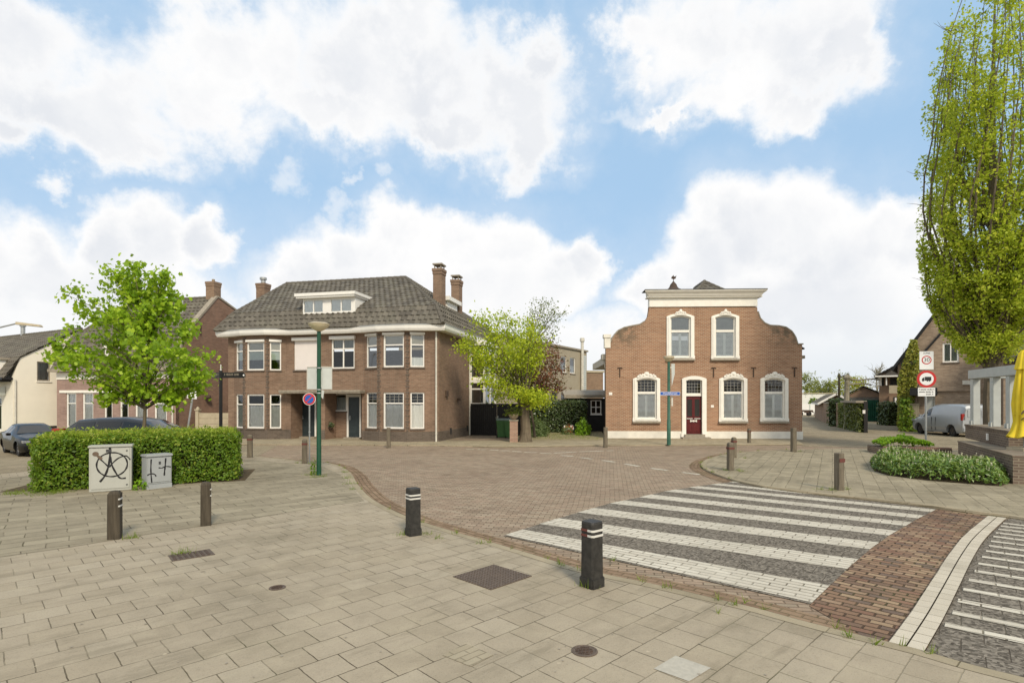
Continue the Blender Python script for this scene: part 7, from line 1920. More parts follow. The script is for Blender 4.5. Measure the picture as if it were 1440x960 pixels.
for r_, (za, x0, x1) in enumerate(((zz(547.6), -.25, .24), (zz(551), -.25, .22), (zz(554.3), -.02, .21))):
    x = x0; k = r_
    while x < x1:
        w_ = (.020, .014, .026, .012, .018)[k % 5]; b.box(x, -.058, za - .018, x + w_, -.0552, za + .018 if k % 3 else za + .028); x += w_ + (.010 if k % 7 else .03); k += 1
b.build('lettering', MT['sign_black'], pl)
b = MB()
for v in (500, 514, 526, 540, 548, 554): b.tube([(0, 0, zz(v) - .02), (0, 0, zz(v) + .02)], .044, 10); b.box(-.03, -.043, zz(v) - .015, .03, -.03, zz(v) + .015)
b.build('clamp', MT['zinc'], t)
# street lamp reaching in from the left
q = P(-48, HOR, 26.0); zl_ = EYE + (HOR - 457) / FPX * 26
t = thing('street_lamp', 'slender grey lamp arm reaching in above the cream house roof', 'street lamp', (q.x, q.y, 0))
b = MB(); b.tube([(0, 0, 0), (0, 0, zl_ - .9), (.25, 0, zl_ - .55), (1.2, 0, zl_ - .2), (2.4, 0, zl_ + .08)], [.09, .06, .05, .04, .035], 10); b.build('pole', MT['zinc'], t, smooth=True)
b = MB(); b.add([(2.35, -.07, zl_ + .02), (3.55, -.13, zl_ - .10), (3.55, .13, zl_ - .10), (2.35, .07, zl_ + .02), (2.35, -.05, zl_ + .16), (3.5, -.10, zl_ + .01), (3.5, .10, zl_ + .01), (2.35, .05, zl_ + .16)], [(0, 3, 2, 1), (4, 5, 6, 7), (0, 1, 5, 4), (1, 2, 6, 5), (2, 3, 7, 6), (3, 0, 4, 7)]); b.build('lamp_head', MT['lamp_cap'], t, bevel=.02)
# orange tub by the ivy hedge
t = thing('garden_tub', 'weathered orange painted tub with pale trim before the dark ivy hedge', 'tub', ((799.5 - 720) / FPX * 32.9, 32.9, PAV), R(12))
b = MB(); b.lathe([(.22, 0), (.24, .05), (.28, .42), (.30, .46), (.26, .46), (.24, .40), (.001, .40)], 8); b.build('tub', MT['orange'], t)
b = MB()
for k in range(8):
    a = 2 * math.pi * (k + .3) / 8; b.box(.27 * math.cos(a) - .045, .27 * math.sin(a) - .045, .38 - .14 * (k % 2), .27 * math.cos(a) + .045, .27 * math.sin(a) + .045, .49 - .1 * (k % 2))
b.build('pale_trim', MT['cream_paint'], t, bevel=.012)
TUB = t
# ------------------------------------------------------------------ plants
def cloud(name, pts, nrm, size, mat, parent, shape='kite', jit=.35, droop=0.0, rnd=.9):
    """Leaves as small folded faces at the given points, facing roughly along nrm."""
    pts = np.asarray(pts, float); nrm = np.asarray(nrm, float); N_ = len(pts)
    d = nrm + RNG.normal(0, rnd, (N_, 3)); d /= np.linalg.norm(d, axis=1, keepdims=True) + 1e-9
    a = RNG.normal(0, 1, (N_, 3)); a[:, 2] -= droop
    a -= d * (a * d).sum(1, keepdims=True); a /= np.linalg.norm(a, axis=1, keepdims=True) + 1e-9
    b = np.cross(d, a)
    s = (size * (1 + RNG.normal(0, jit, N_)).clip(.45, 1.9))[:, None]
    if shape == 'kite':
        tpl = [(-.5, 0, 0), (0.02, .33, .10), (.55, 0, -.04), (0.02, -.33, .10)]; faces = [(0, 1, 2, 3)]
    elif shape == 'lobe':      # five-pointed leaf
        tpl = [(-.45, 0, 0), (-.18, .50, .05), (.05, .22, .06), (.30, .42, .0), (.62, 0, -.10), (.30, -.42, .0), (.05, -.22, .06), (-.18, -.50, .05)]; faces = [(0, 1, 2, 3, 4, 5, 6, 7)]
    elif shape == 'long':
        tpl = [(-.6, 0, 0), (0, .20, .06), (.65, 0, -.08), (0, -.20, .06)]; faces = [(0, 1, 2, 3)]
    elif shape == 'blade':
        tpl = [(0, .05, 0), (0, -.05, 0), (1.0, 0, 0.0)]; faces = [(0, 1, 2)]
    k = len(tpl); V = np.zeros((N_, k, 3))
    for i, (x, y, z) in enumerate(tpl): V[:, i] = pts + s * (a * x + b * y + d * z)
    me = bpy.data.meshes.new(name); fl = len(faces[0])
    me.vertices.add(N_ * k); me.vertices.foreach_set('co', V.reshape(-1).astype(np.float32))
    me.loops.add(N_ * fl); me.polygons.add(N_)
    me.loops.foreach_set('vertex_index', (np.arange(N_)[:, None] * k + np.array(faces[0])[None]).reshape(-1).astype(np.int32))
    me.polygons.foreach_set('loop_start', (np.arange(N_) * fl).astype(np.int32)); me.polygons.foreach_set('loop_total', np.full(N_, fl, np.int32))
    me.update(calc_edges=True); me.materials.append(MT[mat])
    o = bpy.data.objects.new(name, me); COL.objects.link(o)
    if parent: o.parent = parent
    return o
def box_shell(n, size, depth=.25, faces='ftlrb', bumps=0.06, seed=0):
    """Points near the faces of a box (x 0..sx, y 0..sy, z 0..sz) with an uneven surface."""
    sx, sy, sz = size; out = []; nr = []
    ar = {'f': sx * sz, 'b': sx * sz, 't': sx * sy, 'l': sy * sz, 'r': sy * sz}; tot = sum(ar[c] for c in faces)
    for c in faces:
        m = int(n * ar[c] / tot); u, v = RNG.random(m), RNG.random(m); dd = np.abs(RNG.normal(0, depth * .5, m)) - .03
        if c == 'f': p = np.stack([u * sx, dd, v * sz], 1); q = (0, -1, .35)
        elif c == 'b': p = np.stack([u * sx, sy - dd, v * sz], 1); q = (0, 1, .35)
        elif c == 't': p = np.stack([u * sx, v * sy, sz - dd], 1); q = (0, 0, 1)
        elif c == 'l': p = np.stack([dd, u * sy, v * sz], 1); q = (-1, 0, .35)
        else: p = np.stack([sx - dd, u * sy, v * sz], 1); q = (1, 0, .35)
        w = bumps * (np.sin(p[:, 0] * 7.3 + seed) * np.sin(p[:, 2] * 8.1 + p[:, 1] * 6.2 + 1) + .6 * np.sin(p[:, 0] * 17 + p[:, 2] * 13 + p[:, 1] * 15))
        p = p + np.array(q) * w[:, None]
        out.append(p); nr.append(np.tile(q, (m, 1)))
    return np.concatenate(out), np.concatenate(nr)
def core_box(x0, y0, z0, x1, y1, z1, t, name='stems_or_core', mat='hedge_core'):
    b = MB(); b.box(x0, y0, z0, x1, y1, z1); return b.build(name, MT[mat], t)  # solid dark box added inside the leaves so nothing shows through

# clipped hedge
HA, HB = G(43, 693, PAV).xy, G(334, 675.5, PAV).xy
d = HB - HA; hl, hd_, hh = d.length, 2.15, 1.15
t = thing('clipped_hedge', 'wide clipped bright green hedge behind the two utility cabinets', 'hedge', (HA.x, HA.y, PAV), math.atan2(d.y, d.x))
core_box(.16, .16, 0, hl - .16, hd_ - .16, hh - .12, t)
p_, n_ = box_shell(50000, (hl, hd_, hh), .26, bumps=.075); keep = p_[:, 2] > .03; p_, n_ = p_[keep], n_[keep]
cloud('foliage', p_, n_, .054, 'lf_hedge', t, rnd=.8)
m = 9000; p_ = np.stack([RNG.random(m) * hl, RNG.random(m) * hd_, hh + np.abs(RNG.normal(0, .045, m)) + .035 * np.sin(RNG.random(m) * 6)], 1)
edge = np.minimum(np.minimum(p_[:, 0], hl - p_[:, 0]), np.minimum(p_[:, 1], hd_ - p_[:, 1])); p_[:, 2] -= .09 * (edge < .08)
p_[:, 2] += .04 * np.sin(p_[:, 0] * 2.1) * np.sin(p_[:, 1] * 2.7)
q_ = RNG.random(len(p_)) < .05; p_[q_, 2] += RNG.random(q_.sum()) * .13
cloud('young_shoots', p_, np.tile((0, 0, .8), (m, 1)), .05, 'lf_hedge_top', t, shape='long', rnd=.8)
b = MB()
for k in range(26):
    x0 = RNG.random() * hl; y0 = .06 + RNG.random() * .15; b.tube([(x0, y0, 0), (x0 + RNG.normal(0, .04), y0, .2), (x0 + RNG.normal(0, .1), y0 + .05, .5)], [.014, .011, .006], 5)
b.build('stems_or_core', MT['bark'], t)

def limb(b, p, d, L, r, rng, n=5, wob=.12, up=0.0):
    pts = [Vector(p)]; rad = [r]; d = Vector(d).normalized()
    for i in range(n):
        d = (d + Vector((rng.normal(0, wob), rng.normal(0, wob), rng.normal(0, wob) + up))).normalized()
        pts.append(pts[-1] + d * L / n); rad.append(r * (1 - .8 * (i + 1) / n))
    b.tube(pts, rad, 6); return pts
def cluster_pts(ends, n, spread, flat=1.0):
    e = np.array([tuple(q) for q in ends]); idx = RNG.integers(0, len(e), n)
    off = RNG.normal(0, 1, (n, 3)) * spread; off[:, 2] *= flat
    p = e[idx] + off; return p, off / (np.linalg.norm(off, axis=1, keepdims=True) + 1e-6) * .6 + np.array((0, 0, .55))

# young maple in the hedge
def sub(pts, f):                # a place part-way along a polyline
    g = f * (len(pts) - 1); a = min(int(g), len(pts) - 2); return pts[a].lerp(pts[a + 1], g - a)
TQ = P(200.5, HOR, 14.9)
t = thing('maple_tree', 'young maple with fresh green lobed leaves growing out of the clipped hedge', 'tree', (TQ.x, TQ.y, PAV))
b = MB(); trunk = limb(b, (0, 0, 0), (0.02, 0, 1), 3.6, .062, RNG, 8, .03); ends = []; 
CX = lambda u: (u - 200.5) / FPX * 14.9
CZ = lambda v: EYE + (HOR - v) / FPX * 14.9 - PAV
# limb tips follow the crown's uneven outline
tips = [(150, 378), (173, 384), (196, 372), (218, 392), (240, 384), (243, 408), (250, 425), (138, 422), (122, 440), (205, 410), (180, 415), (160, 400), (110, 465), (95, 480), (82, 492), (130, 478), (268, 462), (255, 445), (282, 490), (288, 505), (296, 520), (262, 515), (285, 535),
        (120, 520), (135, 535), (165, 545), (215, 545), (245, 545), (250, 560), (155, 500), (185, 470), (215, 460), (238, 480), (230, 515), (200, 530), (175, 520), (145, 460), (160, 440), (225, 435), (195, 445), (128, 505), (270, 495), (208, 495), (100, 500), (150, 555), (180, 552)]
for (u, v) in tips:
    for rep in range(2):
        tip = Vector((CX(u) * .85 + RNG.normal(0, .06), RNG.normal(0, .50) * (1.1 if 420 < v < 540 else .5), CZ(v) - .10))
        zs = max(1.75, min(4.2, tip.z - .55 * abs(tip.x) - .3)); f = zs / 3.6
        st = sub(trunk, min(f, .98)) ; mid = st.lerp(tip, .55) + Vector((0, 0, .12))
        b.tube([st, st.lerp(mid, .5) + Vector((0, 0, .04)), mid, tip], [.020, .015, .010, .004], 5)
        ends += [tip, tip, tip, mid.lerp(tip, .7)]
        for k in range(2):
            w_ = limb(b, mid.lerp(tip, .3 + .4 * k), (RNG.normal(0, 1), RNG.normal(0, .6), .4), .32, .006, RNG, 3, .2); ends += [w_[-1], w_[-2]]
b.build('trunk', MT['bark'], t, smooth=True)
p_, n_ = cluster_pts(ends, 8600, .125, .9); cloud('foliage', p_, n_, .098, 'lf_maple', t, shape='lobe', rnd=.75, droop=1.1, jit=.3)

# tall upright hornbeam on the right
TD = 20.5; q = P(1396, HOR, TD)
t = thing('hornbeam_tree', 'very tall upright tree with light green leaves filling the right edge', 'tree', (q.x, q.y, PAV))
HX = lambda u: (u - 1396) / FPX * TD
HZ = lambda v: EYE + (HOR - v) / FPX * TD - PAV
b = MB(); trunk = limb(b, (0, 0, 0), (.02, .02, 1), 4.2, .30, RNG, 6, .03)
b.tube([(0, 0, 3.2), (-.05, 0, 5.5), (.1, .1, 9), (.0, 0, 13), (.1, 0, 17.5)], [.24, .18, .13, .08, .02], 8)
def rad_at(z):
    return .86 * float(np.interp(z, [3.2, 3.9, 4.6, 6, 8, 9, 11, 13.4, 16.3, 17.5, 18.6], [.8, 1.35, 1.9, 2.35, 2.6, 2.65, 2.5, 2.2, 1.6, 1.05, .3]))
ends = []; wts = []
nb = 84
for k in range(nb):
    an = 2 * math.pi * (k * .618) ; rr = .35 + .65 * math.sqrt((k % 13 + .5) / 13)
    ztop = RNG.uniform(6.0, 16.5) if k > 24 else RNG.uniform(14.5, 18.2); z0 = RNG.uniform(2.7, min(ztop - 3.0, 9)) if k > 20 else RNG.uniform(2.6, 4.2)
    pts = []; n = 12
    for i in range(n + 1):
        f = i / n; z_ = z0 + (ztop - z0) * f
        ra = rad_at(z_) * rr * min(1.0, (f * 2.4) ** .65) + RNG.normal(0, .04)
        pts.append(Vector((ra * math.cos(an + .05 * i), ra * math.sin(an + .05 * i), z_)))
    b.tube(pts, [.042 * (1 - .9 * i / n) + .005 for i in range(n + 1)], 5)
    for i in range(2, n + 1):
        for q_ in range(4): ends.append(pts[i].lerp(pts[i - 1], RNG.random()) + Vector((RNG.normal(0, .12), RNG.normal(0, .12), RNG.normal(0, .1))))
        if i % 2 == 0:
            dd = Vector((math.cos(an), math.sin(an), .9)) + Vector((RNG.normal(0, .8), RNG.normal(0, .8), 0)); tw_ = limb(b, pts[i], dd, RNG.uniform(.35, .8), .012, RNG, 3, .15)
            ends += tw_[1:] + [tw_[-1]]
b.build('trunk', MT['bark'], t, smooth=True)
ends = [q_ for q_ in ends if (math.sin(q_.x * 3.1 + q_.z * 1.7) * math.sin(q_.y * 3.3 - q_.z * 1.3 + 1) + RNG.normal(0, .3)) > -.25]
p_, n_ = cluster_pts(ends, 66000, .13, 1.0)
low = RNG.random(len(p_)) 
rxy = np.hypot(p_[:, 0], p_[:, 1]); lim = .88 * np.interp(p_[:, 2], [2.4, 3.9, 4.6, 6, 8, 11, 13.4, 16.3, 17.5, 18.8], [.6, 1.2, 1.8, 2.35, 2.65, 2.65, 2.4, 1.9, 1.3, .5])
keep = (rxy < lim) & (p_[:, 2] > 3.35); cloud('foliage', p_[keep], n_[keep], .10, 'lf_horn', t, rnd=.9)
# fuller skirt of the crown
p2 = []
for k in range(70):
    an = RNG.random() * 2 * math.pi; z_ = RNG.uniform(3.75, 7.8); ra = rad_at(z_) * RNG.uniform(.45, .97); p2.append((ra * math.cos(an), ra * math.sin(an), z_))
p_, n_ = cluster_pts([Vector(x) for x in p2], 17000, .25, .8); rxy = np.hypot(p_[:, 0], p_[:, 1]); keep = rxy < .88 * np.interp(p_[:, 2], [2.6, 3.2, 3.9, 4.6, 6, 8], [.4, .9, 1.4, 1.85, 2.3, 2.5]); p_, n_ = p_[keep], n_[keep]; cloud('foliage', p_, n_, .082, 'lf_horn', t, rnd=.9)

# yellow green tree over the yard gate, on an old thick trunk
q = G(739, 621.5, PAV); TD = q.y + .3
t = thing('yellow_green_tree', 'spreading yellow green tree on a thick old trunk beside the yard gate', 'tree', (q.x, TD, PAV))
YX = lambda u: (u - 739) / FPX * TD
YZ = lambda v: EYE + (HOR - v) / FPX * TD - PAV
b = MB(); b.tube([(0, 0, -.05), (0, 0, .15), (.02, 0, .6), (-.03, 0, 1.3), (-.02, 0, 1.75)], [.40, .31, .25, .23, .21], 10)
fork = Vector((-.02, 0, 1.7)); ends = []
tipsY = [(655, 485, 0), (668, 492, 0), (690, 460, 0), (680, 450, 0), (705, 448, 0), (720, 452, 0), (745, 455, 0), (700, 470, 0), (725, 475, 0), (745, 475, 0), (755, 465, 0), (690, 490, 0), (715, 495, 0), (740, 495, 0), (760, 480, 0), (672, 512, 0), (695, 515, 0), (720, 520, 0), (740, 515, 0), (685, 535, 0), (705, 540, 0), (725, 545, 0), (740, 560, 0), (750, 558, 0), (765, 565, 0), (700, 555, 0), (662, 475, 0), (712, 465, 0), (735, 465, 0), (750, 562, 0), (730, 552, 0), (768, 558, 0), (678, 500, 0), (708, 505, 0), (730, 505, 0), (755, 500, 0), (650, 487, 0), (690, 478, 0), (735, 485, 0)]
for (u, v, _) in tipsY:
    tip = Vector((YX(u), RNG.normal(0, .8), YZ(v))); st = fork + Vector((RNG.normal(0, .05), 0, RNG.uniform(-.3, .3))); mid = st.lerp(tip, .5) + Vector((0, 0, .22))
    b.tube([st, st.lerp(mid, .5) + Vector((0, 0, .1)), mid, tip], [.055, .042, .028, .006], 6); ends += [tip, tip, tip, mid.lerp(tip, .6), mid.lerp(tip, .35)]
ends2 = []
for (u, v) in ((745, 440), (755, 432), (762, 425), (768, 430), (775, 440), (782, 438), (790, 437), (760, 440), (772, 452), (780, 462), (750, 447), (765, 460), (785, 447), (785, 475)):
    tip = Vector((YX(u), RNG.normal(0, .4), YZ(v))); st = Vector((YX(738), 0, YZ(500))); mid = st.lerp(tip, .55) + Vector((.05, 0, .1))
    b.tube([fork, st, mid, tip], [.05, .03, .015, .004], 5)
    for k in range(3): w_ = limb(b, mid.lerp(tip, .4 + .2 * k), (RNG.normal(.4, .5), RNG.normal(0, .5), .6), .6, .007, RNG, 3, .2); ends2 += w_[1:]
    ends2 += [tip, tip]
b.build('trunk', MT['bark'], t, smooth=True)
p_, n_ = cluster_pts(ends, 13500, .25, .8); cloud('foliage', p_, n_, .105, 'lf_yel', t, rnd=.8)
p_, n_ = cluster_pts(ends2, 900, .13); cloud('sparse_foliage', p_, n_, .075, 'lf_dim', t, rnd=.9)
# dark red leaved tree behind it
TD = 29.3; q = P(752, HOR, TD)
t = thing('red_leaved_tree', 'dark red leaved ornamental tree behind the yellow green tree', 'tree', (q.x, TD, PAV))
RX = lambda u: (u - 752) / FPX * TD
RZ = lambda v: EYE + (HOR - v) / FPX * TD - PAV
b = MB(); trunk = limb(b, (0, 0, 0), (0, 0, 1), 2.6, .09, RNG, 5, .05); ends = []
for (u, v) in ((745, 500), (755, 485), (768, 480), (780, 490), (785, 505), (778, 515), (790, 520), (770, 530), (785, 538), (755, 520), (745, 530), (765, 505), (770, 545), (758, 545), (742, 515), (775, 498), (787, 545), (762, 492), (750, 510)):
    tip = Vector((RX(u), RNG.normal(0, .5), RZ(v))); st = sub(trunk, RNG.uniform(.6, .98)); mid = st.lerp(tip, .5) + Vector((0, 0, .15)); b.tube([st, mid, tip], [.03, .018, .005], 5); ends += [tip, tip, mid.lerp(tip, .6), mid]
b.build('trunk', MT['bark_dark'], t, smooth=True)
p_, n_ = cluster_pts(ends, 4200, .22, .8); cloud('foliage', p_, n_, .10, 'lf_red', t, rnd=.9)

# ivy hedge, lavender bush, shrubs in the middle garden
t = thing('ivy_hedge', 'tall dark ivy hedge behind the little garden', 'hedge', (.95, 33.7, PAV), R(2))
core_box(.15, .15, 0, 3.45, .75, 1.75, t); p_, n_ = box_shell(9000, (3.6, .9, 1.92), .2, bumps=.07); cloud('foliage', p_, n_, .085, 'lf_ivy', t, rnd=.6)
def bush(name, label, loc, size, n, leaf, mat, shape='kite', rnd=.9, cat='shrub', group=None, core=True, up=.4):
    t = thing(name, label, cat, loc, 0, group); sx, sy, sz = size
    v = RNG.normal(0, 1, (n, 3)); v /= np.linalg.norm(v, axis=1, keepdims=True); v[:, 2] = np.abs(v[:, 2])
    r = (.6 + .4 * RNG.random(n) ** .5) * (1 + .14 * np.sin(v[:, 0] * 7 + 1) * np.sin(v[:, 1] * 6) + .10 * np.sin(v[:, 2] * 9 + v[:, 0] * 5))
    p = v * r[:, None] * np.array((sx / 2, sy / 2, sz)); cloud('foliage', p, v + np.array((0, 0, up)), leaf, mat, t, shape=shape, rnd=rnd)
    if core:
        b = MB()
        for k in range(14):
            a = RNG.random() * 6.28; b.tube([(0, 0, 0), (sx * .2 * math.cos(a), sy * .2 * math.sin(a), sz * .45), (sx * .38 * math.cos(a), sy * .38 * math.sin(a), sz * .78)], [.014, .01, .004], 5)
        b.build('stems_or_core', MT['bark_dark'], t)
    return t
bush('lavender_bush', 'rounded grey green bush right of the old tree trunk', ((757 - 720) / FPX * 30.2, 30.4, PAV), (1.15, .9, .95), 1800, .12, 'lf_lav', 'long', .5, up=1.2)
bush('garden_shrub', 'bright green shrub at the left corner of the orange brick house', (4.05, 31.5, PAV), (.9, .9, .95), 700, .10, 'lf_bright')
bush('garden_shrub', 'low pale shrub before the black garden shed', (3.2, 31.9, PAV), (.7, .7, .5), 320, .08, 'lf_lav')
bush('bowl_plant', 'leafy olive plant growing in the stone bowl on the pillar', tuple(Vector(BOWL.location) + Vector((0, 0, .2))), (.95, .6, .42), 420, .085, 'lf_dim', 'long', .8, cat='plant')
bush('hanging_plant', 'small dark plant hanging in the basket between the two entrance doors', tuple(HBP - Vector((0, .18, 0))), (.42, .32, .26), 160, .07, 'lf_ivy', cat='plant')
b = MB(); b.lathe([(.05, -.16), (.14, -.06), (.17, 0), (.15, 0), (.001, -.05)], 12, (0, -.18, 0)); b.build('basket', MT['iron'], hb_, smooth=True)
b = MB(); b.tube([(0, -.18, 0), (0, -.05, .25), (0, .40, .27)], .012, 6); b.build('bracket', MT['iron'], hb_)
bush('tub_plant', 'small dark red plant in the orange garden tub', tuple(Vector(TUB.location) + Vector((0, 0, .38))), (.36, .36, .22), 110, .07, 'lf_red', cat='plant')

# laurel bed with cream blossom on the island
LB = [G(u, v, PAV).xy for u, v in ((1224, 653), (1229, 662), (1250, 668.5), (1300, 675), (1360, 680), (1408, 683.5), (1421, 678), (1419, 671), (1380, 666), (1330, 659), (1285, 652), (1243, 646))]
sheet('laurel_bed', LB, PAV + .008, MT['soil'])
from mathutils.geometry import intersect_point_tri_2d
ctr = sum(LB, Vector((0, 0))) / len(LB)
t = thing('laurel_hedge', 'low spreading laurel bed with cream blossom before the terrace walls', 'hedge', (ctr.x, ctr.y, PAV))
tri = [(ctr, LB[i], LB[(i + 1) % len(LB)]) for i in range(len(LB))]; ar = np.array([abs((b_ - a_).cross(c_ - a_)) for a_, b_, c_ in tri]); ar /= ar.sum()
def bed_pts(n):
    out = []; idx = RNG.choice(len(tri), n, p=ar)
    for i in idx:
        a_, b_, c_ = tri[i]; r1, r2 = RNG.random() ** .45, RNG.random(); q_ = a_ + (b_.lerp(c_, r2) - a_) * r1; out.append((q_.x - ctr.x, q_.y - ctr.y, r1))
    return np.array(out)
p0 = bed_pts(13000); hgt = .42 * np.clip((1.0 - p0[:, 2]) * 5, .0, 1) ** .5 * (1 + .16 * np.sin(p0[:, 0] * 4.1) * np.sin(p0[:, 1] * 3.7)) + .05
zz_ = hgt * (1 - np.abs(RNG.normal(0, .24, len(p0)))).clip(.05, 1.12)
p_ = np.stack([p0[:, 0] * 1.0, p0[:, 1], zz_], 1); n_ = np.stack([p0[:, 0] * .12, -.35 + p0[:, 1] * .1, np.full(len(p0), .8)], 1)
cloud('foliage', p_, n_, .09, 'lf_laurel', t, shape='long', rnd=.7)
p0 = bed_pts(230); hgt = .42 * np.clip((1.0 - p0[:, 2]) * 5, .0, 1) ** .5 * (1 + .16 * np.sin(p0[:, 0] * 4.1) * np.sin(p0[:, 1] * 3.7)) + .07
base = np.stack([p0[:, 0], p0[:, 1], hgt], 1); p_ = np.repeat(base, 9, 0) + np.tile(np.stack([RNG.normal(0, .006, 9), RNG.normal(0, .006, 9), np.linspace(-.03, .06, 9)], 1), (len(base), 1))
cloud('blossom', p_, np.tile((0, -.3, .5), (len(p_), 1)), .022, 'lf_flower', t, rnd=1.2)
b = MB()
for k in range(60):
    q_ = bed_pts(1)[0]; hh_ = .2; b.tube([(q_[0], q_[1], 0), (q_[0] + RNG.normal(0, .05), q_[1] + RNG.normal(0, .05), hh_)], [.012, .006], 5)
b.build('stems_or_core', MT['bark_dark'], t)
# plants in the brick planter
loc = PLANTER.matrix_basis @ Vector((PLW * .42, .95, .22))
t = thing('planter_plants', 'bright green low plants growing in the brick planter', 'plant', loc, PLANTER.rotation_euler.z)
m = 3800; x_ = RNG.random(m) * PLW * .78 - PLW * .38; y_ = RNG.random(m) * 1.2 - .62; e_ = np.clip(1.2 - (x_ / (PLW * .40)) ** 2 * .9, .2, 1); z_ = (.10 + .26 * e_ * (1 + .22 * np.sin(x_ * 6) * np.sin(y_ * 5 + 1))) * (1 - np.abs(RNG.normal(0, .22, m))).clip(.1, 1.1) + .22 * np.exp(-((x_ + .05) ** 2 + y_ ** 2) / .05) * RNG.random(m)
cloud('foliage', np.stack([x_, y_, z_], 1), np.tile((0, -.3, .9), (m, 1)), .075, 'lf_bright', t, rnd=.75)
# climbing plant on the steep gabled house
t = thing('climbing_plant', 'yellow green climber covering the left edge of the steep gabled house', 'climber', (F8.o.x, F8.o.y, 0), F8.a)
prs = []; nrs = []
def climb(n, u0, u1, v0, v1, mat, size, f=lambda s: (0, 1)):
    v = v0 + (v1 - v0) * RNG.random(n); s = (v - v0) / (v1 - v0); lo = np.array([f(k)[0] for k in s]); hi = np.array([f(k)[1] for k in s]); u = u0 + (u1 - u0) * (lo + (hi - lo) * RNG.random(n))
    yy = -.16 - np.abs(RNG.normal(0, .12, n)); P3 = np.array([F8.px(a, c, d_) for a, c, d_ in zip(u, v, yy)])
    return np.stack([P3[:, 0], yy, P3[:, 1]], 1)
p_ = climb(2600, 1262, 1300, 478, 600, 'lf_climb', .1, lambda s: (.55 * max(0, 1 - s * 2.2) * .9, .60 + .35 * max(0, .5 - abs(s - .25)) * 1.4))
cloud('foliage', p_, np.tile((0, -1, .3), (len(p_), 1)), .14, 'lf_climb', t, rnd=.6)
p_ = climb(900, 1264, 1294, 560, 607, 'lf_bright', .1, lambda s: (.1 * (1 - s), .55 + .45 * s)); p_[:, 1] -= np.abs(RNG.normal(0, .25, len(p_)))
cloud('lower_foliage', p_, np.tile((0, -1, .5), (len(p_), 1)), .15, 'lf_hedge', t, rnd=.7)
b = MB()
for k in range(9):
    x0 = .3 + RNG.random() * .9; pts = [(x0, -.17, 0)]
    for i in range(8): pts.append((pts[-1][0] + RNG.normal(.06, .10), -.17 - .03 * RNG.random(), pts[-1][2] + .68))
    b.tube(pts, [.03 - .003 * i for i in range(9)], 5)
b.build('stems_or_core', MT['bark'], t)

# hedges and pollarded limes along the far lane
hq = Vector((22.0, 34.6)); hdir = Vector((.36, .93)).normalized()
t = thing('lane_hedge', 'ivy clad fence ending in a dark post with a white box at the lane', 'hedge', (hq.x, hq.y, 0), math.atan2(hdir.y, hdir.x))
core_box(.1, -.02, 0, 7.0, .22, 1.62, t); p_, n_ = box_shell(5200, (7.1, .4, 1.8), .15, 'ftlb', bumps=.06); p_[:, 1] -= .1; cloud('foliage', p_, n_, .12, 'lf_ivy2', t, rnd=.65) if 'lf_ivy2' in MT else cloud('foliage', p_, n_, .12, 'lf_lane', t, rnd=.65)
b = MB(); b.box(-.12, -.14, 0, -.0, .06, 1.95); b.build('end_post', MT['black_wood'], t); b = MB(); b.box(-.18, .0, 1.2, -.121, .14, 1.42); b.build('box', MT['white'], t)
b = MB(); b.box(-.1, -.1, 1.86, 5, .5, 2.0); b.build('top_rail', MT['stone'], t)
t = thing('lane_hedge', 'dark narrow hedge behind the first pollarded trunk by the garage', 'hedge', ((1173 - 720) / FPX * 43, 42, 0), R(20))
core_box(.1, .1, 0, .9, 1.2, 1.9, t); p_, n_ = box_shell(1500, (1.0, 1.3, 2.1), .2, 'ftlr', bumps=.06); cloud('foliage', p_, n_, .13, 'lf_ivy', t, rnd=.65)
t = thing('lane_hedge', 'dark ivy hedge right of the green corrugated gate', 'hedge', ((1249 - 720) / FPX * 44, 44, 0), R(-5))
core_box(.1, .1, 0, .8, 1.5, 1.65, t); p_, n_ = box_shell(1500, (.9, 1.6, 1.85), .2, 'ftlr', bumps=.06); cloud('foliage', p_, n_, .13, 'lf_ivy', t, rnd=.65)
t = thing('white_yard_bush', 'rounded green bush before the white warehouse', 'shrub', ((1144 - 720) / FPX * 80, 80, 0))
v = RNG.normal(0, 1, (900, 3)); v /= np.linalg.norm(v, axis=1, keepdims=True); v[:, 2] = np.abs(v[:, 2]); cloud('foliage', v * np.array((.95, .6, 2.45)) * (.6 + .4 * RNG.random((900, 1))), v, .24, 'lf_hedge', t)
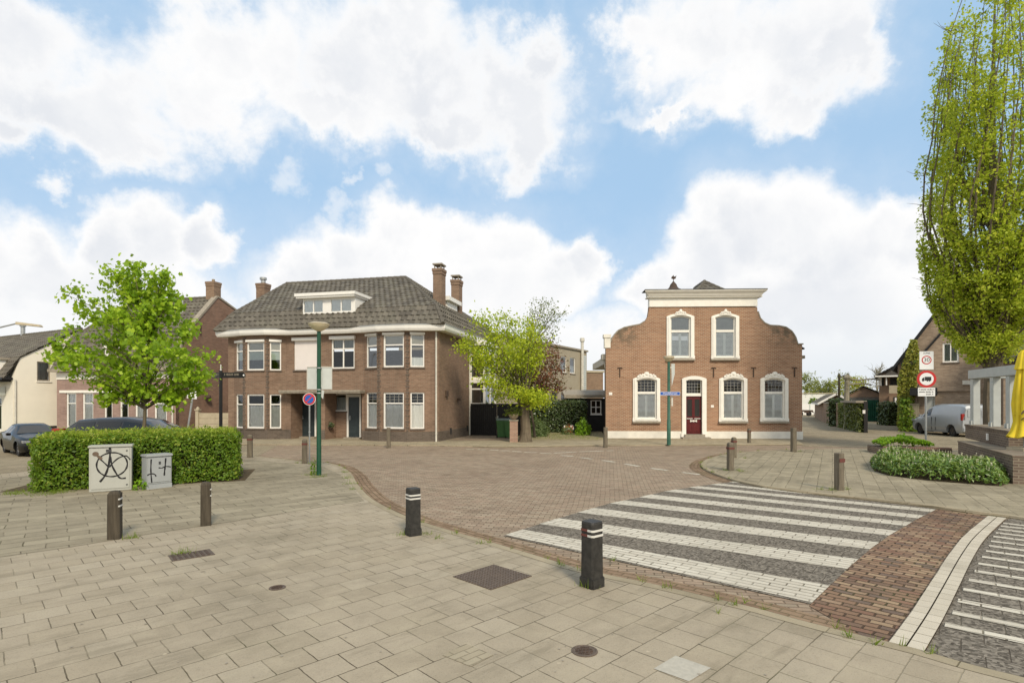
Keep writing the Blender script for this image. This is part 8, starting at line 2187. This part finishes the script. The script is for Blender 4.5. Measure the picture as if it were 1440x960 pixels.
def pollard(u, D, vtop, lab, trunk_r, arms, lv=False):
    q = P(u, HOR, D); t = thing('pollarded_lime', lab, 'tree', (q.x, D, 0), 0, 'pollarded limes along the far lane'); zt = EYE + (HOR - vtop) / FPX * D
    b = MB(); b.tube([(0, 0, -.05), (.02, 0, .5), (-.03, 0, zt * .5), (.02, 0, zt)], [trunk_r * 1.3, trunk_r, trunk_r * .9, trunk_r * .8], 9)
    b.lathe([(trunk_r * .9, zt - .15), (trunk_r * 1.3, zt), (trunk_r * .9, zt + .18), (.01, zt + .24)], 9)
    for (dx, dz, L_) in arms:
        pts = [Vector((0, 0, zt + dz))]
        for k in range(1, 6): pts.append(Vector((dx * L_ * k / 5, RNG.normal(0, .04), zt + dz + RNG.normal(0, .04))))
        b.tube(pts, [.07, .06, .055, .05, .045, .05], 6)
        for k in range(1, 6):
            for j in range(3): limb(b, pts[k], (RNG.normal(0, .5), RNG.normal(0, .3), 1), RNG.uniform(.15, .35), .012, RNG, 2, .2)
    b.build('trunk', MT['bark_grey' if trunk_r > .15 else 'bark_dark'], t, smooth=True)
    e_ = [Vector((RNG.normal(0, .3), RNG.normal(0, .2), zt + RNG.normal(.1, .15))) for k in range(6)] + [Vector((RNG.normal(0, .12), -trunk_r, zt * RNG.random())) for k in range(8)]
    p_, n_ = cluster_pts(e_, 170, .1); cloud('sparse_foliage', p_, n_, .07, 'lf_climb', t)
pollard(1191, 39, 531, 'thick pale pollarded trunk behind the ivy clad fence', .20, ((1, -.1, 2.3), (1, -.45, 1.7)), True)
pollard(1180, 43.5, 529, 'slim dark pollarded trunk left of the thick pale one', .10, ((1, .05, .8),))
MT_far = [(1138, 96, 521, 4.2, 'lf_far', 'pale thinly leaved far tree nearest the orange house'), (1150, 100, 533, 4.0, 'lf_far', 'olive far tree left of centre above the white warehouse'), (1168, 98, 531, 3.4, 'lf_far', 'olive green far tree beside the yellow one'), (1190, 90, 529, 4.6, 'lf_far_y', 'bright yellow green far tree behind the pollarded trunks'), (1214, 92, 528, 3.2, 'lf_far_y', 'yellowish far tree above the brick barn roof')]
for (u, D, vt, w_, mat, lab) in MT_far:
    q = P(u, HOR, D); t = thing('far_tree', lab, 'tree', (q.x, D, 0), 0, 'far trees beyond the lane'); h_ = EYE + (HOR - vt) / FPX * D
    b = MB(); tr = limb(b, (0, 0, 0), (0, 0, 1), h_ * .8, .16, RNG, 6, .05); ends = []
    for k in range(34):
        st = sub(tr, RNG.uniform(.25, 1)); an = RNG.random() * 6.28; e_ = limb(b, st, (math.cos(an), math.sin(an), .9), w_ * RNG.uniform(.25, .5), .035, RNG, 4, .15); ends += e_[2:]
    b.build('trunk', MT['bark_dark'], t)
    p_, n_ = cluster_pts(ends, 1500, .34); p_ = p_[p_[:, 2] < h_]; n_ = n_[:len(p_)]; cloud('foliage', p_, n_, .24, mat, t)
q = P(1234.5, HOR, 82); t = thing('bare_tree', 'bare leafless grey tree beyond the green gate', 'tree', (q.x, 82, 0)); b = MB()
tr = limb(b, (0, 0, 0), (0, 0, 1), 6.8, .17, RNG, 8, .05)
for k in range(22):
    st = sub(tr, RNG.uniform(.35, .98)); an = RNG.random() * 6.28; e_ = limb(b, st, (math.cos(an), math.sin(an) * .6, .95), RNG.uniform(1.2, 2.5), .06, RNG, 5, .15)
    for j in range(6):
        e2_ = limb(b, e_[RNG.integers(1, 5)], (RNG.normal(0, .8), RNG.normal(0, .6), .7), RNG.uniform(.5, 1.3), .028, RNG, 4, .2)
b.build('trunk', MT['bark_grey'], t)

# ------------------------------------------------------------------ weeds, moss and blades (nobody could count them)
def tuft(spots, name, h, mat='grass', n=60, spread=.1):
    pts = []
    for (x, y, z, s) in spots:
        m = int(n * s); a = RNG.normal(0, spread * s, (m, 2)); pts.append(np.stack([x + a[:, 0], y + a[:, 1], np.full(m, z)], 1))
    p_ = np.concatenate(pts); o = cloud(name, p_, np.tile((1, 0, 0), (len(p_), 1)), h, mat, None, shape='blade', rnd=.8, droop=-2.4); return o
sp = []
for u, v, s in ((826, 823.5, .55), (838, 823, .35), (566, 752, .5), (600, 751, .5), (436, 668, .9), (443, 671, .8), (455, 670, .6), (441, 660, .7), (418, 651, .6), (436, 652, .6), (180, 757, .4), (190, 756, .35), (1020, 661, .6), (1038, 661, .5), (1170, 689, .5), (1190, 688, .5),
                (615, 757, .35), (676, 764, .35), (262, 777, .5), (252, 779, .5), (1044, 663, .5), (1125, 635, .5), (862, 788, .3), (1195, 895, .25), (1230, 903, .25), (1010, 862, .12), (485, 664, .6), (489, 672, .6), (490, 680, .6), (495, 688, .4), (1153, 688, .4), (1048, 644, .5)):
    q = G(u, v, PAV); sp.append((q.x, q.y, PAV, s))
for q in kerb[10:105:2]:
    if RNG.random() < .55: sp.append((q.x + RNG.normal(0, .03), q.y + RNG.normal(0, .03), PAV, RNG.uniform(.12, .35)))
for q in islc[28:58]:
    if RNG.random() < .5: sp.append((q.x, q.y, PAV, RNG.uniform(.15, .4)))
kind(tuft(sp, 'weeds', .075, n=70, spread=.10), 'stuff', 'small green weeds at the feet of bollards and posts')
sp = [(HA.x + d_.x, HA.y + d_.y, PAV, 1.0) for d_ in [Vector((RNG.uniform(-.4, .7), RNG.uniform(-.25, .35))) for k in range(16)]]
kind(tuft(sp, 'weeds', .07, n=60, spread=.12), 'stuff', 'grass and moss round the left foot of the hedge')
sp = [(RNG.uniform(.6, 4.6), RNG.uniform(28.2, 33.4), PAV, 1.0) for k in range(70)]
kind(tuft(sp, 'weeds', .09, n=45, spread=.35), 'stuff', 'thin grass and weeds on the gravel of the little garden')
lp = Vector((G(442, 668, PAV).x, G(442, 668, PAV).y))
bush('roadside_weed', 'leafy upright weed at the foot of the green lamp post', (lp.x, lp.y, PAV), (.22, .2, .48), 130, .055, 'lf_hedge', cat='plant', core=False)
bush('corner_weed', 'small leafy weed between the two utility cabinets', (*G(196, 689, PAV).xy, PAV), (.3, .22, .25), 110, .055, 'lf_bright', cat='plant', core=False)
# a few fallen specks: pale litter and leaf scraps on the pavement
b = MB()
for k in range(70):
    u, v = RNG.uniform(0, 1200), RNG.uniform(770, 955); q = G(u, v, PAV)
    if q.x > 1.0 + (5.2 - q.y) * 1.1: continue
    s = RNG.uniform(.006, .018); a = RNG.random() * 6.28; z = PAV + .006
    b.add([(q.x + s * math.cos(a + k_) * (1 if k_ % 2 < 1 else .6), q.y + s * math.sin(a + k_), z) for k_ in (0, 1.5, 3.1, 4.6)], [(0, 1, 2, 3)])
kind(b.build('litter', MT['stone'], recalc=False), 'stuff', 'tiny leaf scraps and grit on the slabs')
